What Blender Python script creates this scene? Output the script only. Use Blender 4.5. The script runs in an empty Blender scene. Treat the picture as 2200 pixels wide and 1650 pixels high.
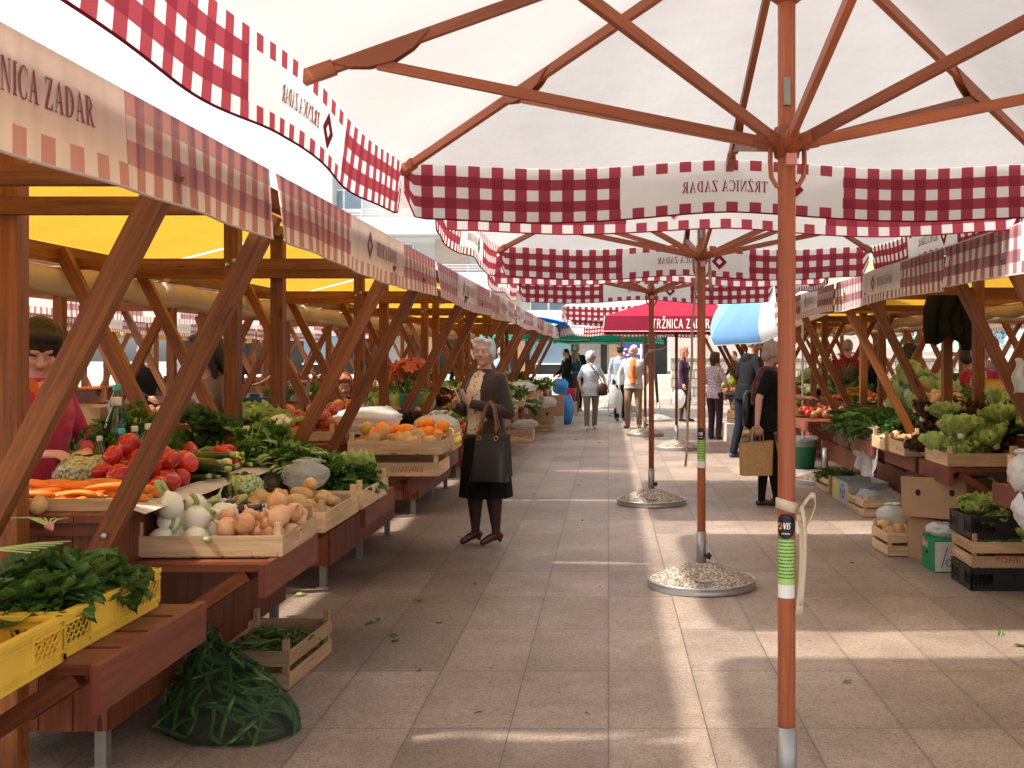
import bpy, bmesh, math, random
import numpy as np
from math import sin, cos, pi, sqrt, radians, atan2, floor, ceil
from mathutils import Vector, Matrix, noise as mnoise

# ------------------------------------------------------------------ camera, sky, sun, exposure
scene = bpy.context.scene
COL = scene.collection
EYE = 1.51
cam_d = bpy.data.cameras.new("camera")
cam_d.sensor_width = 36.0
cam_d.lens = 2330.0 / 2200.0 * 36.0
cam_d.shift_x = -207.0 / 2200.0
cam_d.shift_y = -60.0 / 2200.0
cam_d.clip_start = 0.05
cam_d.clip_end = 1000.0
cam = bpy.data.objects.new("camera", cam_d)
cam.location = (0, 0, EYE)
cam.rotation_euler = (radians(90), 0, 0)
COL.objects.link(cam)
scene.camera = cam

SUN = Vector((-0.69, -0.20, 1.0)).normalized()      # towards the sun
world = bpy.data.worlds.new("World")
scene.world = world
world.use_nodes = True
wn, wl = world.node_tree.nodes, world.node_tree.links
wn.clear()
sky = wn.new("ShaderNodeTexSky")
sky.sky_type = 'NISHITA'
sky.sun_disc = False
sky.sun_elevation = math.asin(SUN.z)
sky.sun_rotation = atan2(SUN.x, SUN.y)
sky.air_density = 1.0
sky.dust_density = 4.0
sky.ozone_density = 1.0
hsv = wn.new("ShaderNodeHueSaturation")          # thin bright cloud: little colour left in the sky
hsv.inputs['Saturation'].default_value = 0.22
hsv.inputs['Value'].default_value = 1.25
bgn = wn.new("ShaderNodeBackground")
bgn.inputs['Strength'].default_value = 0.15
won = wn.new("ShaderNodeOutputWorld")
wl.new(sky.outputs[0], hsv.inputs['Color'])
wl.new(hsv.outputs[0], bgn.inputs['Color'])
wl.new(bgn.outputs[0], won.inputs['Surface'])

sun_d = bpy.data.lights.new("sun", 'SUN')
sun_d.energy = 2.7
sun_d.angle = radians(1.8)
sun_d.color = (1.0, 0.95, 0.88)
sun_o = bpy.data.objects.new("sun", sun_d)
sun_o.rotation_euler = SUN.to_track_quat('Z', 'Y').to_euler()
sun_o.location = (-6, -2, 12)
COL.objects.link(sun_o)

vs = scene.view_settings
vs.view_transform = 'Standard'
vs.look = 'None'
vs.exposure = 1.30
vs.gamma = 1.0
vs.use_curve_mapping = False
scene.cycles.max_bounces = 10
scene.cycles.diffuse_bounces = 5
scene.cycles.transparent_max_bounces = 12
scene.cycles.caustics_reflective = False
scene.cycles.caustics_refractive = False

R = random.Random(7)

# ------------------------------------------------------------------ materials
def new_mat(name):
    m = bpy.data.materials.new(name)
    m.use_nodes = True
    m.node_tree.nodes.clear()
    return m, m.node_tree.nodes, m.node_tree.links

class NT:
    """small shader-expression helper"""
    def __init__(s, m): s.n = m.node_tree.nodes; s.l = m.node_tree.links
    def put(s, sock, v):
        if isinstance(v, bpy.types.NodeSocket): s.l.new(v, sock)
        elif isinstance(v, (tuple, list)):
            k = len(sock.default_value)
            sock.default_value = tuple(v) + (1.0,) * (k - len(v)) if k > len(v) else tuple(v)[:k]
        else: sock.default_value = v
    def math(s, op, a, b=0.0, c=None):
        nd = s.n.new("ShaderNodeMath"); nd.operation = op
        s.put(nd.inputs[0], a); s.put(nd.inputs[1], b)
        if c is not None: s.put(nd.inputs[2], c)
        return nd.outputs[0]
    def mix(s, f, a, b, blend='MIX'):
        nd = s.n.new("ShaderNodeMix"); nd.data_type = 'RGBA'; nd.blend_type = blend
        s.put(nd.inputs[0], f); s.put(nd.inputs[6], a); s.put(nd.inputs[7], b)
        return nd.outputs[2]
    def noise(s, vec, scale=5, detail=3, rough=0.55, dist=0.0):
        nd = s.n.new("ShaderNodeTexNoise")
        if vec is not None: s.l.new(vec, nd.inputs['Vector'])
        nd.inputs['Scale'].default_value = scale; nd.inputs['Detail'].default_value = detail
        nd.inputs['Roughness'].default_value = rough; nd.inputs['Distortion'].default_value = dist
        return nd.outputs[0]
    def vor(s, vec, scale=5, feature='F1', out=0):
        nd = s.n.new("ShaderNodeTexVoronoi"); nd.feature = feature
        if vec is not None: s.l.new(vec, nd.inputs['Vector'])
        nd.inputs['Scale'].default_value = scale
        return nd.outputs[out]
    def wave(s, vec, scale, dist=2.0, detail=2, dscale=1.0, direction='X'):
        nd = s.n.new("ShaderNodeTexWave"); nd.bands_direction = direction
        s.l.new(vec, nd.inputs['Vector'])
        nd.inputs['Scale'].default_value = scale; nd.inputs['Distortion'].default_value = dist
        nd.inputs['Detail'].default_value = detail; nd.inputs['Detail Scale'].default_value = dscale
        return nd.outputs[1]
    def ramp(s, f, stops):
        nd = s.n.new("ShaderNodeValToRGB"); el = nd.color_ramp.elements
        while len(el) < len(stops): el.new(0.5)
        for e, (p, c) in zip(el, stops):
            e.position = p; e.color = tuple(c) + (1.0,) if len(c) == 3 else c
        s.put(nd.inputs[0], f)
        return nd.outputs[0]
    def coord(s, which='Object'):
        return s.n.new("ShaderNodeTexCoord").outputs[which]
    def mapping(s, vec, scale=(1, 1, 1), loc=(0, 0, 0), rot=(0, 0, 0)):
        nd = s.n.new("ShaderNodeMapping"); s.l.new(vec, nd.inputs[0])
        nd.inputs['Scale'].default_value = scale; nd.inputs['Location'].default_value = loc; nd.inputs['Rotation'].default_value = rot
        return nd.outputs[0]
    def sep(s, vec):
        nd = s.n.new("ShaderNodeSeparateXYZ"); s.l.new(vec, nd.inputs[0]); return nd.outputs
    def comb(s, x, y, z=0.0):
        nd = s.n.new("ShaderNodeCombineXYZ")
        s.put(nd.inputs[0], x); s.put(nd.inputs[1], y); s.put(nd.inputs[2], z); return nd.outputs[0]
    def objrand(s): return s.n.new("ShaderNodeObjectInfo").outputs['Random']
    def bump(s, h, strength=0.3, dist=0.01):
        nd = s.n.new("ShaderNodeBump"); s.l.new(h, nd.inputs['Height'])
        nd.inputs['Strength'].default_value = strength; nd.inputs['Distance'].default_value = dist
        return nd.outputs[0]
    def principled(s, color, rough=0.6, spec=0.4, normal=None, **kw):
        nd = s.n.new("ShaderNodeBsdfPrincipled")
        s.put(nd.inputs['Base Color'], color); s.put(nd.inputs['Roughness'], rough)
        nd.inputs['Specular IOR Level'].default_value = spec
        if normal is not None: s.l.new(normal, nd.inputs['Normal'])
        for k, v in kw.items(): s.put(nd.inputs[k.replace('_', ' ')], v)
        return nd.outputs[0]
    def out(s, sh):
        o = s.n.new("ShaderNodeOutputMaterial"); s.l.new(sh, o.inputs['Surface'])

MATS = {}
def simple(name, col, rough=0.6, spec=0.4, var=0.15, scale=8.0, bump=0.0, orand=0.0, coord='Object', **kw):
    """plain surface with noise variation, optional bump and per-object tone"""
    if name in MATS: return MATS[name]
    m, n, l = new_mat(name); t = NT(m)
    v = t.coord(coord)
    nz = t.noise(v, scale, 4)
    f = t.ramp(nz, [(0.3, (1 - var,) * 3), (0.7, (1 + var,) * 3)])
    c = t.mix(1.0, col, f, 'MULTIPLY')
    if orand:
        rr = t.math('MULTIPLY_ADD', t.objrand(), orand * 2, 1 - orand)
        c = t.mix(1.0, c, t.comb(rr, t.math('MULTIPLY_ADD', rr, 0.8, 0.2), t.math('MULTIPLY_ADD', rr, 0.6, 0.4)), 'MULTIPLY')
    nrm = t.bump(t.noise(v, scale * 4, 3), bump) if bump else None
    t.out(t.principled(c, rough, spec, nrm, **kw))
    MATS[name] = m
    return m

def wood(name, dark, light, rough=0.5, grain=1.0, knots=True, spec=0.35):
    if name in MATS: return MATS[name]
    m, n, l = new_mat(name); t = NT(m)
    uv = t.coord('UV')
    o = t.objrand()
    uvo = t.n.new("ShaderNodeVectorMath"); uvo.operation = 'ADD'
    l.new(uv, uvo.inputs[0]); l.new(t.comb(t.math('MULTIPLY', o, 7.3), t.math('MULTIPLY', o, 31.0)), uvo.inputs[1])
    v = uvo.outputs[0]
    g = t.noise(t.mapping(v, (60 * grain, 3.0, 1)), 1.0, 5, 0.6, 0.6)
    big = t.noise(t.mapping(v, (7, 1.1, 1)), 1.0, 3)
    c = t.ramp(g, [(0.30, dark), (0.68, light)])
    c = t.mix(1.0, c, t.ramp(big, [(0.25, (0.62, 0.58, 0.55)), (0.75, (1.2, 1.18, 1.15))]), 'MULTIPLY')
    tn = t.math('MULTIPLY_ADD', o, 0.42, 0.76)
    c = t.mix(1.0, c, t.comb(tn, tn, tn), 'MULTIPLY')
    wear = t.noise(t.mapping(v, (22, 6, 1)), 1.0, 6, .7)
    c = t.mix(t.ramp(wear, [(0.60, (0, 0, 0)), (0.78, (0.5, 0.5, 0.5))]), c, tuple(x * .38 for x in dark))
    if knots:
        k = t.vor(t.mapping(v, (9.0, 2.1, 1)), 1.0)
        c = t.mix(t.math('LESS_THAN', k, 0.10), c, t.mix(1.0, c, (0.35, 0.28, 0.25), 'MULTIPLY'))
    t.out(t.principled(c, rough, spec, t.bump(g, 0.12, 0.004)))
    MATS[name] = m
    return m

def cloth(name, col, trans=0.4, var=0.06, scale=3.0, rough=0.9):
    if name in MATS: return MATS[name]
    m, n, l = new_mat(name); t = NT(m)
    v = t.coord('Object')
    c = t.mix(1.0, col, t.ramp(t.noise(v, scale, 4), [(0.3, (1 - var,) * 3), (0.7, (1 + var,) * 3)]), 'MULTIPLY')
    finish_cloth(t, c, trans)
    MATS[name] = m
    return m

def finish_cloth(t, c, trans, normal=None):
    d = t.n.new("ShaderNodeBsdfDiffuse"); t.l.new(c, d.inputs[0])
    r = t.n.new("ShaderNodeBsdfTranslucent"); t.l.new(c, r.inputs[0])
    if normal is not None:
        t.l.new(normal, d.inputs['Normal']); t.l.new(normal, r.inputs['Normal'])
    mx = t.n.new("ShaderNodeMixShader"); mx.inputs[0].default_value = trans
    t.l.new(d.outputs[0], mx.inputs[1]); t.l.new(r.outputs[0], mx.inputs[2])
    t.out(mx.outputs[0])

def check_cloth(name, white, red, dark, cell, p0, p1, trans=0.4, stain=0.0, rows=True, hband=None, stripes=None):
    """gingham cloth: UV in metres, u along the edge, v up from the hem; white panel between p0 and p1"""
    if name in MATS: return MATS[name]
    m, n, l = new_mat(name); t = NT(m)
    u, v, _ = t.sep(t.coord('UV'))
    cu = t.math('MODULO', t.math('FLOOR', t.math('DIVIDE', u, cell)), 2.0)      # 1 on a stripe
    row = t.math('FLOOR', t.math('DIVIDE', v, cell))
    rowm = t.math('MODULO', row, 2.0)                                             # 1 on a band
    inside = t.math('MULTIPLY', t.math('GREATER_THAN', u, p0), t.math('LESS_THAN', u, p1))
    below = t.math('LESS_THAN', v, 5.0 * cell)
    endrow = t.math('MAXIMUM', t.math('LESS_THAN', row, 0.5), t.math('GREATER_THAN', row, 3.5))
    # checks
    ssum = t.math('ADD', cu, t.math('MULTIPLY', rowm, below))
    f_red = t.math('GREATER_THAN', ssum, 0.5)
    f_dark = t.math('GREATER_THAN', ssum, 1.5)
    if stripes is not None:   # band colour differs from stripe colour
        red_c = t.mix(cu, red, stripes)
    else: red_c = red
    a = t.mix(f_red, white, red_c)
    a = t.mix(f_dark, a, dark)
    b = t.mix(t.math('MULTIPLY', cu, endrow), white, red)
    c = t.mix(inside, a, b)
    c = t.mix(t.math('MULTIPLY', t.math('GREATER_THAN', v, 5.0 * cell), 1.0), c, white)
    ov = t.coord('Object')
    nz = t.noise(ov, 2.3, 5, 0.6)
    c = t.mix(1.0, c, t.ramp(nz, [(0.3, (0.92 - stain, 0.90 - stain, 0.88 - stain)), (0.7, (1.05, 1.05, 1.05))]), 'MULTIPLY')
    if stain:
        st = t.noise(t.mapping(t.coord('UV'), (14, 1.2, 1)), 1.0, 4)
        c = t.mix(t.ramp(st, [(0.45, (0, 0, 0)), (0.75, (0.5, 0.5, 0.5))]), c, (0.62, 0.52, 0.42))
    finish_cloth(t, c, trans)
    MATS[name] = m
    return m

# ------------------------------------------------------------------ mesh builder
class MB:
    def __init__(s): s.v = []; s.f = []; s.m = []; s.uv = []; s.sm = []
    def add(s, verts, faces, uvs=None, mat=0, smooth=False):
        b = len(s.v); s.v.extend(tuple(p) for p in verts)
        for i, f in enumerate(faces):
            s.f.append([b + k for k in f]); s.m.append(mat); s.sm.append(smooth)
            if uvs is not None: s.uv.append(uvs[i])
            else: s.uv.append([(0.0, 0.0)] * len(f))
        return s
    def beam(s, p0, p1, w, d, up=(0, 0, 1), mat=0, ends=True):
        """squared timber from p0 to p1, w across (side), d along up"""
        p0 = Vector(p0); p1 = Vector(p1); ax = (p1 - p0); L = ax.length
        if L < 1e-6: return s
        ax /= L; up = Vector(up)
        if abs(ax.dot(up)) > 0.97: up = Vector((0, 1, 0)) if abs(ax.y) < 0.9 else Vector((1, 0, 0))
        sx = ax.cross(up).normalized(); uy = sx.cross(ax).normalized()
        vs_ = []
        for p in (p0, p1):
            for a, b in ((-1, -1), (1, -1), (1, 1), (-1, 1)):
                vs_.append(p + sx * (a * w / 2) + uy * (b * d / 2))
        fs = []; us = []
        ro, rv = R.random() * 3, R.random() * 9
        wd = [w, d, w, d]
        acc = ro
        for k in range(4):
            k2 = (k + 1) % 4
            fs.append([k, k2, 4 + k2, 4 + k])
            us.append([(acc, rv), (acc + wd[k], rv), (acc + wd[k], rv + L), (acc, rv + L)])
            acc += wd[k] + 0.013
        if ends:
            fs.append([3, 2, 1, 0]); us.append([(acc, rv), (acc + w, rv), (acc + w, rv + .02), (acc, rv + .02)])
            fs.append([4, 5, 6, 7]); us.append([(acc, rv), (acc + w, rv), (acc + w, rv + .02), (acc, rv + .02)])
        return s.add(vs_, fs, us, mat)
    def box(s, c, size, mat=0, rz=0.0):
        """box by centre and size; grain runs along its longest side"""
        c = Vector(c); sx, sy, sz = size
        ax = max(range(3), key=lambda i: size[i])
        h = Vector((0, 0, 0)); h[ax] = size[ax] / 2
        M = Matrix.Rotation(rz, 3, 'Z')
        h = M @ h
        if ax == 2: up = M @ Vector((0, 1, 0)); w, d = sx, sy
        elif ax == 0: up = Vector((0, 0, 1)); w, d = sy, sz
        else: up = Vector((0, 0, 1)); w, d = sx, sz
        return s.beam(c - h, c + h, w, d, up, mat)
    def tube(s, pts, rad, n=10, mat=0, caps=True, smooth=True, flat=None):
        pts = [Vector(p) for p in pts]
        if not isinstance(rad, (list, tuple)): rad = [rad] * len(pts)
        vs_ = []; N = len(pts); acc = 0.0; lens = [0.0]
        for i in range(1, N): acc += (pts[i] - pts[i - 1]).length; lens.append(acc)
        ref = None
        for i, p in enumerate(pts):
            t = (pts[min(i + 1, N - 1)] - pts[max(i - 1, 0)])
            if t.length < 1e-9: t = Vector((0, 0, 1))
            t.normalize()
            if ref is None:
                ref = Vector((1, 0, 0)) if abs(t.x) < 0.8 else Vector((0, 1, 0))
            ref = (ref - t * ref.dot(t))
            if ref.length < 1e-6: ref = Vector((0, 1, 0)) - t * t.y
            ref.normalize(); bi = t.cross(ref)
            for k in range(n):
                a = 2 * pi * k / n
                ka, kb = (1, 1) if flat is None else flat
                vs_.append(p + ref * (cos(a) * rad[i] * ka) + bi * (sin(a) * rad[i] * kb))
        fs = []; us = []
        for i in range(N - 1):
            for k in range(n):
                k2 = (k + 1) % n
                fs.append([i * n + k, i * n + k2, (i + 1) * n + k2, (i + 1) * n + k])
                u0 = k / n * 2 * pi * max(rad); u1 = (k + 1) / n * 2 * pi * max(rad)
                us.append([(u0, lens[i]), (u1, lens[i]), (u1, lens[i + 1]), (u0, lens[i + 1])])
        if caps:
            fs.append(list(range(n))[::-1]); us.append([(0, 0)] * n)
            fs.append([(N - 1) * n + k for k in range(n)]); us.append([(0, 0)] * n)
        return s.add(vs_, fs, us, mat, smooth)
    def lathe(s, prof, n=24, c=(0, 0, 0), mat=0, smooth=True, wob=None):
        """prof: (r, z) from bottom to top; wob(angle, z) scales r"""
        c = Vector(c); vs_ = []; N = len(prof)
        for r, z in prof:
            for k in range(n):
                a = 2 * pi * k / n; rr = r * (wob(a, z) if wob else 1)
                vs_.append(c + Vector((cos(a) * rr, sin(a) * rr, z)))
        fs = []; us = []
        for i in range(N - 1):
            for k in range(n):
                k2 = (k + 1) % n
                fs.append([i * n + k, i * n + k2, (i + 1) * n + k2, (i + 1) * n + k])
                us.append([(k / n, i / N), ((k + 1) / n, i / N), ((k + 1) / n, (i + 1) / N), (k / n, (i + 1) / N)])
        if prof[0][0] > 1e-4: fs.append(list(range(n))[::-1]); us.append([(0, 0)] * n)
        if prof[-1][0] > 1e-4: fs.append([(N - 1) * n + k for k in range(n)]); us.append([(0, 0)] * n)
        return s.add(vs_, fs, us, mat, smooth)
    def grid(s, fn, nu, nv, uvf=None, mat=0, smooth=True):
        vs_ = [fn(i / nu, j / nv) for j in range(nv + 1) for i in range(nu + 1)]
        fs = []; us = []
        for j in range(nv):
            for i in range(nu):
                a = j * (nu + 1) + i
                fs.append([a, a + 1, a + nu + 2, a + nu + 1])
                q = [(i / nu, j / nv), ((i + 1) / nu, j / nv), ((i + 1) / nu, (j + 1) / nv), (i / nu, (j + 1) / nv)]
                us.append([uvf(*p) for p in q] if uvf else q)
        return s.add(vs_, fs, us, mat, smooth)
    def merge(s, o, M=None, mat=None):
        vv = o.v if M is None else [tuple(M @ Vector(p)) for p in o.v]
        b = len(s.v); s.v.extend(vv)
        for i, f in enumerate(o.f): s.f.append([b + k for k in f])
        s.m.extend(o.m if mat is None else [mat] * len(o.m)); s.uv.extend(o.uv); s.sm.extend(o.sm)
        return s
    def mesh(s, name, mats):
        me = bpy.data.meshes.new(name)
        me.from_pydata(s.v, [], s.f)
        for m in (mats if isinstance(mats, (list, tuple)) else [mats]): me.materials.append(m)
        if s.f:
            me.polygons.foreach_set("material_index", s.m)
            me.polygons.foreach_set("use_smooth", s.sm)
            ul = me.uv_layers.new(name="UVMap")
            flat = [c for f in s.uv for p in f for c in p]
            ul.data.foreach_set("uv", flat)
        me.update()
        return me
    def build(s, name, mats, parent=None, loc=None, rz=0.0):
        return put(name, s.mesh(name, mats), parent, loc, rz)

def put(name, me, parent=None, loc=None, rz=0.0, rot=None, scale=None):
    o = bpy.data.objects.new(name, me)
    COL.objects.link(o)
    if parent is not None: o.parent = parent
    if loc is not None: o.location = loc
    if rot is not None: o.rotation_euler = rot
    elif rz: o.rotation_euler = (0, 0, rz)
    if scale is not None: o.scale = scale if isinstance(scale, (tuple, list)) else (scale,) * 3
    return o

def tag(o, label, cat=None, group=None, kind=None):
    if label: o['label'] = label
    if cat: o['category'] = cat
    if group: o['group'] = group
    if kind: o['kind'] = kind
    return o

def thing(name, label, cat, loc=(0, 0, 0), rz=0.0, group=None):
    o = bpy.data.objects.new(name, None)
    o.empty_display_size = 0.1
    COL.objects.link(o)
    o.location = loc; o.rotation_euler = (0, 0, rz)
    return tag(o, label, cat, group)

KIDS = {}
def copy_tree(o, loc=None, rz=None, label=None, group=None):
    kids = [c for c in bpy.data.objects if c.parent == o] if o.name not in KIDS else KIDS[o.name]
    KIDS[o.name] = kids
    c = o.copy(); COL.objects.link(c)
    if loc is not None: c.location = loc
    if rz is not None: c.rotation_euler = (0, 0, rz)
    if label: c['label'] = label
    if group: c['group'] = group
    for k in kids:
        d = copy_tree(k); d.parent = c
    return c

def lerp(a, b, t): return a + (b - a) * t
def P(px, py, Y):
    """photo pixel at distance Y -> world point"""
    return Vector(((px - 1307) / 2330 * Y, Y, EYE - (py - 765) / 2330 * Y))
# ------------------------------------------------------------------ shared materials
W_POST = wood("stained_pine", (0.125, 0.039, 0.010), (0.290, 0.103, 0.026))
W_SKIRT = wood("stained_board", (0.13, 0.036, 0.014), (0.25, 0.072, 0.028))
W_FASCIA = wood("red_stained_board", (0.14, 0.034, 0.019), (0.23, 0.064, 0.036))
W_UMB = wood("umbrella_wood", (0.33, 0.098, 0.043), (0.46, 0.150, 0.068), knots=False, grain=1.3)
W_CRATE = wood("pale_crate_wood", (0.50, 0.33, 0.17), (0.72, 0.53, 0.32), rough=0.75)
W_CRATE2 = wood("weathered_crate_wood", (0.38, 0.23, 0.12), (0.58, 0.40, 0.23), rough=0.8)
STEEL = simple("galvanised_steel", (0.46, 0.47, 0.47), 0.38, 0.5, 0.12, 12, Metallic=0.85)
STEEL_D = simple("grey_tube", (0.30, 0.29, 0.27), 0.45, 0.5, 0.12, 12, Metallic=0.6)
BLACK = simple("black_plastic", (0.012, 0.012, 0.013), 0.4, 0.5)
def canvas_mat():
    m, n, l = new_mat("cream_canvas"); t = NT(m); v = t.coord('Object')
    c = t.mix(1.0, (0.50, 0.482, 0.465), t.ramp(t.noise(v, 1.3, 5, .6), [(.3, (.93, .925, .915)), (.7, (1.04, 1.04, 1.04))]), 'MULTIPLY')
    sp = t.math('LESS_THAN', t.math('ADD', t.vor(v, 2.1), t.math('MULTIPLY', t.noise(v, 40, 3), .07)), .065)
    c = t.mix(t.math('MULTIPLY', sp, .4), c, (.42, .34, .26))
    w = t.math('ADD', t.noise(t.mapping(v, (1.6, 4.5, 2)), 1.0, 3), t.math('MULTIPLY', t.noise(v, 9, 3), .25))
    finish_cloth(t, c, .36, t.bump(w, .35, .05))
    return m
CANVAS = canvas_mat()
YELLOW_TARP = cloth("yellow_tarp", (0.55, 0.30, 0.03), 0.42, 0.07, 2.0)
BEIGE_TARP = cloth("beige_tarp", (0.60, 0.48, 0.32), 0.3, 0.08, 3.0)
RED_EDGE = cloth("dark_red_piping", (0.22, 0.02, 0.035), 0.2)
LETTER = simple("dark_red_lettering", (0.27, 0.022, 0.045), 0.9, 0.1, 0.05)
LETTER_FADE = simple("faded_purple_lettering", (0.25, 0.075, 0.085), 0.9, 0.1, 0.12)

# ------------------------------------------------------------------ paving
def make_paving():
    m, n, l = new_mat("stone_paving"); t = NT(m)
    p = t.coord('Object'); x, y, z = t.sep(p)
    tx, ty = t.math('DIVIDE', x, 0.4), t.math('DIVIDE', t.math('ADD', y, -0.4), 0.8)
    fx, fy = t.math('FRACT', tx), t.math('FRACT', ty)
    idv = t.comb(t.math('FLOOR', tx), t.math('FLOOR', ty))
    wnz = t.n.new("ShaderNodeTexWhiteNoise"); wnz.noise_dimensions = '3D'; l.new(idv, wnz.inputs['Vector'])
    ex = t.math('MULTIPLY', t.math('MINIMUM', fx, t.math('SUBTRACT', 1.0, fx)), 0.4)
    ey = t.math('MULTIPLY', t.math('MINIMUM', fy, t.math('SUBTRACT', 1.0, fy)), 0.8)
    e = t.math('MINIMUM', ex, ey)
    wob = t.math('MULTIPLY', t.noise(p, 40, 2), 0.0022)
    grout = t.math('LESS_THAN', e, t.math('ADD', wob, 0.0011))
    base = t.ramp(t.noise(p, 1.1, 5, 0.62), [(0.28, (0.205, 0.152, 0.117)), (0.5, (0.300, 0.227, 0.173)), (0.75, (0.40, 0.318, 0.258))])
    tone = t.math('MULTIPLY_ADD', wnz.outputs[0], 0.34, 0.82)
    base = t.mix(1.0, base, t.comb(tone, tone, tone), 'MULTIPLY')
    worm = t.noise(p, 55, 2, 0.5, 2.2)
    base = t.mix(1.0, base, t.ramp(worm, [(0.36, (0.66, 0.63, 0.60)), (0.58, (1.16, 1.16, 1.16))]), 'MULTIPLY')
    spots = t.noise(p, 6.0, 4, 0.65)
    base = t.mix(t.ramp(spots, [(0.56, (0, 0, 0)), (0.80, (0.55, 0.55, 0.55))]), base, (0.16, 0.115, 0.085))
    vs_ = t.noise(t.mapping(p, (3, 22, 1), rot=(0, 0, 0.5)), 1.0, 4)
    base = t.mix(t.ramp(vs_, [(0.6, (0, 0, 0)), (0.8, (0.3, 0.3, 0.3))]), base, (0.46, 0.39, 0.33))
    gum = t.math('LESS_THAN', t.math('ADD', t.vor(p, 4.2), t.math('MULTIPLY', t.noise(p, 60, 2), .03)), .052)
    base = t.mix(t.math('MULTIPLY', gum, .55), base, (0.075, 0.055, 0.042))
    dirt = t.noise(p, .55, 6, .7, .8)
    base = t.mix(t.ramp(dirt, [(.50, (0, 0, 0)), (.72, (.42, .42, .42))]), base, (0.13, 0.092, 0.068))
    base = t.mix(t.math('MULTIPLY', t.math('LESS_THAN', e, t.math('MULTIPLY', t.noise(p, 14, 4, .7), .030)), .09), base, (0.10, 0.07, 0.05))
    col = t.mix(grout, base, (0.085, 0.058, 0.042))
    hgt = t.math('SUBTRACT', worm, t.math('MULTIPLY', grout, 1.5))
    t.out(t.principled(col, t.ramp(worm, [(0.3, (0.55,) * 3), (0.7, (0.40,) * 3)]), 0.5, t.bump(hgt, 0.45, 0.008)))
    mb = MB()
    mb.add([(-150, -60, 0), (150, -60, 0), (150, 300, 0), (-150, 300, 0)], [[0, 1, 2, 3]])
    tag(mb.build("pavement", m), "warm beige stone slabs paving the market aisle", None, None, 'structure')
make_paving()

# ------------------------------------------------------------------ serif lettering for the printed cloth
def arc(cx, cy, rx, ry, a0, a1, n=14):
    return [(cx + rx * cos(radians(lerp(a0, a1, i / n))), cy + ry * sin(radians(lerp(a0, a1, i / n)))) for i in range(n + 1)]
def ring(o, i): return [[o[k], o[k + 1], i[k + 1], i[k]] for k in range(len(o) - 1)]
def rect(x0, y0, x1, y1): return [(x0, y0), (x1, y0), (x1, y1), (x0, y1)]
def glyph(ch):
    T, t, S = 0.15, 0.055, 0.045
    if ch == 'I': return [rect(.10, 0, .10 + T, 1), rect(.02, 0, .33, S), rect(.02, 1 - S, .33, 1)], .36
    if ch == 'T': return [rect(.26, 0, .26 + T, 1), rect(.16, 0, .51, S), rect(0, 1 - t, .67, 1), [(0, 1), (0, .76), (.035, .76), (.10, 1 - t)], [(.67, 1), (.57, 1 - t), (.635, .76), (.67, .76)]], .68
    if ch == 'Z': return [rect(.02, 0, .62, t), rect(.02, 1 - t, .60, 1), [(.02, t), (.19, t), (.60, 1 - t), (.43, 1 - t)], [(.02, 1), (.02, .76), (.055, .76), (.12, 1 - t)], [(.62, 0), (.62, .26), (.585, .26), (.50, t)]], .66
    if ch == 'N': return [rect(.10, 0, .10 + t, 1), rect(.64, 0, .64 + t, 1), [(.08, 1), (.24, 1), (.695, 0), (.62, 0)], rect(.02, 0, .25, S), rect(.02, 1 - S, .2, 1), rect(.55, 1 - S, .80, 1)], .82
    if ch == 'C': return ring(arc(.40, .5, .38, .52, 48, 312), arc(.43, .5, .27, .46, 54, 306)) + [[(.62, .98), (.62, .70), (.66, .70), (.66, .98)], [(.64, .30), (.60, .20), (.66, .08), (.70, .16)]], .72
    if ch == 'A': return [[(.10, 0), (.155, 0), (.40, .95), (.345, .95)], [(.34, 1.02), (.42, 1.02), (.72, 0), (.55, 0)], rect(.20, .33, .58, .33 + t), rect(.02, 0, .24, S), rect(.46, 0, .80, S)], .80
    if ch == 'D': return [rect(.10, 0, .10 + T, 1), rect(.02, 0, .28, S), rect(.02, 1 - S, .28, 1)] + ring(arc(.27, .5, .46, .5, 90, -90), arc(.27, .5, .30, .445, 90, -90)), .78
    if ch == 'R': return [rect(.10, 0, .10 + T, 1), rect(.02, 0, .34, S), rect(.02, 1 - S, .28, 1)] + ring(arc(.27, .74, .34, .26, 90, -90), arc(.27, .74, .19, .205, 90, -90)) + [[(.30, .50), (.44, .50), (.72, 0), (.55, 0)], rect(.58, 0, .80, S)], .80
    if ch == 'W1': pass
    return [], .32
def text_polys(txt, cap, squeeze=0.86):
    """polygons of a line of serif capitals, baseline at 0, starting at u=0; returns polys, width"""
    out = []; u = 0.0
    for ch in txt:
        base = {'Ž': 'Z'}.get(ch, ch)
        ps, w = glyph(base)
        if ch == 'Ž': ps = ps + [[(.20, 1.26), (.32, 1.10), (.36, 1.10), (.36, 1.15)], [(.36, 1.15), (.36, 1.10), (.39, 1.10), (.50, 1.26)]]
        for p in ps: out.append([((u + x * squeeze) * cap, y * cap) for x, y in p])
        u += (w + 0.07) * squeeze
    return out, u * cap
def cloth_text(mb, fn, txt, u0, v0, cap, squeeze=0.86, side=1, diamond=None):
    """lay lettering on both faces of a cloth surface fn(u, v, offset)"""
    polys, w = text_polys(txt, cap, squeeze)
    if diamond:
        du, dv, dr = diamond; k = 0.42
        o = [(du + dr, dv), (du, dv + dr), (du - dr, dv), (du, dv - dr), (du + dr, dv)]
        i = [(du + dr * k, dv), (du, dv + dr * k), (du - dr * k, dv), (du, dv - dr * k), (du + dr * k, dv)]
        dpolys = ring(o, i)
    else: dpolys = []
    if True:
        for q, p in enumerate([[(u0 + x, v0 + y) for x, y in p] for p in polys] + dpolys):
            mb.add([fn(u, v, side * (0.0022 + 0.00012 * (q % 5))) for u, v in p], [list(range(len(p)))])
    return w
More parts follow.
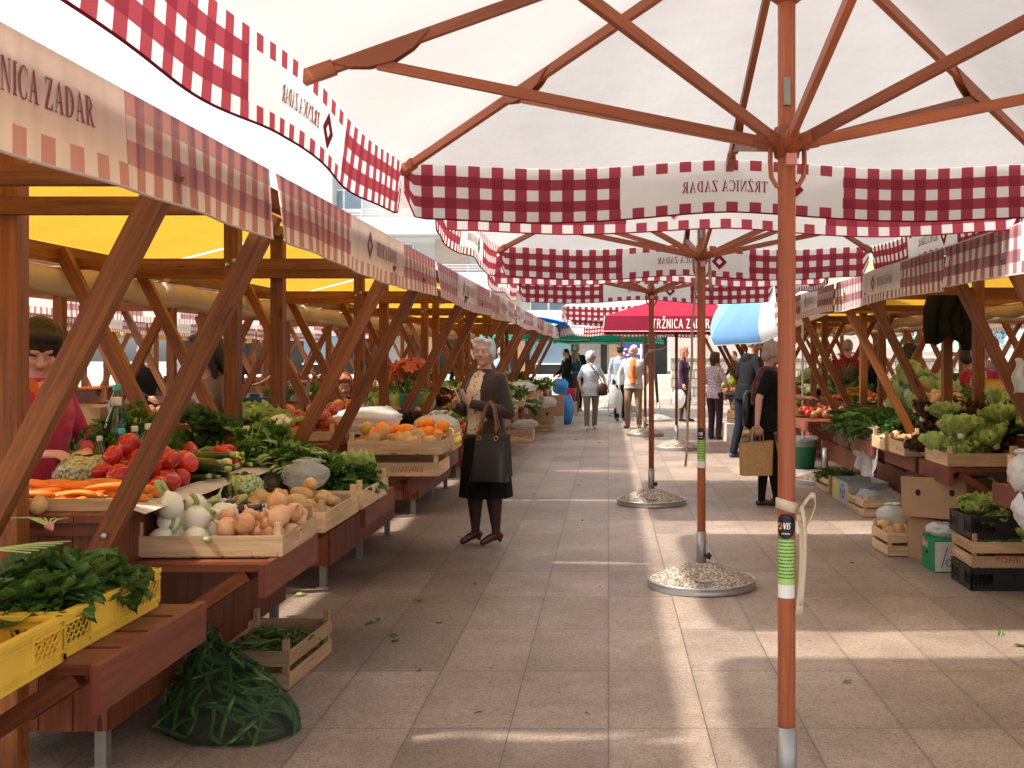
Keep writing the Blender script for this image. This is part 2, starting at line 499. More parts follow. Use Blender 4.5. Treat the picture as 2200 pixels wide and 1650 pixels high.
# ------------------------------------------------------------------ market umbrellas
UMB_CHECK = check_cloth("umbrella_gingham", (0.70, 0.67, 0.63), (0.31, 0.052, 0.066), (0.22, 0.030, 0.046), 0.0537, 0.97, 1.99, 0.42)
GRAVEL = None
def gravel_mat():
    m, n, l = new_mat("pebble_concrete"); t = NT(m)
    v = t.coord('Object')
    c = t.ramp(t.vor(v, 62, 'F1', 1), [(0.0, (0.17, 0.13, 0.10)), (0.3, (0.40, 0.32, 0.24)), (0.6, (0.56, 0.46, 0.36)), (1.0, (0.66, 0.60, 0.52))])
    d = t.vor(v, 62)
    c = t.mix(t.ramp(d, [(0.35, (0, 0, 0)), (0.75, (0.8, 0.8, 0.8))]), c, (0.11, 0.085, 0.065))
    t.out(t.principled(c, 0.85, 0.2, t.bump(t.math('SUBTRACT', 1.0, d), 0.9, 0.012)))
    return m
GRAVEL = gravel_mat()
RUBBER = simple("black_knob", (0.015, 0.015, 0.016), 0.5)
PINK = simple("pink_button", (0.72, 0.30, 0.28), 0.45)
STICK_K = simple("black_sticker", (0.012, 0.012, 0.02), 0.35)
STICK_G = None
def label_mat():
    m, n, l = new_mat("green_label"); t = NT(m)
    u, v, _ = t.sep(t.coord('UV'))
    ln = t.math('GREATER_THAN', t.math('FRACT', t.math('MULTIPLY', v, 17.0)), 0.55)
    nz = t.math('GREATER_THAN', t.noise(t.comb(t.math('MULTIPLY', u, 26.0), t.math('FLOOR', t.math('MULTIPLY', v, 17.0))), 1.0, 2), 0.43)
    ink = t.math('MULTIPLY', ln, nz)
    ink = t.math('MULTIPLY', ink, t.math('GREATER_THAN', v, 0.30))
    paper = t.mix(t.math('GREATER_THAN', v, 0.22), (0.80, 0.79, 0.75), (0.34, 0.62, 0.16))
    t.out(t.principled(t.mix(t.math('MULTIPLY', ink, 0.8), paper, (0.03, 0.06, 0.02)), 0.4, 0.4))
    return m
STICK_G = label_mat()

def umb_base(root, d=0.356, mat=None, knob=-1):
    mb = MB()
    mb.lathe([(0.05, 0.155), (0.09, 0.148), (0.18, 0.118), (0.27, 0.082), (0.335, 0.052), (0.345, 0.045)][::-1], 40,
             wob=lambda a, z: 1 + 0.006 * sin(9 * a))
    mb.build("gravel_mound", GRAVEL, root)
    mb = MB()
    mb.lathe([(d - .012, 0.0), (d - .004, 0.002), (d, 0.010), (d - .004, 0.022), (d - .004, 0.040), (d, 0.046), (d, 0.054), (d - .010, 0.056), (d - .014, 0.046)], 48)
    mb.build("steel_rim", STEEL, root)
    for a in (-1.57, 1.57):
        mb = MB(); c, s_ = cos(a), sin(a); q = Matrix.Rotation(a, 4, 'Z')
        pts = [(0.255, -.05, .085), (0.285, -.05, .094), (0.298, -.04, .090), (0.298, .04, .090), (0.285, .05, .094), (0.255, .05, .085)]
        mb.tube([q @ Vector(p) for p in pts], 0.006, 6)
        mb.build("handle", STEEL, root)

def make_umbrella(label, loc, base_rot=0.0, s=1.49, zr=2.40, apex=2.955, hub=2.17, zfoot=0.11, check=UMB_CHECK, canvas=CANVAS,
                  drop=0.24, tilt=(0, 0), lettering=True, full=True, group="gingham market umbrellas along the aisle", seed=1, ztop=0.36, blow=0.0, up_side=-1, ky=1.06):
    r = random.Random(seed)
    root = thing("market_umbrella", label, "umbrella", loc, base_rot, group)
    umb_base(root)
    mb = MB(); mb.tube([(0, 0, 0.10), (0, 0, ztop)], 0.032, 20); sock = mb.build("socket_tube", STEEL_D, root)
    mb = MB(); kx = Matrix.Rotation(-0.9, 4, 'Z')
    mb.tube([kx @ Vector((0.02, 0, .205)), kx @ Vector((0.062, 0, .205))], 0.008, 8)
    mb.lathe([(0.004, -.01), (0.021, -.008), (0.021, .008), (0.004, .012)], 15, wob=lambda a, z: 1 + .16 * cos(5 * a))
    for i in range(len(mb.v) - 60, len(mb.v)):
        v = Vector(mb.v[i]); mb.v[i] = tuple(kx @ Vector((0.066 + v.z, v.x, .205 + v.y)))
    mb.build("clamp_knob", RUBBER, sock)
    mb = MB(); mb.tube([(0, 0, 0.12), (0, 0, 1.2), (0, 0, hub), (0, 0, apex - .05)], 0.0275, 24); mb.build("pole", W_UMB, root)
    # runner ring with grip loops, top hub
    mb = MB()
    mb.lathe([(0.03, hub - .045), (0.036, hub - .045), (0.04, hub - .02), (0.058, hub - .018), (0.062, hub), (0.058, hub + .018), (0.042, hub + .022), (0.036, hub + .05), (0.03, hub + .05)], 28,
             wob=lambda a, z: 1 + .05 * cos(8 * a))
    run = mb.build("runner", W_UMB, root)
    mb = MB()
    pts = [(sx * w, -.012, hub + z) for sx, w, z in ((-1, .052, -.015), (-1, .053, -.06), (-1, .050, -.105), (-1, .034, -.133), (1, 0, -.143), (1, .034, -.133), (1, .050, -.105), (1, .053, -.06), (1, .052, -.015))]
    mb.tube(pts, 0.0075, 8); mb.build("grip_loop", W_UMB, run)
    mb = MB(); mb.box((0.006, -.050, hub - .058), (.032, .03, .034)); mb.build("release_button", PINK, run)
    mb = MB(); mb.box((-.004, -.031, hub + .155), (.020, .012, .085)); mb.build("lock_plate", STEEL_D, root)
    zt = apex - .33
    mb = MB(); mb.lathe([(0.03, zt - .02), (0.036, zt - .015), (0.055, zt), (0.068, zt + .01), (0.06, zt + .035), (0.03, zt + .05)], 28, wob=lambda a, z: 1 + .06 * cos(8 * a))
    mb.build("top_hub", W_UMB, root)
    # ribs and struts
    def edge_pt(k):
        a = k * pi / 4; c, sn = round(cos(a)), round(sin(a))
        return Vector((c * s, sn * s, zr if k % 2 == 0 else zr - 0.02))
    L = 1.22
    for k in range(8):
        e = edge_pt(k); top = Vector((0, 0, apex - .045)) + Vector((e.x, e.y, 0)).normalized() * .05
        dirv = (e - top); Lr = dirv.length; dirv.normalize()
        off = Vector((0, 0, -.022))
        mb = MB(); mb.beam(top + off, e + off, 0.024, 0.034)
        mb.beam(e + off - dirv * .09, e + off + dirv * .015, 0.034, 0.043)            # end cap
        hz = sqrt(dirv.x ** 2 + dirv.y ** 2)
        jp = top + dirv * (L / hz)
        side = dirv.cross(Vector((0, 0, 1))).normalized()
        for sd in (-1, 1):                                                              # bracket cheeks
            pr = [(-.17, -.012), (-.10, -.050), (-.03, -.068), (.05, -.060), (.11, -.038), (.15, -.012)]
            upn = side.cross(dirv) * 1.0
            a_ = [jp + dirv * x + upn * (y * 1.0) + side * (sd * .014) for x, y in pr]
            b_ = [jp + dirv * x + upn * (y * 1.0) + side * (sd * .018) for x, y in pr]
            nn = len(pr)
            mb.add(a_ + b_, [list(range(nn)), list(range(2 * nn - 1, nn - 1, -1))] + [[i, (i + 1) % nn, nn + (i + 1) % nn, nn + i] for i in range(nn)])
        rb = mb.build("rib", W_UMB, root); rb.scale = (1, ky, 1)
        h = Vector((e.x, e.y, 0)).normalized()
        mb = MB(); mb.beam(h * .05 + Vector((0, 0, hub)), jp + Vector((0, 0, -.062)), 0.020, 0.032)
        mb.beam(h * .05 + Vector((0, 0, hub)), h * .10 + Vector((0, 0, hub + .01)), 0.028, 0.036)
        mb.build("strut", W_UMB, rb)
    # canopy
    def top_z(x, y):
        m = max(abs(x), abs(y)) / s
        q = min(abs(x), abs(y)) / max(max(abs(x), abs(y)), 1e-6)
        sag = 0.035 * sin(pi * min(1, q)) ** 2 * sin(pi * 0.62 * m) * (m)
        return lerp(apex, zr - .02 * q, m) - sag + 0.006
    mb = MB()
    def cfun(i, j):
        x, y = (i * 2 - 1) * s, (j * 2 - 1) * s
        return (x, y, top_z(x, y))
    mb.grid(cfun, 48, 48)
    mb.build("canopy", canvas, root).scale = (1, ky, 1)
    # valances, one per side
    for k in range(4):
        M = Matrix.Rotation(k * pi / 2, 4, 'Z')
        ph = r.random() * 6
        def vfun(u, v, off=0.0, M=M, ph=ph, k=k):
            x = u - s; w = (drop + .03 - v) / drop
            edge = abs(x) / s
            lift = 0.085 * max(0, (edge - 0.955) / 0.045) ** 2 * 1.3
            z = top_z(x, -s) - (drop - v) + (lift * w if v < drop else 0)
            y = -s - .004 - .010 * w * sin(3.1 * x + ph) - .016 * w - .006 * w * sin(9 * x + 2 * ph) - off
            if k == blow_side: y -= blow * w * max(0, sin(2.4 * x + 1.0)); z += abs(blow) * .5 * w * max(0, sin(2.4 * x + 1.0))
            z += .006 * sin(2 * x + ph) * w
            if k == up_side: y -= .07 * w; z += .06 * w
            return tuple(M @ Vector((x, y, z)))
        blow_side = int(seed) % 4 if blow else -1
        mb = MB()
        mb.grid(lambda i, j: vfun(i * 2 * s, j * drop), 64, 6, lambda i, j: (i * 2 * s, j * drop * 0.2685 / drop))
        va = mb.build("valance", check, root); va.scale = (1, ky, 1)
        mb = MB(); mb.tube([vfun(i / 60 * 2 * s, 0.0) for i in range(61)], 0.004, 5); mb.build("hem", RED_EDGE, va)
        if lettering:
            sc = drop / 0.2685
            for sd in (1, -1):
                mb = MB(); cloth_text(mb, vfun, "TRŽNICA ZADAR", s - .175, .40 * drop, .050, .80, sd, (s - .28, .50 * drop, .062)); mb.build("lettering", LETTER, va)
    return root

UM1 = make_umbrella("nearest gingham umbrella, tall wooden pole with cloth strap and green label", (0.554, 3.37, 0), seed=3, up_side=0)
UM2 = make_umbrella("second gingham umbrella, pole with green label behind the nearest umbrella", (0.612, 7.13, 0), seed=5)
UM3 = make_umbrella("third gingham umbrella standing left of the labelled pole, plain wooden pole", (0.440, 11.1, 0), seed=9)
UM4 = make_umbrella("fourth gingham umbrella beside the man in the beige jacket", (0.70, 20.6, 0), seed=12, lettering=False)
UM5 = make_umbrella("farthest gingham umbrella by the stone wall", (0.35, 27.5, 0), base_rot=0.6, seed=14, lettering=False, zr=2.25, hub=2.05)

def pole_sticker(um, zc, h, half, mat, name, start=-pi / 2):
    mb = MB()
    n = 12
    mb.grid(lambda i, j: (0.0285 * cos(start + (i * 2 - 1) * half), 0.0285 * sin(start + (i * 2 - 1) * half), zc + (j - .5) * h), n, 1)
    return mb.build(name, mat, um)
for um, dz in ((UM1, 0), (UM2, .015)):
    start = -pi / 2 - 0.25
    pole_sticker(um, .855 + dz, .185, 1.1, STICK_G, "instruction_label", start)
    st = MB()   # oval black sticker
    pts = [(1.15 * cos(a), .040 * sin(a)) for a in [2 * pi * i / 28 for i in range(28)]]
    st.grid(lambda i, j: (0.0288 * cos(start + 1.15 * j * cos(2 * pi * i)), 0.0288 * sin(start + 1.15 * j * cos(2 * pi * i)), .985 + dz + .040 * j * sin(2 * pi * i)), 28, 8)
    so = st.build("maker_sticker", STICK_K, um)
    lt = MB()
    def onp(x, z): a = start + x / .0289; return (0.0290 * cos(a), 0.0290 * sin(a), .985 + dz + z)
    def strip(a, b, w): # slanted stroke
        lt.add([onp(a[0] - w, a[1]), onp(a[0] + w, a[1]), onp(b[0] + w, b[1]), onp(b[0] - w, b[1])], [[0, 1, 2, 3]])
    strip((-.006, .011), (-.004, -.009), .0018); strip((.002, .011), (-.004, -.009), .0012)
    strip((.006, .011), (.0045, -.009), .0018)
    strip((.014, .011), (.0095, .002), .0015); strip((.0095, .002), (.0135, -.002), .0015); strip((.0135, -.002), (.009, -.009), .0015)
    for q in range(9): strip((-.012 + q * .003, -.021), (-.012 + q * .003, -.025), .0009)
    lt.build("white_lettering", simple("white_print", (0.8, 0.8, 0.8), 0.6), so)
    sw = MB()
    for q in range(10):
        a0 = 2 * pi * q / 10; 
        sw.add([onp(-.020 + rr * cos(aa), rr * 1.1 * sin(aa)) for rr, aa in ((.004, a0), (.010, a0), (.010, a0 + .6), (.004, a0 + .6))], [[0, 1, 2, 3]], mat=q % 4)
    sw.build("emblem", [simple("em%d" % q, c, .5) for q, c in enumerate([(.7, .25, .02), (.5, .03, .2), (.1, .1, .5), (.6, .5, .05)])], so)

# strap tied round the nearest pole
STRAP = cloth("cream_strap", (0.70, 0.58, 0.42), 0.15)
st = MB()
st.grid(lambda i, j: (0.034 * cos(i * 2 * pi), 0.034 * sin(i * 2 * pi), 1.045 + (j - .5) * .034 - .010 * cos(i * 2 * pi - .3)), 28, 2)
def ribbon(mb, pts, w, thick=.003, wdir=(0, 1, 0)):
    pts = [Vector(p) for p in pts]; wd = Vector(wdir)
    for i in range(len(pts) - 1):
        pass
    n = len(pts) - 1
    mb.grid(lambda i, j: tuple(pts[round(i * n)] + wd * ((j - .5) * w)), n, 1)
loop = [(0.030, -.030, 1.03), (0.050, -.033, 1.06), (0.068, -.032, 1.082), (0.082, -.030, 1.078), (0.084, -.030, 1.05), (0.070, -.034, 1.015), (0.052, -.038, .985), (0.034, -.040, .995), (.026, -.042, 1.02)]
ribbon(st, loop, .022, wdir=(0.25, .55, .8))
ribbon(st, loop, .030, wdir=(0.1, .9, .2))
tail = [(0.034, -.042, 1.02), (0.042, -.044, .97), (0.043, -.046, .90), (.040, -.046, .82), (.034, -.046, .75), (.030, -.046, .715)]
ribbon(st, tail, .021, wdir=(1, .1, 0)); ribbon(st, [(x + .006, y - .004, z + .03) for x, y, z in tail], .016, wdir=(.8, .5, 0))
so = st.build("tie_strap", STRAP, UM1)
sd = so.modifiers.new("sol", 'SOLIDIFY'); sd.thickness = .002

# rope hanging from the second umbrella's runner
ROPE = simple("jute_rope", (0.42, 0.31, 0.19), 0.9, 0.1, 0.3, 60)
rp = MB()
rp.lathe([(.033, 2.115), (.037, 2.122), (.037, 2.150), (.033, 2.157)], 16)
pts = [(-.030, -.03, 2.13 - i * .098 + 0) for i in range(12)]
pts = [(-.035 - .006 * i + .006 * sin(i * 1.3), -.035 + .002 * i, 2.13 - i * .112) for i in range(13)]
rp.tube(pts, .008, 6); rp.tube([(.02, -.035, 2.14), (.045, -.035, 2.13), (.058, -.032, 2.08), (.060, -.03, 2.0), (.064, -.03, 1.94)], .007, 6)
rp.tube([(.052, -.032, 2.09), (.052, -.03, 2.0), (.064, -.03, 1.94)], .006, 6)
rp.build("rope", ROPE, UM2)
tw = MB(); tw.lathe([(.032, 1.545), (.036, 1.552), (.036, 1.575), (.032, 1.58)], 14)
for i in range(5): tw.tube([(.02, -.03, 1.565), (.06 + .02 * i, -.035, 1.585 + .006 * (i - 2)), (.10 + .014 * i, -.03, 1.592 + .010 * (i - 2))], .004, 5)
for i in range(3): tw.tube([(-.02, -.03, 1.56), (-.05, -.03, 1.535 - .008 * i), (-.065, -.03, 1.50 - .01 * i)], .004, 5)
tw.build("twine_knot", ROPE, UM3)
# ------------------------------------------------------------------ market stalls
AWN = [check_cloth("awning_gingham_pink", (0.93, 0.84, 0.73), (0.70, 0.36, 0.32), (0.40, 0.18, 0.25), 0.056, 1.16, 2.46, 0.60, 0.03, stripes=(0.64, 0.30, 0.24)),
       check_cloth("awning_gingham_maroon", (0.82, 0.77, 0.71), (0.42, 0.19, 0.19), (0.22, 0.095, 0.13), 0.056, 1.16, 2.46, 0.42, 0.03),
       check_cloth("awning_gingham_bleached", (0.74, 0.66, 0.60), (0.56, 0.32, 0.32), (0.42, 0.21, 0.24), 0.056, 1.16, 2.46, 0.36, 0.08)]
AWN_HEM = cloth("awning_hem", (0.62, 0.54, 0.46), 0.2)
SHARE = {}
def shared(key, fn, mat):
    if key not in SHARE:
        mb = MB(); fn(mb); SHARE[key] = mb.mesh(key, mat)
    return SHARE[key]
L_ST = 2.25
def make_stall(label, loc, rz=0.0, awn=(-.04, 3.0), style=0, trays=((.22, .94), (1.86, 2.6)), group="wooden market stalls", counter=True,
               lettering=True, detail=True, seed=0, cshift=0.0):
    r = random.Random(seed * 13 + 5)
    root = thing("market_stall", label, "stall", loc, rz, group)
    V = seed % 3
    for q, y in enumerate((0.0, L_ST)):
        put("post", shared("post%d" % V, lambda mb: mb.box((0, 0, 1.14), (.078, .078, 2.28)), W_POST), root, (0, y, 0))
        dy = .068 if q == 0 else -.068
        put("brace", shared("braceF%d" % V, lambda mb: mb.beam((.27, 0, .80), (.895, 0, 2.02), .050, .068, (1, 0, 0)), W_POST), root, (0, y + dy, 0))
        put("brace", shared("braceR%d" % V, lambda mb: mb.beam((-.27, 0, .80), (-.93, 0, 2.10), .050, .068, (1, 0, 0)), W_POST), root, (0, y + dy, 0))
        put("cross_beam", shared("cross%d" % V, lambda mb: mb.box((-.02, 0, 2.03), (1.86, .045, .060)), W_POST), root, (0, y - dy * .92, 0))
    a0, a1 = awn
    put("edge_beam", MB().beam((.86, a0 + .02, 2.085), (.86, a1 - .02, 2.085), .045, .07).mesh("edge_beam", W_POST), root)
    put("edge_beam", MB().beam((-.96, a0 + .02, 2.075), (-.96, a1 - .02, 2.075), .045, .10).mesh("edge_beam", W_POST), root)
    put("ridge_beam", MB().beam((0, a0 + .02, 2.30), (0, a1 - .02, 2.30), .05, .07).mesh("ridge_beam", W_POST), root)
    if detail:
        for q, y in enumerate((0.0, L_ST)):
            dy = .068 if q == 0 else -.068
            for s_ in (-1, 1):
                def bolt(mb):
                    mb.lathe([(.0005, .012), (.007, .010), (.012, .004), (.013, 0)][::-1], 10)
                    mb.v = [(x_, -z_, y_) for x_, y_, z_ in mb.v]
                put("bolt", shared("carriage_bolt", bolt, STEEL), root, (.305 * s_, y + dy - .028, .87)); put("bolt", shared("carriage_bolt", bolt, STEEL), root, (.02 * s_, y - .040, 2.03 + .012 * s_))
    # yellow roof
    ph = r.random() * 6
    def roof(i, j):
        x = lerp(-1.0, .56, i); y = lerp(a0, a1, j)
        z = lerp(2.385, 2.145, x / .905) if x > 0 else lerp(2.385, 2.135, -x)
        return (x, y, z + .012 * sin(5 * y + ph) * sin(pi * i) - .02 * sin(pi * (abs(x) / .95)) * sin(pi * j))
    mb = MB(); mb.grid(roof, 16, 14); mb.build("roof_tarp", YELLOW_TARP, root)
    # printed valance over the front edge
    ln = a1 - a0
    def vf(u, v, off=0.0):
        y = a0 + u / 3.6 * ln; h = 0.275
        w = (h - v) / h
        if v > .225:   # rolls over the edge onto the roof
            q = (v - .225) / (.31 - .225)
            x = lerp(.912, .50, q); z = lerp(2.168, 2.262, q) + .02 * sin(pi * min(1, q * 3)) * (1 - q)
        else:
            q = v / .225
            x = .912 - .0 + .010 * sin(2.2 * y + ph) * (1 - q) + .007 * sin(11 * y + ph * 2) * (1 - q); z = lerp(1.925, 2.168, q)
            z += (.012 * sin(1.7 * y + ph) - .012) * (1 - q)
            e = min(u, 3.6 - u) / 3.6
            if e < .035: x += .02 * (1 - e / .035) * (1 - q)
        return (x + off, y, z)
    mb = MB(); mb.grid(lambda i, j: vf(i * 3.6, j * .31), 56, 14, lambda i, j: (i * 3.6, j * .31 if j * .31 < .225 else .225 + (j * .31 - .225) * 4.9))
    va = mb.build("valance", AWN[style], root)
    if detail:
        mb = MB(); mb.tube([vf(i / 40 * 3.6, 0) for i in range(41)], .004, 5); mb.build("hem", AWN_HEM, va)
        if lettering:
            for sd in (1, -1): mb = MB(); cloth_text(mb, vf, "TRŽNICA ZADAR", 1.72 + (.075 if seed == 0 else 0), .105, .060, .84, sd, (1.56 + (.075 if seed == 0 else 0), .135, .062)); mb.build("lettering", LETTER_FADE, va)
    # rolled up rear curtain
    mb = MB()
    mb.tube([(-.985, lerp(a0 + .03, a1 - .03, i / 10), 1.955 + .012 * sin(i * 1.7 + ph)) for i in range(11)], [.066 + .006 * sin(i * 2.1) for i in range(11)], 12)
    mb.build("rolled_curtain", BEIGE_TARP, root)
    if counter:
        def top(mb):
            for i in range(5): mb.box((-.285 + i * .134, L_ST / 2 + .05, .925), (.130, 2.22, .028))
        put("counter_top", shared("counter_top%d" % V, top, W_SKIRT), root, (cshift, 0, 0))
        def box(mb):
            n = 15; w = 2.12 / n
            for i in range(n): mb.box((.288, .12 + w * (i + .5), .53), (.022, w - .004, .755))
            for i in range(n): mb.box((-.34, .12 + w * (i + .5), .53), (.022, w - .004, .755))
            for y in (.115, 2.245):
                for i in range(5): mb.box((-.275 + i * .125, y, .53), (.121, .022, .757))
            mb.box((-.026, 1.18, .158), (.60, 2.09, .012))
            mb.box((-.026, .104, .885), (.655, .022, .05)); mb.box((-.026, 2.258, .885), (.655, .022, .05))
        put("counter_box", shared("counter_box%d" % V, box, W_SKIRT), root, (cshift, 0, 0))
        for x in (.245, -.29):
            for y in (.16, 1.18, 2.20):
                def leg(mb): mb.box((0, 0, .085), (.042, .042, .168)); mb.box((0, 0, .005), (.075, .06, .010))
                put("leg", shared("stall_leg", leg, STEEL_D), root, (x + cshift, y, 0))
        for (t0, t1) in trays:
            wd = t1 - t0
            def tray(mb):
                n = max(3, int(round(wd / .17))); w = wd / n
                for i in range(n): mb.box((.55, w * (i + .5), .716), (.50, w - .025, .026))
                mb.beam((.30, .05, .40), (.74, .05, .69), .04, .05); mb.beam((.30, wd - .05, .40), (.74, wd - .05, .69), .04, .05)
            tr = put("tray", shared("tray%.2f" % wd, tray, W_SKIRT), root, (cshift, t0, 0))
            def fas(mb):
                mb.box((.812, wd / 2, .672), (.026, wd + .02, .122))
                for y in (.04, wd - .04):
                    for z in (.645, .70): mb.lathe([(.0, .0), (.006, .001), (.004, .003), (0, .004)], 8)
            put("fascia_board", shared("fascia%.2f" % wd, lambda mb: mb.box((.812, wd / 2, .672), (.026, wd + .02, .122)), W_FASCIA), tr)
    return root

LX = -2.10
RX = 2.95
left_y = [0.80, 3.82, 6.90, 10.15, 13.2, 16.2, 19.2, 22.4]
left_aw = [(.2, 3.80), (3.87, 7.43), (7.50, 10.87), (10.94, 13.75), (13.83, 16.15), (16.2, 19.05), (19.1, 22.4), (22.5, 25.6)]
ltray = {0: ((1.35, 2.02), (1.92 + .02, 2.62)), 1: ((.22, .93), (1.88, 2.62)), 2: ((.15, .95), (1.05, 2.3))}
ltray[0] = ((.45, 1.15), (1.93, 2.63))
llab = ["stall at the left edge with yellow crates on its tray and large lettered awning", "stall with turnips, tomatoes and carrots on its counter, behind the net bag",
        "stall with oranges and apples beside the woman in the dark cardigan", "stall on the left just behind the woman in the dark cardigan",
        "fifth stall of the left row, counting from the yellow crates", "sixth stall of the left row, counting from the yellow crates",
        "seventh stall of the left row, near the blonde girl", "last stall of the left row, beside the blonde girl and the bald man"]
LST = []
for k, y in enumerate(left_y):
    LST.append(make_stall(llab[k], (LX, y, 0), 0, (left_aw[k][0] - y, left_aw[k][1] - y), (0, 0, 2, 2, 2, 2, 2, 2)[k], ltray.get(k, ((.2, .95), (1.3, 2.1))), "stalls in the left row", seed=k, detail=k < 5, lettering=k < 5))
# right row is turned round: local y runs towards the camera
right_y = [3.40, 6.40, 9.45, 12.55, 15.6, 18.6, 21.6]
right_aw = [(2.9, 6.52), (6.58, 9.70), (9.77, 12.3), (12.4, 15.3), (15.4, 18.4), (18.5, 21.4), (21.5, 24.3)]
rlab = ["stall at the right edge with the white plastic bags, nearest of the right row", "stall with lettuces and cardboard boxes under its tray on the right",
        "stall with cabbages and the clear plastic sheet over its tray", "stall behind the woman with the tan tote bag, beyond the cabbages",
        "fifth stall of the right row, beside the man in the black hooded top", "sixth stall of the right row, under the striped beach umbrella", "last stall of the right row near the stone wall"]
for k, y in enumerate(right_y):
    o = make_stall(rlab[k], (RX, y + L_ST, 0), pi, (y + L_ST - right_aw[k][1], y + L_ST - right_aw[k][0]), 1, {0: ((-1.02, -.26), (.5, 1.3)), 1: ((-.62, .28), (.40, 1.12))}.get(k, ((.3, 1.0), (1.1, 1.95))), "stalls in the right row", seed=k + 3, detail=k < 4, lettering=k < 4, cshift=-.24)
    LST.append(o)
# rows behind: back to back with these, and beyond the next aisles
n = 0
for k in range(8):
    y = 2.6 + 3.1 * k
    make_stall("stall in the row backing onto the left row, turned away", (-4.45, y + L_ST, 0), pi, (-.4, 2.62), 1, ((.2, .95),), "stalls backing onto the left row", detail=False, seed=k + 11)
for k in range(9):
    y = 4.8 + 3.1 * k
    make_stall("stall across the second left aisle with pale valance facing the camera side", (-9.4, y, 0), 0, (-.3, 2.7), 1, ((.2, .95), (1.3, 2.1)), "stalls across the second left aisle", detail=False, seed=k + 21)
for k in range(7):
    y = 4.0 + 3.1 * k
    make_stall("stall in the row backing onto the right row, turned away", (5.35, y, 0), 0, (-.4, 2.62), 1, ((.2, .95),), "stalls backing onto the right row", detail=False, seed=k + 31)
# ------------------------------------------------------------------ background buildings, wall, steps
PLASTER = simple("white_plaster", (0.50, 0.51, 0.51), 0.85, 0.2, 0.05, 0.6)
PLASTER_G = simple("grey_plaster", (0.55, 0.54, 0.51), 0.85, 0.2, 0.08, 0.8)
GLASS = simple("window_glass", (0.18, 0.26, 0.33), 0.08, 0.7, 0.25, 0.9)
FRAME = simple("white_window_frame", (0.80, 0.80, 0.80), 0.5)
SHUT = simple("beige_shutter", (0.50, 0.41, 0.36), 0.7, 0.2, 0.08, 3)
DARKSHOP = simple("dark_shopfront", (0.035, 0.033, 0.032), 0.8, 0.2, 0.4, 1.5)
DOORM = simple("grey_door", (0.22, 0.21, 0.20), 0.6)
CONC = simple("pale_step_stone", (0.55, 0.49, 0.41), 0.85, 0.2, 0.12, 3.0, 0.1)
def stone_wall_mat():
    m, n, l = new_mat("rough_stone_blocks"); t = NT(m)
    p = t.coord('Object')
    br = t.n.new("ShaderNodeTexBrick")
    l.new(t.mapping(p, rot=(radians(90), 0, 0)), br.inputs['Vector'])
    br.inputs['Scale'].default_value = 1.0; br.inputs['Brick Width'].default_value = 0.46; br.inputs['Row Height'].default_value = 0.27
    br.inputs['Mortar Size'].default_value = 0.018; br.inputs['Mortar Smooth'].default_value = 0.6
    br.inputs['Color1'].default_value = (0.55, 0.50, 0.43, 1); br.inputs['Color2'].default_value = (0.40, 0.36, 0.31, 1); br.inputs['Mortar'].default_value = (0.22, 0.19, 0.16, 1)
    nz = t.noise(p, 9, 5, 0.65)
    c = t.mix(1.0, br.outputs[0], t.ramp(nz, [(0.3, (0.6, 0.6, 0.58)), (0.7, (1.2, 1.18, 1.15))]), 'MULTIPLY')
    h = t.math('SUBTRACT', nz, t.math('MULTIPLY', br.outputs[1], 0.8))
    t.out(t.principled(c, 0.9, 0.2, t.bump(h, 0.8, 0.05)))
    return m
# terrace with steps
mb = MB()
for i in range(5): mb.box((0, 34.0 + .38 * i + 20, .085 + .17 * i), (70, 40, .17))
mb2 = MB()
for i in range(5): mb2.add([(-40, 34 + .4 * i, .17 * i + .001), (40, 34 + .4 * i, .17 * i + .001), (40, 34 + .4 * i, .17 * (i + 1)), (-40, 34 + .4 * i, .17 * (i + 1)),
                            (40, 34.4 + .4 * i if i < 4 else 62, .17 * (i + 1)), (-40, 34.4 + .4 * i if i < 4 else 62, .17 * (i + 1))], [[0, 1, 2, 3], [3, 2, 4, 5]])
tag(mb2.build("steps", CONC), "pale stone steps up to the terrace at the end of the aisle", None, None, 'structure')
# rough stone wall with smooth coping wall above
sw = thing("stone_wall", "rough block wall beside the steps, smooth pale slabs above it", "wall", (1.95, 33.4, 0))
mb = MB(); mb.box((4.5, .3, .72), (9.0, .6, 1.44)); mb.build("rough_blocks", stone_wall_mat(), sw)
mb = MB()
for i in range(7): mb.box((.65 + 1.3 * i, 2.2, 1.62), (1.285, .25, 1.2))
mb.build("smooth_slabs", simple("pale_slab", (0.50, 0.45, 0.40), 0.85, 0.2, 0.1, 2.0), sw)
mb = MB(); mb.box((4.5, .3, 1.47), (9.1, .68, .06)); mb.build("coping", CONC, sw)
# low shop building with white flat roof at the end of the aisle
sh = thing("shop_building", "low shop building with dark fronts under a white flat roof slab", "building", (0, 38.5, .85))
mb = MB(); mb.box((-3, 3.0, 1.95), (26, 5.6, .7)); mb.build("roof_slab", PLASTER, sh)
mb = MB(); mb.box((-3, 3.4, .8), (25, 5, 1.6)); mb.build("shop_front", DARKSHOP, sh)
for x in (-9, -6.4, -3.2, .15, 3.6, 6.2): 
    mb = MB(); mb.box((x, .75, .8), (.38, .28, 1.6)); mb.build("pier", simple("brick_pier", (0.36, 0.22, 0.15), 0.9, 0.2, 0.2, 9), sh)
for x in (-7.7, -4.9, -.75, 2.6):
    mb = MB(); mb.box((x, .86, .78), (.95, .06, 1.56)); d = mb.build("door", DOORM, sh)
    mb = MB(); mb.box((x + .38, .81, .8), (.03, .05, .25)); mb.build("door_handle", STEEL, d)
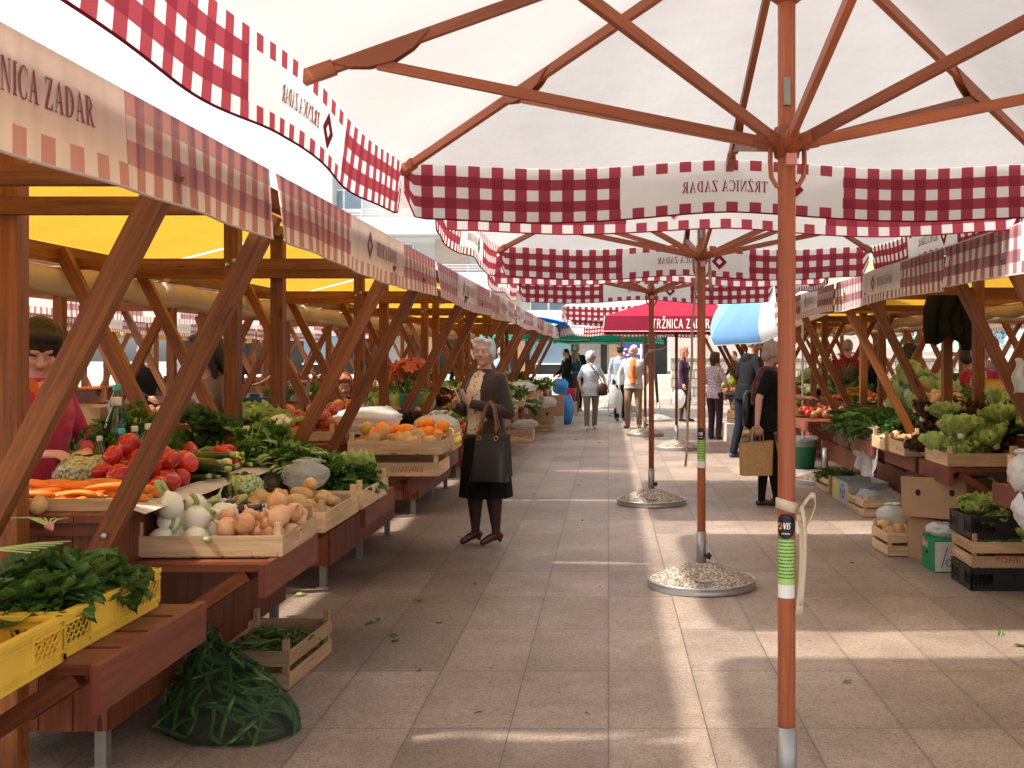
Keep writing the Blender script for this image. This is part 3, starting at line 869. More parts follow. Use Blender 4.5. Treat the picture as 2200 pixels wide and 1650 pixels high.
for x in (-10.3, -2.1, 4.9):
    mb = MB(); mb.box((x, .86, .9), (1.5, .05, 1.0)); w = mb.build("window", GLASS, sh)
    mb = MB(); mb.box((x, .82, 1.42), (1.6, .08, .06)); mb.box((x, .82, .38), (1.6, .08, .06)); mb.build("window_frame", FRAME, w)
# blue information banner
bn = thing("banner", "navy blue banner with white lettering and a red and white ring", "banner", (.42, 36.9, .85))
mb = MB(); mb.box((.42, .02, .66), (.86, .03, 1.32)); mb.build("board", simple("navy_banner", (0.03, 0.045, 0.20), 0.6), bn)
mb = MB()
polys, w = text_polys("DCZZICRTIDIAT", .085, .62)
WHITEP = simple("white_print", (0.8, 0.8, 0.8), 0.6)
RW = simple("red_print", (0.55, 0.03, 0.05), 0.6)
mb = MB()
for r_, g_ in ((0, 1),):
    o = arc(.20, .80, .135, .135, 0, 360, 24); i_ = arc(.20, .80, .075, .075, 0, 360, 24)
    for k, p in enumerate(ring(o, i_)): mb.add([(x, -.001, z) for x, z in p], [[0, 1, 2, 3]], mat=(k // 3) % 2)
mb.build("life_ring_mark", [WHITEP, RW], bn)
mb = MB()
for k in range(9): mb.add([(.10 + k * .072, -.001, 1.12), (.15 + k * .072, -.001, 1.12), (.155 + k * .072, -.001, 1.17 + .02 * (k % 2)), (.105 + k * .072, -.001, 1.17)], [[0, 1, 2, 3]])
mb.add([(.46, -.001, .72), (.74, -.001, .72), (.74, -.001, .92), (.46, -.001, .92)], [[0, 1, 2, 3]]); mb.add([(.06, -.001, .28), (.80, -.001, .28), (.80, -.001, .34), (.06, -.001, .34)], [[0, 1, 2, 3]])
mb.build("white_lettering", WHITEP, bn)
# white apartment house
ap = thing("apartment_building", "white apartment block with balconies rising behind the left awnings", "building", (-17.6, 60, 0))
mb = MB(); mb.box((1.1, 6, 6.1), (2.2, 11, 12.2)); mb.box((12, 6.6, 6.4), (20.5, 10, 12.8)); mb.build("wall", PLASTER, ap)
for k, z in enumerate((3.1, 6.15, 9.2)):
    mb = MB(); mb.box((11.6, .55, z - .5), (20.6, 1.6, .95)); mb.build("balcony", PLASTER, ap)
    mb = MB()
    for zz in (.12, .26, .40): mb.box((11.6, -.22, z + zz), (20.6, .03, .025))
    for i in range(18): mb.box((1.6 + i * 1.18, -.22, z + .2), (.025, .025, .46))
    mb.build("railing", FRAME, ap)
    for i in range(7):
        x = 2.6 + i * 2.9
        if (i + k) % 3 == 0:
            mb = MB(); mb.box((x + .3, 1.57, z + 1.05), (1.9, .06, 1.9)); mb.build("shutter", SHUT, ap)
        else:
            mb = MB(); mb.box((x, 1.56, z + 1.15), (2.1, .06, 1.25)); fr = mb.build("window", FRAME, ap)
            mb = MB(); mb.box((x - .52, 1.52, z + 1.15), (.92, .03, 1.08)); mb.box((x + .52, 1.52, z + 1.15), (.92, .03, 1.08)); mb.build("pane", GLASS, fr)
mb = MB(); mb.box((12, 6.5, 12.9), (21.2, 11.2, .2)); mb.build("roof_slab", PLASTER, ap)
ap2 = thing("apartment_building", "pale house front beyond the right hand stalls, mostly hidden by awnings", "building", (9, 48, 0))
mb = MB(); mb.box((11, 5, 2.6), (22, 10, 5.2)); mb.build("wall", PLASTER_G, ap2)
for i in range(6):
    mb = MB(); mb.box((2 + i * 3.3, -.02, 2.6), (1.2, .08, 1.4)); mb.build("window", GLASS, ap2)

# ------------------------------------------------------------------ trees
BARK = simple("tree_bark", (0.10, 0.07, 0.045), 0.9, 0.2, 0.3, 6, 0.4)
LEAF_T = simple("tree_leaf", (0.075, 0.13, 0.025), 0.6, 0.3, 0.35, 0.9, 0, 0.25)
def make_tree(label, loc, h, rad, seed, nleaf=5200):
    r = random.Random(seed); root = thing("tree", label, "tree", loc, 0, "trees beyond the market")
    mb = MB(); tips = []
    mb.tube([(0, 0, 0), (.05, .03, h * .25), (-.04, 0, h * .45), (.02, .05, h * .7)], [.16, .13, .10, .04], 10)
    for k in range(9):
        a = k * 2.4 + r.random(); z0 = h * (.32 + .04 * k); L = rad * r.uniform(.6, .95)
        p = [(0, 0, z0), (cos(a) * L * .5, sin(a) * L * .5, z0 + L * .35), (cos(a) * L, sin(a) * L, z0 + L * .55)]
        mb.tube(p, [.06, .04, .015], 6); tips.append(Vector(p[2])); tips.append(Vector(p[1]))
    mb.build("trunk", BARK, root)
    cl = [(t, rad * r.uniform(.28, .45)) for t in tips] + [(Vector((0, 0, h * .8)), rad * .5)]
    mb = MB()
    for _ in range(nleaf):
        c, q = r.choice(cl); d = Vector((r.gauss(0, 1), r.gauss(0, 1), r.gauss(0, .8))).normalized() * q * r.random() ** .4
        p = c + d; s = r.uniform(.06, .13)
        u = Vector((r.gauss(0, 1), r.gauss(0, 1), r.gauss(0, .5))).normalized(); w = u.orthogonal().normalized()
        mb.add([p - u * s, p + w * s * .45, p + u * s, p - w * s * .45], [[0, 1, 2, 3]])
    mb.build("crown", LEAF_T, root)
make_tree("green tree showing above the red umbrella and striped umbrella", (5.2, 42.5, 0), 7.2, 2.6, 1)
make_tree("green tree glimpsed through the right hand stalls", (11.5, 36, 0), 4.6, 2.3, 2, 3500)
make_tree("low green tree far behind the right hand stalls", (15.5, 33, 0), 4.8, 2.4, 3, 3500)
make_tree("small tree beyond the second left aisle", (-14.5, 40, 0), 4.6, 2.0, 4, 2500)

# ------------------------------------------------------------------ other umbrellas
RED_C = cloth("red_canvas", (0.30, 0.026, 0.048), 0.22, 0.05)
WHITE_E = cloth("white_piping", (0.75, 0.72, 0.68), 0.2)
def make_red_umbrella():
    root = thing("market_umbrella", "dark red umbrella with white lettering on its front valance", "umbrella", (1.105, 17.6, 0))
    umb_base(root, .40)
    mb = MB(); mb.tube([(0, 0, .08), (0, 0, .40)], .034, 16); mb.build("socket_tube", STEEL, root)
    mb = MB(); mb.tube([(0, 0, .1), (0, 0, 2.5)], .024, 16); mb.build("pole", W_POST, root)
    s, zr, ap_, dr = 1.16, 2.12, 2.52, .235
    def tz(x, y): return lerp(ap_, zr, max(abs(x), abs(y)) / s)
    mb = MB(); mb.grid(lambda i, j: ((i * 2 - 1) * s, (j * 2 - 1) * s, tz((i * 2 - 1) * s, (j * 2 - 1) * s)), 24, 24); mb.build("canopy", RED_C, root)
    for k in range(4):
        M = Matrix.Rotation(k * pi / 2, 4, 'Z')
        def vf(u, v, off=0.0):
            x = u - s; w = 1 - v / dr
            return tuple(M @ Vector((x * (1 + .02 * w), -s - .02 * w - .008 * sin(4 * x) * w - off, zr - dr + v)))
        mb = MB(); mb.grid(lambda i, j: vf(i * 2 * s, j * dr), 30, 4); va = mb.build("valance", RED_C, root)
        mb = MB(); mb.tube([vf(i / 30 * 2 * s, 0) for i in range(31)], .007, 5); mb.tube([vf(0, i / 4 * dr) for i in range(5)], .007, 5); mb.build("hem", WHITE_E, va)
        if k == 0:
            mb = MB()
            for q, (ps, u0) in enumerate(sans_line("TRŽNICA ZADAR", .142, .66)):
                for n_, p in enumerate(ps): mb.add([vf(s - .44 + u0 + x, .045 + y, .004 + .0002 * n_) for x, y in p], [list(range(len(p)))])
            mb.build("white_lettering", simple("cream_print", (0.78, 0.72, 0.66), .7), va)
    for k in range(8):
        a = k * pi / 4; e = Vector((round(cos(a)) * s, round(sin(a)) * s, zr - .02))
        mb = MB(); mb.beam((0, 0, ap_ - .03), e, .02, .03); mb.build("rib", W_POST, root)
def sans_line(txt, cap, sq=.82):
    t = .13
    def bar(a, b):
        d = Vector((b[0] - a[0], b[1] - a[1])); n = Vector((-d.y, d.x)).normalized() * (t / 2)
        return [(a[0] - n.x, a[1] - n.y), (b[0] - n.x, b[1] - n.y), (b[0] + n.x, b[1] + n.y), (a[0] + n.x, a[1] + n.y)]
    G = {'T': ([bar((.05, .94), (.65, .94)), bar((.35, 0), (.35, .95))], .70),
         'R': ([bar((.12, 0), (.12, 1)), *ring(arc(.30, .74, .30, .26, 90, -90, 8), arc(.30, .74, .18, .14, 90, -90, 8)), bar((.12, .94), (.32, .94)), bar((.12, .54), (.32, .54)), bar((.34, .5), (.60, 0))], .70),
         'Z': ([bar((.05, .94), (.60, .94)), bar((.05, .06), (.62, .06)), bar((.10, .06), (.55, .94))], .68),
         'N': ([bar((.10, 0), (.10, 1)), bar((.58, 0), (.58, 1)), bar((.12, .95), (.56, .05))], .72),
         'I': ([bar((.12, 0), (.12, 1))], .28),
         'C': (ring(arc(.40, .5, .36, .52, 50, 310), arc(.40, .5, .23, .39, 50, 310)), .72),
         'A': ([bar((.05, 0), (.33, 1)), bar((.61, 0), (.33, 1)), bar((.16, .32), (.50, .32))], .68),
         'D': ([bar((.12, 0), (.12, 1)), *ring(arc(.22, .5, .40, .5, 90, -90, 10), arc(.22, .5, .27, .38, 90, -90, 10)), bar((.12, .94), (.24, .94)), bar((.12, .06), (.24, .06))], .72), ' ': ([], .35),
         'O': (ring(arc(.42, .5, .38, .52, 0, 360, 20), arc(.42, .5, .25, .39, 0, 360, 20)), .84),
         'V': ([bar((.05, 1), (.33, 0)), bar((.61, 1), (.33, 0))], .68), 'E': ([bar((.12, 0), (.12, 1)), bar((.12, .94), (.55, .94)), bar((.12, .5), (.5, .5)), bar((.12, .06), (.55, .06))], .62),
         'J': ([bar((.36, .2), (.36, 1)), *ring(arc(.22, .2, .205, .2, 180, 360, 8), arc(.22, .2, .075, .08, 180, 360, 8))], .48),
         'P': ([bar((.12, 0), (.12, 1)), *ring(arc(.30, .73, .30, .27, 90, -90, 8), arc(.30, .73, .18, .15, 90, -90, 8)), bar((.12, .94), (.32, .94)), bar((.12, .52), (.32, .52))], .66),
         'S': (ring(arc(.33, .74, .27, .27, 30, 270, 10), arc(.33, .74, .14, .14, 30, 270, 10)) + ring(arc(.33, .27, .27, .27, 90, -150, 10), arc(.33, .27, .14, .14, 90, -150, 10)), .66),
         'o': (ring(arc(.30, .33, .27, .34, 0, 360, 16), arc(.30, .33, .14, .21, 0, 360, 16)), .60), 'n': ([bar((.12, 0), (.12, .66)), *ring(arc(.30, .40, .25, .28, 180, 0, 8), arc(.30, .40, .12, .15, 180, 0, 8)), bar((.485, 0), (.485, .40))], .62),
         'i': ([bar((.12, 0), (.12, .66)), bar((.12, .80), (.12, .93))], .26), 'r': ([bar((.12, 0), (.12, .66)), *ring(arc(.30, .40, .25, .26, 180, 60, 6), arc(.30, .40, .12, .13, 180, 60, 6))], .42),
         'a': (ring(arc(.28, .33, .25, .33, 0, 360, 16), arc(.28, .33, .12, .20, 0, 360, 16)) + [bar((.50, 0), (.50, .66))], .62),
         'g': (ring(arc(.28, .33, .25, .33, 0, 360, 16), arc(.28, .33, .12, .20, 0, 360, 16)) + [bar((.50, -.15), (.50, .66))] + ring(arc(.30, -.12, .26, .20, 180, 360, 8), arc(.30, -.12, .14, .08, 180, 360, 8)), .62)}
    out = []; u = 0
    for ch in txt:
        ps, w = G[{'Ž': 'Z'}.get(ch, ch)]
        if ch == 'Ž': ps = ps + [bar((.20, 1.28), (.34, 1.12)), bar((.34, 1.12), (.48, 1.28))]
        out.append(([[(x * cap * sq, y * cap) for x, y in p] for p in ps], u)); u += (w + .08) * cap * sq
    return out
make_red_umbrella()

def gore_umbrella(label, loc, rad, depth, colours, tilt, pole_len, n=8, group=None, zc=0.0, skirt=.09, name="beach_umbrella"):
    """round umbrella of coloured gores; tilt = (axis angle, amount)"""
    root = thing(name, label, "umbrella", loc, 0, group)
    M = Matrix.Rotation(tilt[1], 4, Vector((cos(tilt[0]), sin(tilt[0]), 0)))
    for k in range(n):
        mb = MB()
        def f(i, j, k=k):
            a = 2 * pi * (k + i) / n; q = j
            scal = 1 - .045 * sin(pi * i) * q ** 2
            if q <= .88: rr = rad * scal * sin(q / .88 * 1.25) / sin(1.25); z = -depth * (1 - cos(q / .88 * 1.25)) / (1 - cos(1.25))
            else: rr = rad * scal; z = -depth - skirt * (q - .88) / .12 + .03 * sin(pi * i) * (q - .88) / .12
            return tuple(M @ Vector((cos(a) * rr, sin(a) * rr, z)))
        mb.grid(f, 6, 12); mb.build("gore", colours[k % len(colours)], root)
        mb = MB(); a = 2 * pi * k / n
        mb.tube([M @ Vector((cos(a) * rad * q, sin(a) * rad * q, -depth * q * q - .01)) for q in (0, .3, .6, .85, 1)], .005, 5); mb.build("rib", STEEL, root)
        mb = MB(); mb.tube([f(i / 6, 1.0) for i in range(7)], .006, 4); mb.build("edge_trim", WHITE_E, root)
    mb = MB(); mb.tube([M @ Vector((0, 0, .06)), M @ Vector((0, 0, -depth * 1.6)), M @ Vector((0, 0, -depth * 1.6)) + Vector((0, 0, -.25)), (M @ Vector((0, 0, -depth * 1.6))).xy.to_3d() + Vector((0, 0, -pole_len))], .015, 8)
    mb.build("pole", simple("white_pole", (0.75, 0.75, 0.73), .5), root)
    return root
BC = [cloth("sky_blue_cloth", (0.22, 0.42, 0.70), .6), cloth("white_cloth", (0.86, 0.85, 0.80), .65), cloth("cream_yellow_cloth", (0.84, 0.70, 0.40), .6), cloth("white_cloth_b", (0.84, 0.80, 0.76), .35),
      cloth("coral_cloth", (0.75, 0.42, 0.36), .35), cloth("white_cloth_c", (0.82, 0.80, 0.78), .35), cloth("teal_cloth", (0.20, 0.52, 0.58), .3), cloth("light_blue_cloth", (0.12, 0.33, 0.66), .3)]
TEALC = cloth("green_cloth", (0.02, 0.30, 0.20), .35)
gore_umbrella("blue and white striped beach umbrella tilted over the right stalls", (2.26, 14.2, 2.72), 1.28, .42, [BC[k] for k in (5, 5, 4, 6, 6, 0, 1, 2)], (2.70, -.56), 2.3).rotation_euler.z = -.63
gore_umbrella("teal green umbrella behind the couple, left of the navy banner", (.0, 29.5, 2.32), 1.5, .38, [TEALC], (0, 0), 2.3, group="teal umbrellas at the aisle end", name="parasol", skirt=.1)
gore_umbrella("teal green umbrella behind the last stall of the left row", (-1.9, 28.4, 2.40), 1.5, .40, [TEALC], (0, 0), 2.4, group="teal umbrellas at the aisle end", name="parasol", skirt=.1)
WG = [BC[1], cloth("pale_green_stripe", (0.10, 0.40, 0.34), .4)]
gore_umbrella("white and green striped umbrella seen through the right stalls, left one", (8.1, 26.5, 2.25), 1.5, .42, WG, (0, .1), 2.2, 12, "striped umbrellas behind the right stalls", name="parasol")
gore_umbrella("white and green striped umbrella seen through the right stalls, right one", (10.9, 25.5, 2.35), 1.6, .42, WG, (0, -.1), 2.3, 12, "striped umbrellas behind the right stalls", name="parasol")
gore_umbrella("white and green striped umbrella at the right picture edge", (7.6, 19.2, 2.45), 1.5, .42, WG, (1, .12), 2.4, 12, "striped umbrellas behind the right stalls", name="parasol")
# furled dark umbrella on a gravel base, spare bases
fu = thing("furled_umbrella", "furled dark umbrella leaning in a gravel base near the stone wall", "umbrella", (1.17, 25.3, 0)); umb_base(fu, .36)
mb = MB(); mb.tube([(0, 0, .1), (0, 0, .42)], .035, 12); mb.build("socket_tube", STEEL, fu)
mb = MB(); mb.tube([(.0, 0, .2), (-.08, 0, 1.2), (-.16, 0, 2.25)], [.024, .045, .05], 10); mb.build("furled_cloth", simple("dark_cloth", (0.03, 0.032, 0.035), .9), fu)
for lab, loc, tall in (("gravel umbrella base without umbrella under the right hand stalls", (2.58, 12.9, 0), .42), ("low gravel umbrella base behind the man in the beige jacket", (.62, 29.6, 0), .2),
                       ("gravel umbrella base at the foot of the stone steps", (-.1, 31.5, 0), .2)):
    b = thing("umbrella_base", lab, "umbrella base", loc); umb_base(b, .36)
    mb = MB(); mb.tube([(0, 0, .1), (0, 0, tall)], .034, 14); mb.build("socket_tube", STEEL, b)
# blue tarpaulin roof over the last left stalls
tp = MB(); tp.grid(lambda i, j: (lerp(-2.6, -.95, i), lerp(24.6, 27.6, j), 2.36 + .10 * sin(pi * i) - .10 * i + .03 * sin(6 * j)), 10, 8)
bt = tp.build("tarpaulin", cloth("blue_tarpaulin", (0.03, 0.25, 0.60), .35)); tag(bt, "bright blue tarpaulin over the far end of the left row", "tarpaulin")
bt.modifiers.new("s", 'SOLIDIFY').thickness = .004
# thin white flag pole
fp = MB(); fp.tube([(.94, 31, 0), (.94, 31, 2.3)], .028, 10); tag(fp.build("pole", simple("white_pole", (0.75, 0.75, 0.73), .5)), "thin white pole in front of the navy banner", "pole")
# ------------------------------------------------------------------ produce: shapes and materials
def veg(name, stops, rough=0.45, spec=0.45, scale=6, bump=0.0, orand=0.12, sub=0.0, bscale=5, **kw):
    """skin with blotchy colour ramp and per-object tone"""
    if name in MATS: return MATS[name]
    m, n, l = new_mat(name); t = NT(m)
    v = t.coord('Object')
    off = t.n.new("ShaderNodeVectorMath"); off.operation = 'ADD'
    rr = t.objrand(); l.new(v, off.inputs[0]); l.new(t.comb(t.math('MULTIPLY', rr, 9.0), t.math('MULTIPLY', rr, 5.0), rr), off.inputs[1])
    v = off.outputs[0]
    c = t.ramp(t.noise(v, scale, 5, 0.6), [(0.25 + 0.5 * i / max(1, len(stops) - 1), s_) for i, s_ in enumerate(stops)])
    tn = t.math('MULTIPLY_ADD', rr, orand * 2, 1 - orand)
    c = t.mix(1.0, c, t.comb(tn, tn, tn), 'MULTIPLY')
    nrm = t.bump(t.noise(v, scale * bscale, 3), bump, .006) if bump else None
    t.out(t.principled(c, rough, spec, nrm, **({'Subsurface_Weight': sub} if sub else {})))
    MATS[name] = m
    return m
def leafmat(name, dark, light, rib=(0.35, 0.45, 0.15), rough=0.42, trans=0.25, rw=.07):
    if name in MATS: return MATS[name]
    m, n, l = new_mat(name); t = NT(m)
    u, v, _ = t.sep(t.coord('UV'))
    ov = t.coord('Object')
    c = t.ramp(t.noise(ov, 16, 3), [(0.3, dark), (0.7, light)])
    a = t.math('ABSOLUTE', t.math('SUBTRACT', u, 0.5))
    ribm = t.math('LESS_THAN', a, t.math('MULTIPLY', t.math('SUBTRACT', 1.1, v), rw))
    side = t.math('LESS_THAN', t.math('FRACT', t.math('SUBTRACT', t.math('MULTIPLY', v, 6.0), t.math('MULTIPLY', a, 4.0))), 0.13)
    c = t.mix(t.math('MAXIMUM', t.math('MULTIPLY', ribm, .85), t.math('MULTIPLY', side, .35)), c, rib)
    tn = t.math('MULTIPLY_ADD', t.objrand(), 0.3, 0.85)
    c = t.mix(1.0, c, t.comb(tn, tn, tn), 'MULTIPLY')
    p = t.n.new("ShaderNodeBsdfPrincipled"); l.new(c, p.inputs['Base Color']); p.inputs['Roughness'].default_value = rough
    p.inputs['Specular IOR Level'].default_value = 0.4
    l.new(t.bump(t.noise(ov, 55, 2), .35, .006), p.inputs['Normal'])
    tr = t.n.new("ShaderNodeBsdfTranslucent"); l.new(c, tr.inputs[0])
    mx = t.n.new("ShaderNodeMixShader"); mx.inputs[0].default_value = trans
    l.new(p.outputs[0], mx.inputs[1]); l.new(tr.outputs[0], mx.inputs[2]); t.out(mx.outputs[0])
    MATS[name] = m
    return m
M_STEMG = simple("pale_green_stem", (0.38, 0.47, 0.17), .5, .3, .2, 20)
M_STEMW = simple("white_stem", (0.66, 0.68, 0.48), .5, .3, .12, 20)
L_CHARD = leafmat("chard_leaf", (0.035, 0.095, 0.015), (0.09, 0.20, 0.03), (0.42, 0.50, 0.24))
L_SPIN = leafmat("spinach_leaf", (0.042, 0.105, 0.017), (0.105, 0.205, 0.036), (0.27, 0.37, 0.11))
L_LIGHT = leafmat("light_green_leaf", (0.26, 0.40, 0.065), (0.56, 0.66, 0.20), (0.68, 0.73, 0.42))
L_PARS = leafmat("herb_leaf", (0.06, 0.15, 0.014), (0.14, 0.27, 0.035), (0.12, 0.24, 0.05))
L_RED = leafmat("red_lettuce_leaf", (0.045, 0.012, 0.014), (0.12, 0.05, 0.02), (0.25, 0.20, 0.08))
L_CAB = leafmat("cabbage_leaf", (0.30, 0.42, 0.13), (0.50, 0.58, 0.24), (0.62, 0.68, 0.42), rw=.04)
M_TOM = veg("tomato_skin", [(0.40, 0.016, 0.010), (0.56, 0.035, 0.016)], .18, .5, 3)
M_CAR = veg("carrot_skin", [(0.66, 0.15, 0.010), (0.80, 0.24, 0.020)], .5, .3, 10)
M_POT = veg("potato_skin", [(0.36, 0.20, 0.075), (0.55, 0.34, 0.14), (0.64, 0.42, 0.19)], .8, .2, 16, .25)
M_ONI = veg("onion_skin", [(0.50, 0.20, 0.075), (0.66, 0.36, 0.18), (0.74, 0.50, 0.30)], .35, .45, 9, .1)
M_REDON = veg("red_onion_skin", [(0.13, 0.02, 0.035), (0.24, 0.05, 0.06)], .3, .5, 9)
M_TUR = veg("turnip_skin", [(0.72, 0.70, 0.52), (0.82, 0.80, 0.66)], .4, .4, 6, .05)
M_ORA = veg("orange_skin", [(0.82, 0.22, 0.008), (0.90, 0.30, 0.014)], .42, .4, 5, .35, .08, 0, 14)
M_APP = veg("apple_skin", [(0.32, 0.025, 0.022), (0.50, 0.09, 0.035), (0.70, 0.46, 0.10)], .25, .5, 13)
M_APY = veg("yellow_apple_skin", [(0.62, 0.42, 0.06), (0.70, 0.30, 0.05)], .28, .5, 9)
M_ZUC = veg("courgette_skin", [(0.014, 0.032, 0.008), (0.035, 0.07, 0.014)], .3, .5, 12)
M_CUC = veg("light_courgette_skin", [(0.07, 0.15, 0.02), (0.15, 0.24, 0.05)], .32, .45, 14)
M_PRED = veg("red_pepper_skin", [(0.36, 0.010, 0.020), (0.48, 0.02, 0.03)], .15, .55, 4)
M_PYEL = veg("yellow_pepper_skin", [(0.70, 0.56, 0.08), (0.80, 0.68, 0.16)], .2, .5, 4)
M_ART = veg("artichoke_scale", [(0.055, 0.045, 0.030), (0.11, 0.10, 0.045)], .55, .3, 10)
M_GAR = veg("garlic_skin", [(0.58, 0.48, 0.40), (0.74, 0.66, 0.56)], .6, .3, 12, .2)
M_EGG = veg("aubergine_skin", [(0.018, 0.007, 0.020), (0.045, 0.012, 0.038)], .15, .55, 5)
M_POD = veg("bean_pod_skin", [(0.12, 0.24, 0.030), (0.25, 0.36, 0.06)], .45, .4, 10)
M_PODD = veg("broad_bean_skin", [(0.045, 0.10, 0.020), (0.10, 0.18, 0.035)], .45, .4, 10)
M_CAU = veg("cauliflower_curd", [(0.66, 0.62, 0.42), (0.76, 0.72, 0.55)], .8, .2, 20, .5)
M_BRO = veg("broccoli_curd", [(0.025, 0.06, 0.016), (0.055, 0.11, 0.03)], .8, .2, 30, .6)
M_LEM = veg("lemon_skin", [(0.78, 0.56, 0.05), (0.84, 0.64, 0.09)], .4, .4, 8, .2)
M_CABB = veg("cabbage_core", [(0.40, 0.50, 0.18), (0.58, 0.64, 0.32)], .45, .35, 5)
M_CALYX = simple("green_calyx", (0.05, 0.13, 0.02), .6)

def ball(mb, fn, nu=18, nv=11, mat=0):
    """closed radial surface: fn(theta, t) -> (radius, z) with t from 0 (bottom) to 1 (top)"""
    N = nv + 1; vs_ = []
    for j in range(N):
        t_ = j / nv
        for k in range(nu):
            a = 2 * pi * k / nu; r_, z = fn(a, t_)
            vs_.append((cos(a) * r_, sin(a) * r_, z))
    fs = []
    for j in range(nv):
        for k in range(nu):
            k2 = (k + 1) % nu
            fs.append([j * nu + k, j * nu + k2, (j + 1) * nu + k2, (j + 1) * nu + k])
    mb.add(vs_, fs, None, mat, True)
def leaf(mb, base, dirv, up, L, W, curl=.35, cup=.25, crinkle=.02, nu=4, nv=8, mat=0, r=R, tip=.9, stem=0.0, stemr=.004, stemmat=1, shape=None):
    """blade that starts at base, heads along dirv and bends back by curl"""
    d = Vector(dirv).normalized(); u = Vector(up); s_ = d.cross(u)
    if s_.length < 1e-4: s_ = d.orthogonal()
    s_.normalize(); u = s_.cross(d).normalized(); b = Vector(base)
    if stem > 0:
        e = b + d * stem
        mb.tube([b, b + d * stem * .5 + u * .004, e], [stemr * 1.2, stemr, stemr * .8], 5, stemmat); b = e
    ph = r.random() * 6
    def f(i, j):
        w = (shape(j) if shape else (sin(pi * min(1, .10 + j * tip)) ** .8)) * W * (i - .5)
        ang = curl * j
        p = b + d * (L * (sin(ang) / curl if abs(curl) > 1e-3 else j)) - u * (L * (1 - cos(ang)) / (curl if abs(curl) > 1e-3 else 1))
        e = abs(i - .5) * 2
        return tuple(p + s_ * w + u * (cup * W * e * e * .5 + crinkle * sin(17 * j + ph + 5 * i) * e + crinkle * .5 * sin(31 * j + ph * 2)))
    mb.grid(f, nu, nv, None, mat)

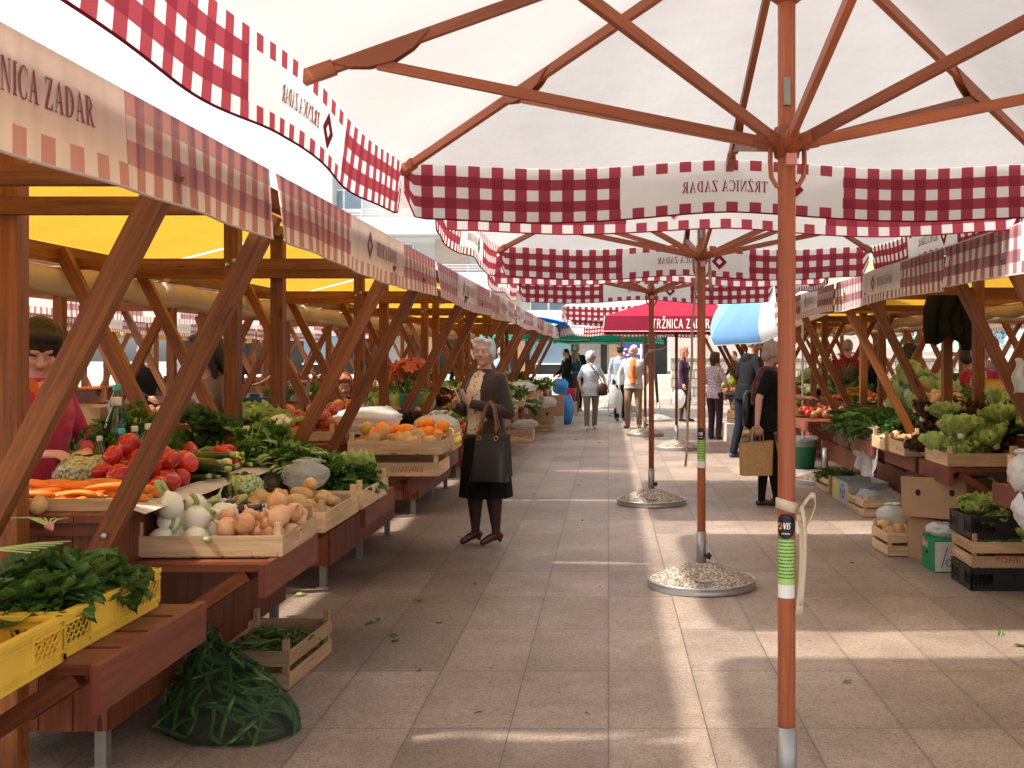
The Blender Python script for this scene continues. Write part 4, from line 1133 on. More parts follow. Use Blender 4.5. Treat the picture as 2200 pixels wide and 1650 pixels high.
VAR = {}
def variants(kind, n=4):
    if kind in VAR: return VAR[kind]
    out = []
    for q in range(n):
        r = random.Random(hash_str(kind) + q); mb = MB(); mats = None
        s1, s2, s3 = r.uniform(0, 6), r.uniform(0, 6), r.uniform(0, 6)
        if kind == 'tomato':
            w_ = r.uniform(.85, 1.05); el = r.uniform(.85, 1.15)
            ball(mb, lambda a, t: (.043 * sin(pi * t) ** .85 * w_ * (1 + .035 * cos(5 * a + s1) * sin(pi * t) + .03 * cos(2 * a + s2)), .036 * el * -cos(pi * t) * (1 - .28 * max(0, t - .75) * 4 * .6)))
            for k in range(5): leaf(mb, (0, 0, .029 * el), (cos(k * 1.26), sin(k * 1.26), .25), (0, 0, 1), .018, .008, .8, .1, .001, 2, 3, 1, r)
            mats = [M_TOM, M_CALYX]
        elif kind in ('potato', 'kiwi'):
            L = r.uniform(.85, 1.35)
            ball(mb, lambda a, t: (.032 * sin(pi * t) ** .75 * (1 + .09 * sin(2 * a + s1) + .06 * sin(3 * a + s2 + 4 * t)), .042 * L * -cos(pi * t) + .004 * sin(a + s3)))
            mats = [M_POT]
        elif kind in ('onion', 'redonion', 'whiteonion'):
            k_ = r.uniform(.92, 1.08)
            def f(a, t):
                if t < .82: q_ = t / .82; rr = .037 * sin(pi * (.0 + q_ * .92)) ** .8; z = -.034 * cos(pi * q_ * .92)
                else: q_ = (t - .82) / .18; rr = lerp(.037 * sin(pi * .92) ** .8, .0035, q_ ** .6); z = lerp(-.034 * cos(pi * .92), .058, q_)
                return rr * k_ * (1 + .025 * cos(6 * a + s1)), z
            ball(mb, f, 18, 14)
            for k in range(4): mb.tube([(0, 0, -.033), (.006 * cos(k * 1.6), .006 * sin(k * 1.6), -.042)], .0008, 3, 0)
            mats = [{'onion': M_ONI, 'redonion': M_REDON, 'whiteonion': M_TUR}[kind]]
        elif kind == 'turnip':      # big white onion / turnip with a cut green neck
            nk = r.uniform(.03, .075)
            def f(a, t):
                if t < .8: q_ = t / .8; return .052 * sin(pi * q_ * .93) ** .8 * (1 + .02 * cos(3 * a + s1)), -.05 * cos(pi * q_ * .93)
                q_ = (t - .8) / .2; return lerp(.052 * sin(pi * .93) ** .8, .010, q_ ** .5), lerp(-.05 * cos(pi * .93), .062, q_)
            ball(mb, f, 20, 15)
            bx, by = r.uniform(-.02, .02), r.uniform(-.02, .02)
            mb.tube([(0, 0, .058), (bx * .4, by * .4, .058 + nk * .6), (bx, by, .058 + nk)], [.010, .010, .012], 8, 1)
            mats = [M_TUR, M_STEMG]
        elif kind in ('orange', 'lemon'):
            e = 1.0 if kind == 'orange' else 1.3
            rr = .039 if kind == 'orange' else .028
            ball(mb, lambda a, t: (rr * sin(pi * t) ** .98 * (1 + .012 * cos(3 * a + s1)), -rr * e * .96 * cos(pi * t) + (.004 * e * (e - 1) * 6 * (1 if t > .97 else (-1 if t < .03 else 0)))))
            ball(mb, lambda a, t: (.004 * sin(pi * t), rr * e * .96 + .001 * -cos(pi * t)), 6, 3, 1)
            mats = [M_ORA if kind == 'orange' else M_LEM, M_CALYX]
        elif kind in ('apple', 'yapple'):
            ball(mb, lambda a, t: (.038 * sin(pi * t) ** .8 * (1 + .03 * cos(5 * a + s1) * (1 - t)), .034 * -cos(pi * t) - .014 * max(0, (t - .86) / .14) + .010 * max(0, (.12 - t) / .12)))
            mb.tube([(0, 0, .018), (.003, 0, .034), (.008, 0, .044)], .0015, 4, 1)
            mats = [M_APP if kind == 'apple' else M_APY, BARK]
        elif kind == 'carrot':
            L = r.uniform(.16, .21); b1, b2 = r.uniform(-.012, .012), r.uniform(-.012, .012); rr = r.uniform(.014, .019)
            pts = [(b1 * sin(pi * i / 8), b2 * sin(pi * i / 8), L * (.5 - i / 8)) for i in range(9)]
            mb.tube(pts, [rr * .35, rr * .95, rr, rr * .92, rr * .85, rr * .74, rr * .6, rr * .40, rr * .08], 9)
            for k in range(3): mb.tube([(0, 0, L / 2), (.004 * cos(k * 2), .004 * sin(k * 2), L / 2 + .018)], .0022, 4, 1)
            mats = [M_CAR, M_STEMG]
        elif kind in ('zucchini', 'lzucchini'):
            L = r.uniform(.16, .23); b1 = r.uniform(-.015, .015); rr = r.uniform(.020, .026)
            pts = [(b1 * sin(pi * i / 9), 0, L * (i / 9 - .5)) for i in range(10)]
            mb.tube(pts, [rr * .3, rr * .85, rr, rr, rr, rr * .98, rr * .93, rr * .8, rr * .5, rr * .42], 10)
            mb.tube([(0, 0, L / 2), (.002, 0, L / 2 + .02)], [rr * .42, rr * .5], 6, 1)
            mats = [M_ZUC if kind == 'zucchini' else M_CUC, M_STEMG]
        elif kind in ('rpepper', 'ypepper'):
            e = r.uniform(1.0, 1.35); nb = 4 if q % 2 else 3
            ball(mb, lambda a, t: (.037 * (sin(pi * min(1, t * .55 + .42)) ** .5 if t > .05 else t * 12) * (1 + .13 * cos(nb * a + s1) * (.5 + .5 * t)) * min(1, (1 - t) * 6 + .02), .045 * e * (t * 2 - 1) - (.018 * max(0, (t - .85) / .15))), 20, 14)
            mb.tube([(0, 0, .03 * e), (.002, 0, .045 * e), (.010, .003, .062 * e)], [.007, .005, .006], 6, 1)
            mats = [M_PRED if kind == 'rpepper' else M_PYEL, M_CALYX]
        elif kind == 'artichoke':
            ball(mb, lambda a, t: (.034 * sin(pi * t) ** .9, -.036 * cos(pi * t)), 12, 8)
            for ring_ in range(6):
                for k in range(9):
                    a = k * 2 * pi / 9 + ring_ * .35; z = -.028 + ring_ * .011; rad = .036 * sqrt(max(.05, 1 - (z / .042) ** 2))
                    leaf(mb, (cos(a) * rad * .9, sin(a) * rad * .9, z), (cos(a) * .55, sin(a) * .55, .95), (cos(a), sin(a), .2), .030, .024, -.6, -.4, .0, 2, 4, 0, r, 1.0)
            mb.tube([(0, 0, -.034), (.004, 0, -.075)], .009, 7, 1)
            mats = [M_ART, M_CUC]
        elif kind == 'garlic':
            ball(mb, lambda a, t: (.026 * (sin(pi * min(t / .8, 1) * .94) ** .8 if t < .8 else lerp(.2, .12, (t - .8) / .2)) * (1 + .09 * cos(6 * a + s1) * (1 if t < .8 else 0)), -.022 * cos(pi * t * .9) + (.04 * max(0, t - .8) / .2)), 18, 12)
            mats = [M_GAR]
        elif kind == 'aubergine':
            mb.tube([(.006 * sin(i), 0, .16 * (i / 8 - .5)) for i in range(9)], [.008, .024, .030, .031, .029, .026, .022, .018, .012], 12)
            ball(mb, lambda a, t: (.017 * sin(pi * t) * (1 + .3 * cos(5 * a)), .078 - .012 * cos(pi * t)), 10, 5, 1)
            mb.tube([(0, 0, .085), (.005, 0, .105)], .005, 5, 1); mats = [M_EGG, M_CALYX]
        elif kind in ('pod', 'dpod'):
            L = r.uniform(.10, .15); b = r.uniform(-.02, .03)
            pts = [(b * sin(pi * i / 8), 0, L * (i / 8 - .5)) for i in range(9)]
            mb.tube(pts, [.002, .006, .0078, .0086, .0076, .0088, .0076, .006, .0015], 7, flat=(1, .72))
            mats = [M_POD if kind == 'pod' else M_PODD]
        elif kind in ('cauliflower', 'broccoli'):
            rr = .075 if kind == 'cauliflower' else .07
            for k in range(38):
                z = r.uniform(.05, 1); a = r.random() * 6.28; h = sqrt(1 - z * z)
                c = Vector((cos(a) * h, sin(a) * h, z * .85)) * rr * .86; s_ = r.uniform(.018, .026)
                m0 = MB(); ball(m0, lambda a_, t: (s_ * sin(pi * t), -s_ * cos(pi * t)), 8, 6); mb.merge(m0, Matrix.Translation(c))
            mb.tube([(0, 0, -.06), (0, 0, .02)], [.022, .045], 9, 2)
            for k in range(9 if kind == 'cauliflower' else 5):
                a = k * 2 * pi / 9 + r.random() * .3
                leaf(mb, (cos(a) * .03, sin(a) * .03, -.045), (cos(a), sin(a), .9), (cos(a) * -1, sin(a) * -1, 1), .16, .10, .9, .5, .006, 4, 8, 1, r)
            mats = [M_CAU if kind == 'cauliflower' else M_BRO, L_CHARD if kind == 'broccoli' else L_LIGHT, M_CUC]
        elif kind == 'cabbage':
            ball(mb, lambda a, t: (.085 * sin(pi * t) * (1 + .02 * cos(4 * a)), -.08 * cos(pi * t)), 18, 12, 1)
            for k in range(11):
                a = k * 2.4; el = -.9 + k * .13
                def sh(i, j, a=a, el=el):
                    aa = a + (i - .5) * 1.9 * sin(pi * min(1, .25 + j * .72)); e = el + j * 1.5
                    rr = .088 + .006 * (k % 3) + .010 * (abs(i - .5) * 2) ** 2 + .004 * sin(9 * j + 7 * i)
                    if k < 4: rr += .05 * j ** 2
                    return (cos(aa) * cos(e) * rr, sin(aa) * cos(e) * rr, sin(e) * rr * .95)
                mb.grid(sh, 6, 7)
            mats = [L_CAB, M_CABB]
        elif kind in ('lettuce', 'redlettuce'):
            for k in range(26):
                a = k * 2.39996; q_ = k / 25; tilt = lerp(1.25, .12, q_)
                d = (cos(a) * sin(tilt), sin(a) * sin(tilt), cos(tilt) + .05)
                leaf(mb, (cos(a) * .012, sin(a) * .012, -.06), d, (-cos(a), -sin(a), .6), lerp(.15, .12, q_) * r.uniform(.85, 1.1), .13, lerp(-.25, .7, q_), .55, .013, 6, 9, 0, r, .82)
            mb.tube([(0, 0, -.085), (0, 0, -.04)], [.018, .03], 8, 1)
            mats = [L_LIGHT if kind == 'lettuce' else L_RED, M_STEMW]
        elif kind in ('chard', 'spinach', 'basil'):
            mt = {'chard': L_CHARD, 'spinach': L_SPIN, 'basil': L_PARS}[kind]
            nl = {'chard': 13, 'spinach': 18, 'basil': 26}[kind]
            for k in range(nl):
                a = r.uniform(-.55, .55); e = r.uniform(-.05, .45)
                d = (cos(a) * cos(e), sin(a) * cos(e), sin(e))
                big = {'chard': (.20, .11, .10), 'spinach': (.17, .125, .12), 'basil': (.07, .045, .06)}[kind]
                b = (r.uniform(-.12, -.06) if kind != 'basil' else r.uniform(-.10, .05), r.uniform(-.03, .03), r.uniform(-.01, .03))
                leaf(mb, b, d, (r.uniform(-.4, .4), r.uniform(-.5, .5), 1), big[0] * r.uniform(.75, 1.15), big[1] * r.uniform(.8, 1.15), r.uniform(.2, 1.1), .35, .009, 4, 8, 0, r, .9, big[2] * r.uniform(.6, 1), .0035)
            mats = [mt, M_STEMW if kind == 'chard' else M_STEMG]
        elif kind == 'herbs':       # parsley, celery leaf: many small leaflets on thin stems
            for k in range(34):
                a = r.uniform(0, 6.28); e = r.uniform(.25, 1.2); L = r.uniform(.09, .16)
                d = Vector((cos(a) * cos(e), sin(a) * cos(e), sin(e))); p = d * L
                mb.tube([(0, 0, 0), d * L * .6, p], .0018, 4, 1)
                for w in range(6):
                    dd = (d + Vector((r.gauss(0, .6), r.gauss(0, .6), r.gauss(0, .5)))).normalized()
                    leaf(mb, p - d * .02 * (w % 3), dd, (r.gauss(0, .5), r.gauss(0, .5), 1), .035, .026, .6, .2, .003, 2, 4, 0, r)
            mats = [L_PARS, M_STEMG]
        elif kind in ('leek', 'springonion'):
            for k in range(5 if kind == 'leek' else 9):
                x = r.uniform(-.03, .03); y = r.uniform(-.02, .02); rr = .013 if kind == 'leek' else .007
                a = r.uniform(-.15, .15)
                mb.tube([(-.16, y, x * .5), (-.05, y + a * .05, x * .5), (.06, y + a * .16, x * .6)], [rr * 1.25, rr, rr], 8, 1)
                for w in range(3):
                    leaf(mb, (.05, y + a * .15, x * .6), (1, a + r.uniform(-.3, .3), r.uniform(-.1, .35)), (0, 0, 1), r.uniform(.16, .26), rr * 2.4, r.uniform(.1, .8), .6, .001, 2, 7, 0, r, .55)
                if kind == 'springonion': ball_at(mb, (-.165, y, x * .5), .012, 1)
            mats = [L_CHARD, M_STEMW]
        elif kind == 'parsnip':
            for k in range(4):
                y = r.uniform(-.03, .03); z = r.uniform(-.012, .02); a = r.uniform(-.2, .2)
                mb.tube([(.10, y, z), (.02, y + a * .05, z), (-.07, y + a * .1, z - .004), (-.13, y + a * .16, z - .008)], [.012, .013, .007, .0015], 8)
                for w in range(4): leaf(mb, (.10, y, z), (1, r.uniform(-.5, .5), r.uniform(0, .5)), (0, 0, 1), .07, .05, .7, .2, .004, 3, 5, 1, r, .9, .07, .002, 2)
            mats = [veg("parsnip_skin", [(0.55, 0.42, 0.20), (0.66, 0.54, 0.30)], .6), L_PARS, M_STEMG]
        out.append(mb.mesh(kind, mats))
    VAR[kind] = out
    return out
def hash_str(s_): return sum((i + 1) * ord(c) for i, c in enumerate(s_))
def ball_at(mb, c, r_, mat=0, nu=8, nv=6):
    m0 = MB(); ball(m0, lambda a, t: (r_ * sin(pi * t), -r_ * cos(pi * t)), nu, nv); mb.merge(m0, Matrix.Translation(Vector(c)), mat)

RADIUS = dict(tomato=.040, potato=.034, kiwi=.03, onion=.035, redonion=.034, whiteonion=.034, turnip=.048, orange=.038, lemon=.028, apple=.036, yapple=.036, carrot=.017, zucchini=.023, lzucchini=.022,
              rpepper=.037, ypepper=.037, artichoke=.040, garlic=.022, aubergine=.028, pod=.0085, dpod=.0095, cauliflower=.075, broccoli=.07, cabbage=.085, lettuce=.085, redlettuce=.08, chard=.035, spinach=.035, basil=.04, herbs=.05, leek=.022, springonion=.018, parsnip=.025)
NAMES = dict(tomato='tomato', potato='potato', kiwi='potato', onion='onion', redonion='red_onion', whiteonion='white_onion', turnip='white_onion', orange='orange', lemon='lemon', apple='apple', yapple='apple', carrot='carrot',
             zucchini='courgette', lzucchini='courgette', rpepper='red_pepper', ypepper='yellow_pepper', artichoke='artichoke', garlic='garlic_bulb', aubergine='aubergine', pod='bean_pod', dpod='broad_bean_pod', cauliflower='cauliflower',
             broccoli='broccoli_head', cabbage='cabbage', lettuce='lettuce', redlettuce='red_lettuce', chard='chard_bunch', spinach='spinach_bunch', basil='leafy_bunch', herbs='herb_bunch', leek='leek_bunch', springonion='spring_onion_bunch', parsnip='parsnip_bunch')
LONG = {'carrot', 'zucchini', 'lzucchini', 'aubergine', 'pod', 'dpod'}
UPRIGHT = {'cauliflower', 'broccoli', 'cabbage', 'lettuce', 'redlettuce', 'herbs'}
FLAT = {'chard', 'spinach', 'basil', 'leek', 'springonion', 'parsnip'}
class Heap:
    """drops items one by one, each coming to rest on the floor of the heap or on earlier items"""
    def __init__(s, z, seed=1): s.z = z; s.items = []; s.r = random.Random(seed)
    def rest(s, x, y, rad):
        z = s.z + rad
        for (a, b, c, q) in s.items:
            d2 = (a - x) ** 2 + (b - y) ** 2; rr = (rad + q) * .93
            if d2 < rr * rr: z = max(z, c + sqrt(rr * rr - d2))
        return z
    def drop(s, kind, n, area, label, group, scale=(.85, 1.12), ang=None, spread=.25, tries=6, cat=None, zmax=None, poly=None):
        vs_ = variants(kind); x0, x1, y0, y1 = area; r = s.r
        for k in range(n):
            sc = r.uniform(*scale); rad = RADIUS[kind] * sc; best = None
            for _ in range(tries):
                x, y = r.uniform(x0, x1), r.uniform(y0, y1)
                if poly and not poly(x, y): continue
                z = s.rest(x, y, rad)
                if best is None or z < best[2]: best = (x, y, z)
            if best is None or (zmax and best[2] > zmax): continue
            x, y, z = best
            o = bpy.data.objects.new(NAMES[kind], vs_[r.randrange(len(vs_))]); COL.objects.link(o)
            o.location = best; o.scale = (sc,) * 3
            if kind in LONG:
                a = (ang if ang is not None else r.uniform(0, pi)) + r.gauss(0, spread)
                o.rotation_euler = (pi / 2 + r.gauss(0, .10 if kind not in ('pod', 'dpod') else .30), r.uniform(0, 6.28) if kind not in ('pod', 'dpod') else r.uniform(0, 6.28), a)
                L = {'carrot': .06, 'pod': .035, 'dpod': .04}.get(kind, .06) * sc
                dx, dy = sin(a) * L, -cos(a) * L
                for f in (-1, 0, 1): s.items.append((x + dx * f, y + dy * f, z, rad))
            elif kind in UPRIGHT:
                o.rotation_euler = (r.gauss(0, .3), r.gauss(0, .3), r.uniform(0, 6.28)); s.items.append((x, y, z, rad))
            elif kind in FLAT:
                a = (ang if ang is not None else r.uniform(0, 6.28)) + r.gauss(0, spread)
                o.rotation_euler = (r.gauss(0, .2), r.gauss(0, .15), a); s.items.append((x, y, z - .01, rad * .9))
            elif kind in ('turnip', 'onion', 'redonion', 'whiteonion', 'garlic', 'artichoke', 'tomato', 'orange', 'apple', 'yapple'):
                o.rotation_euler = (r.gauss(0, .9), r.gauss(0, .9), r.uniform(0, 6.28)); s.items.append((x, y, z, rad))
            else:
                o.rotation_euler = (r.uniform(0, 6.28), r.uniform(0, 6.28), r.uniform(0, 6.28)); s.items.append((x, y, z, rad))
            tag(o, label, cat or NAMES[kind].replace('_', ' '), group)
        return s

# ------------------------------------------------------------------ crates, boxes, bags
def wooden_crate(label, loc, size, rz=0.0, rows=1, mat=None, post=.05, group=None, name="wooden_crate", text=None, gap=.012):
    """slatted crate: size = (x, y, slat band height); origin at bottom centre"""
    w, l, h = size; mat = mat or W_CRATE
    root = thing(name, label, "crate", loc, rz, group)
    sl = (h - gap * (rows - 1)) / rows
    mb = MB()
    for i in range(5): mb.box((-w / 2 + w * (i + .5) / 5, 0, .006), (w / 5 - .012, l - .01, .006))
    mb.box((0, l * .38, .0125), (w - .01, .04, .007)); mb.box((0, -l * .38, .0125), (w - .01, .04, .007)); mb.build("base_board", mat, root)
    for k in range(rows):
        z = .010 + sl / 2 + k * (sl + gap)
        for sx in (-1, 1): mb = MB(); mb.box((sx * (w / 2 - .003), 0, z), (.006, l, sl)); mb.build("slat", mat, root)
        for sy in (-1, 1):
            mb = MB(); mb.box((0, sy * (l / 2 + .0035), z), (w + .006, .006, sl)); mb.build("slat", mat, root)
    for sx in (-1, 1):
        for sy in (-1, 1):
            mb = MB(); mb.box((sx * (w / 2 - .020), sy * (l / 2 - .016), (h + .01 + post) / 2 + .005), (.026, .026, h + post)); mb.build("corner_post", mat, root)
    mb = MB()
    for k in range(rows):
        for x in (-w * .47, -w * .2, w * .08, w * .3, w * .47): mb.box((x, -l / 2 - .0068, .018 + k * (sl + gap)), (.002, .001, .016))
    mb.build("staple", STEEL_D, root)
    if text:
        t_, u0, zc, cap, side, tm = text
        mb = MB()
        for ps, uu in sans_line(t_, cap):
            for n_, p in enumerate(ps):
                mb.add([(u0 + uu + x, -l / 2 - .0072 - .0001 * (n_ % 4), zc + y) for x, y in p], [list(range(len(p)))])
        mb.build("stencil", tm, root)
    return root
def plastic_crate(label, loc, size, rz, mat, name="plastic_crate", group=None, lattice=True):
    w, l, h = size; root = thing(name, label, "crate", loc, rz, group)
    mb = MB(); mb.box((0, 0, .008), (w - .02, l - .02, .008)); mb.build("base_board", mat, root)
    for (axis, sgn) in (('x', -1), ('x', 1), ('y', -1), ('y', 1)):
        L = l if axis == 'x' else w; D = (w if axis == 'x' else l) / 2 - .006
        mb = MB()
        def pt(u, d, z): return (sgn * (D + d), u, z) if axis == 'x' else (u, sgn * (D + d), z)
        def bx(u0, u1, z0, z1, d0=-.003, d1=.003):
            a = pt((u0 + u1) / 2, (d0 + d1) / 2, (z0 + z1) / 2)
            mb.box(a, (d1 - d0, u1 - u0, z1 - z0) if axis == 'x' else (u1 - u0, d1 - d0, z1 - z0))
        H = L / 2
        bx(-H, H, 0, .012, -.006, .006); bx(-H, H, h - .012, h, -.010, .010); bx(-H, H, h * .72, h * .72 + .006, -.004, .008); bx(-H, H, h * .20, h * .20 + .006, -.004, .007)
        n = 4 if L > .5 else 3
        for i in range(n + 1): u = -H + .006 + (L - .012) * i / n; bx(u - .006, u + .006, .012, h - .012, -.004, .006)
        for i in range(n):
            u0, u1 = -H + L * i / n + .008, -H + L * (i + 1) / n - .008
            bx(u0, u1, h * .72, h - .012, -.002, .002)
            if lattice and (i in (0, n - 1) or n == 3 and i != 1):
                bx(u0, u1, .012, h * .2, -.002, .002)
                z0, z1 = h * .20, h * .72; m = 5
                for k in range(-2, m + 1):
                    for dr in (1, -1):
                        a0, a1 = (u0 + (u1 - u0) * k / m, z0), (u0 + (u1 - u0) * (k + dr * 2.2) / m, z1)
                        (ua, za), (ub, zb) = a0, a1
                        def clip(ua, za, ub, zb):
                            pts = []
                            for u_, z_, o_, oz in ((ua, za, ub, zb), (ub, zb, ua, za)):
                                if u_ < u0: f = (u0 - u_) / (o_ - u_); z_ = z_ + f * (oz - z_); u_ = u0
                                if u_ > u1: f = (u_ - u1) / (u_ - o_); z_ = z_ + f * (oz - z_); u_ = u1
                                pts.append((u_, z_))
                            return pts
                        if max(ua, ub) <= u0 or min(ua, ub) >= u1: continue
                        (ua, za), (ub, zb) = clip(ua, za, ub, zb)
                        if abs(ua - ub) < .003: continue
                        mb.beam(pt(ua, 0, za), pt(ub, 0, zb), .0035, .004)
            else: bx(u0, u1, .012, h * .72, -.002, .002)
        mb.build("side_wall", mat, root)
    return root
CARD = simple("cardboard", (0.40, 0.255, 0.145), 0.85, 0.15, 0.08, 3.0)
CARD_D = simple("cardboard_shadow_print", (0.17, 0.10, 0.06), 0.9, 0.1)
def carton(label, loc, size, rz=0.0, mat=None, holes=(), open_top=True, rx=0.0, group=None, flaps=False, name="cardboard_box"):
    w, l, h = size; mat = mat or CARD; root = thing(name, label, "box", loc, rz, group)
    if rx: root.rotation_euler = (rx, 0, rz)
    t_ = .006; mb = MB()
    mb.box((0, 0, t_ / 2), (w, l, t_))
    for sx in (-1, 1): mb.box((sx * (w - t_) / 2, 0, h / 2 + t_ / 2 + .001), (t_, l, h))
    for sy in (-1, 1): mb.box((0, sy * (l - t_) / 2, h / 2 + t_ / 2 + .001), (w - 2 * t_ - .001, t_, h))
    if not open_top:
        mb.box((0, -l / 4, h + t_), (w, l / 2 - .003, t_)); mb.box((0, l / 4, h + t_), (w, l / 2 - .003, t_))
    if flaps:
        mb.add([(-w / 2, -l / 2, h), (w / 2, -l / 2, h), (w / 2, -l / 2 - .12, h - .09), (-w / 2, -l / 2 - .12, h - .09)], [[0, 1, 2, 3]])
    mb.build("carton", mat, root)
    for (face, u, z, r_) in holes:  # dark discs paint the shade of the openings; the walls stay uncut
        mb = MB(); n = 18
        pts = [(u + r_[0] * cos(2 * pi * k / n), z + r_[1] * sin(2 * pi * k / n)) for k in range(n)]
        if face == '-y': v = [(a, -l / 2 - .0012, b) for a, b in pts]
        elif face == '-x': v = [(-w / 2 - .0012, a, b) for a, b in pts]
        else: v = [(w / 2 + .0012, a, b) for a, b in pts]
        mb.add(v, [list(range(n))]); mb.build("hand_hole_disc", simple("painted_hole_shade", (0.02, 0.014, 0.01), .95), root)
    return root
def plastic(name, col=(0.85, 0.86, 0.86), alpha=0.55, rough=.25):
    if name in MATS: return MATS[name]
    m, n, l = new_mat(name); t = NT(m)
    v = t.coord('Object'); nz = t.noise(v, 14, 4, .6, 1.2)
    p = t.principled(col, rough, .5, t.bump(nz, .6, .02))
    tl = t.n.new("ShaderNodeBsdfTranslucent"); t.put(tl.inputs[0], col)
    m1 = t.n.new("ShaderNodeMixShader"); m1.inputs[0].default_value = .35; l.new(p, m1.inputs[1]); l.new(tl.outputs[0], m1.inputs[2])
    tr = t.n.new("ShaderNodeBsdfTransparent"); mx = t.n.new("ShaderNodeMixShader")
    l.new(t.math('MULTIPLY_ADD', nz, .35, alpha - .17), mx.inputs[0]); l.new(tr.outputs[0], mx.inputs[1]); l.new(m1.outputs[0], mx.inputs[2])
    t.out(mx.outputs[0]); MATS[name] = m
    return m
PL_CLEAR = plastic("clear_plastic", (0.80, 0.80, 0.80), .38)
PL_WHITE = plastic("white_plastic", (0.82, 0.83, 0.82), .88, .35)
PL_BLUE = plastic("blue_plastic", (0.05, 0.33, 0.70), .9, .35)
def crumpled_bag(name, label, loc, size, mat, seed=1, cat="plastic bag", neck=True, wr=.16, group=None, rz=0.0, n=30):
    """crumpled plastic bag: noise-folded sack with a gathered neck"""
    mb = MB(); sx, sy, sz = size; o = Vector((seed * 3.1, seed * 1.7, 0))
    def f(a, t_):
        base = sin(pi * min(1, .06 + t_ * .8)) ** .6 if t_ < .8 else lerp(sin(pi * .7) ** .6, .34 if neck else .5, (t_ - .8) / .2)
        d = Vector((cos(a), sin(a), t_ * 2.2))
        nz = mnoise.noise(d * 1.6 + o) * wr + abs(mnoise.noise(d * 4.2 + o)) * -wr * .8 + mnoise.noise(d * 9 + o) * wr * .25
        pl = (.10 * cos(9 * a + seed) * max(0, t_ - .55) if neck else 0)
        return base * (1 + nz + pl), t_ + .08 * mnoise.noise(d * 3 + o)
    N = 20
    vs_ = []
    for j in range(N + 1):
        for k in range(n):
            a = 2 * pi * k / n; r_, z = f(a, j / N)
            if j == 0: r_ = 0.02
            vs_.append((cos(a) * r_ * sx / 2, sin(a) * r_ * sy / 2, max(0, z) * sz))
    fs = [[j * n + k, j * n + (k + 1) % n, (j + 1) * n + (k + 1) % n, (j + 1) * n + k] for j in range(N) for k in range(n)]
    mb.add(vs_, fs, None, 0, True)
    if neck:
        for k in range(5):
            a = k * 1.3 + seed
            mb.grid(lambda i, j: (cos(a) * .03 + (i - .5) * .05 * (1 + j) * cos(a + 1.5) + .02 * sin(8 * j), sin(a) * .03 + (i - .5) * .05 * (1 + j) * sin(a + 1.5), sz * (.96 + .17 * j) + .01 * sin(12 * i)), 4, 5)
    o_ = mb.build(name, mat, None, loc, rz)
    return tag(o_, label, cat, group)
def beans_bag_mat(name, dark, light, scale=70):
    if name in MATS: return MATS[name]
    m, n, l = new_mat(name); t = NT(m); v = t.coord('Object')
    d = t.vor(v, scale); c = t.ramp(t.vor(v, scale, 'F1', 1), [(0, dark), (1, light)])
    c = t.mix(t.ramp(d, [(.45, (0, 0, 0)), (.8, (1, 1, 1))]), c, tuple(x * .35 for x in dark))
    t.out(t.principled(c, .25, .5, t.bump(t.math('ADD', t.math('SUBTRACT', 1.0, d), t.noise(v, 18, 3)), .7, .012), **{'Coat_Weight': .8, 'Coat_Roughness': .12}))
    MATS[name] = m
    return m
B_PALE = beans_bag_mat("shelled_beans_in_plastic", (0.30, 0.30, 0.13), (0.52, 0.52, 0.26))
B_GREEN = beans_bag_mat("shelled_peas_in_plastic", (0.28, 0.36, 0.08), (0.50, 0.58, 0.20), 60)
# ------------------------------------------------------------------ goods on the left row
YEL = simple("yellow_plastic", (0.72, 0.46, 0.05), .42, .45, .12, 5)
TRZ = .731
# yellow crates with spinach and potatoes (first stall)
plastic_crate("yellow plastic crate filled with spinach on the front tray", (-1.60, 3.09, TRZ), (.40, .60, .118), 0, YEL, "plastic_crate")
plastic_crate("yellow plastic crate holding the bag of potatoes at the left edge", (-1.58, 2.46, TRZ), (.40, .60, .118), 0.03, YEL, "plastic_crate")
hp = Heap(TRZ + .05, 3)
hp.drop('spinach', 30, (-1.72, -1.48, 2.88, 3.30), "dark green spinach bunch heaped in the yellow crate", "spinach bunches in the yellow crate", (.66, .9), ang=.9, spread=.9, zmax=1.0)
def pink_root():
    for k, (x, y, z, a) in enumerate(((-1.74, 2.84, .985, .5), (-1.60, 3.12, 1.01, 2.2))):
        mb = MB(); mb.tube([(0, 0, 0), (.03, 0, .006), (.06, .004, .004)], [.004, .011, .009], 7)
        for w in range(6): mb.tube([(.05, 0, .004), (.12 + .02 * w, (w - 2.5) * .012, .012), (.20 + .02 * w, (w - 2.5) * .03, .004)], [.004, .003, .002], 5, 1)
        tag(mb.build("spinach_root", [veg("pink_root", [(.45, .09, .13), (.60, .25, .22)], .5), M_STEMG], None, (x, y, z), a), ("pink spinach root with pale stalks at the heap's near end", "pink spinach root with stalks on top of the heap")[k], "spinach")
pink_root()
hp = Heap(TRZ + .02, 4)
hp.drop('potato', 26, (-1.70, -1.50, 2.30, 2.60), "potato in the clear bag in the yellow crate", "potatoes in the clear bag", (1.0, 1.3), zmax=.98)
crumpled_bag("plastic_bag", "clear plastic bag around the potatoes in the yellow crate", (-1.60, 2.45, TRZ + .012), (.36, .44, .22), PL_CLEAR, 3, neck=False)
crumpled_bag("plastic_bag", "clear bag of shelled beans at the left edge behind the spinach", (-1.93, 2.95, .94), (.22, .22, .11), B_PALE, 5, neck=False, wr=.08)

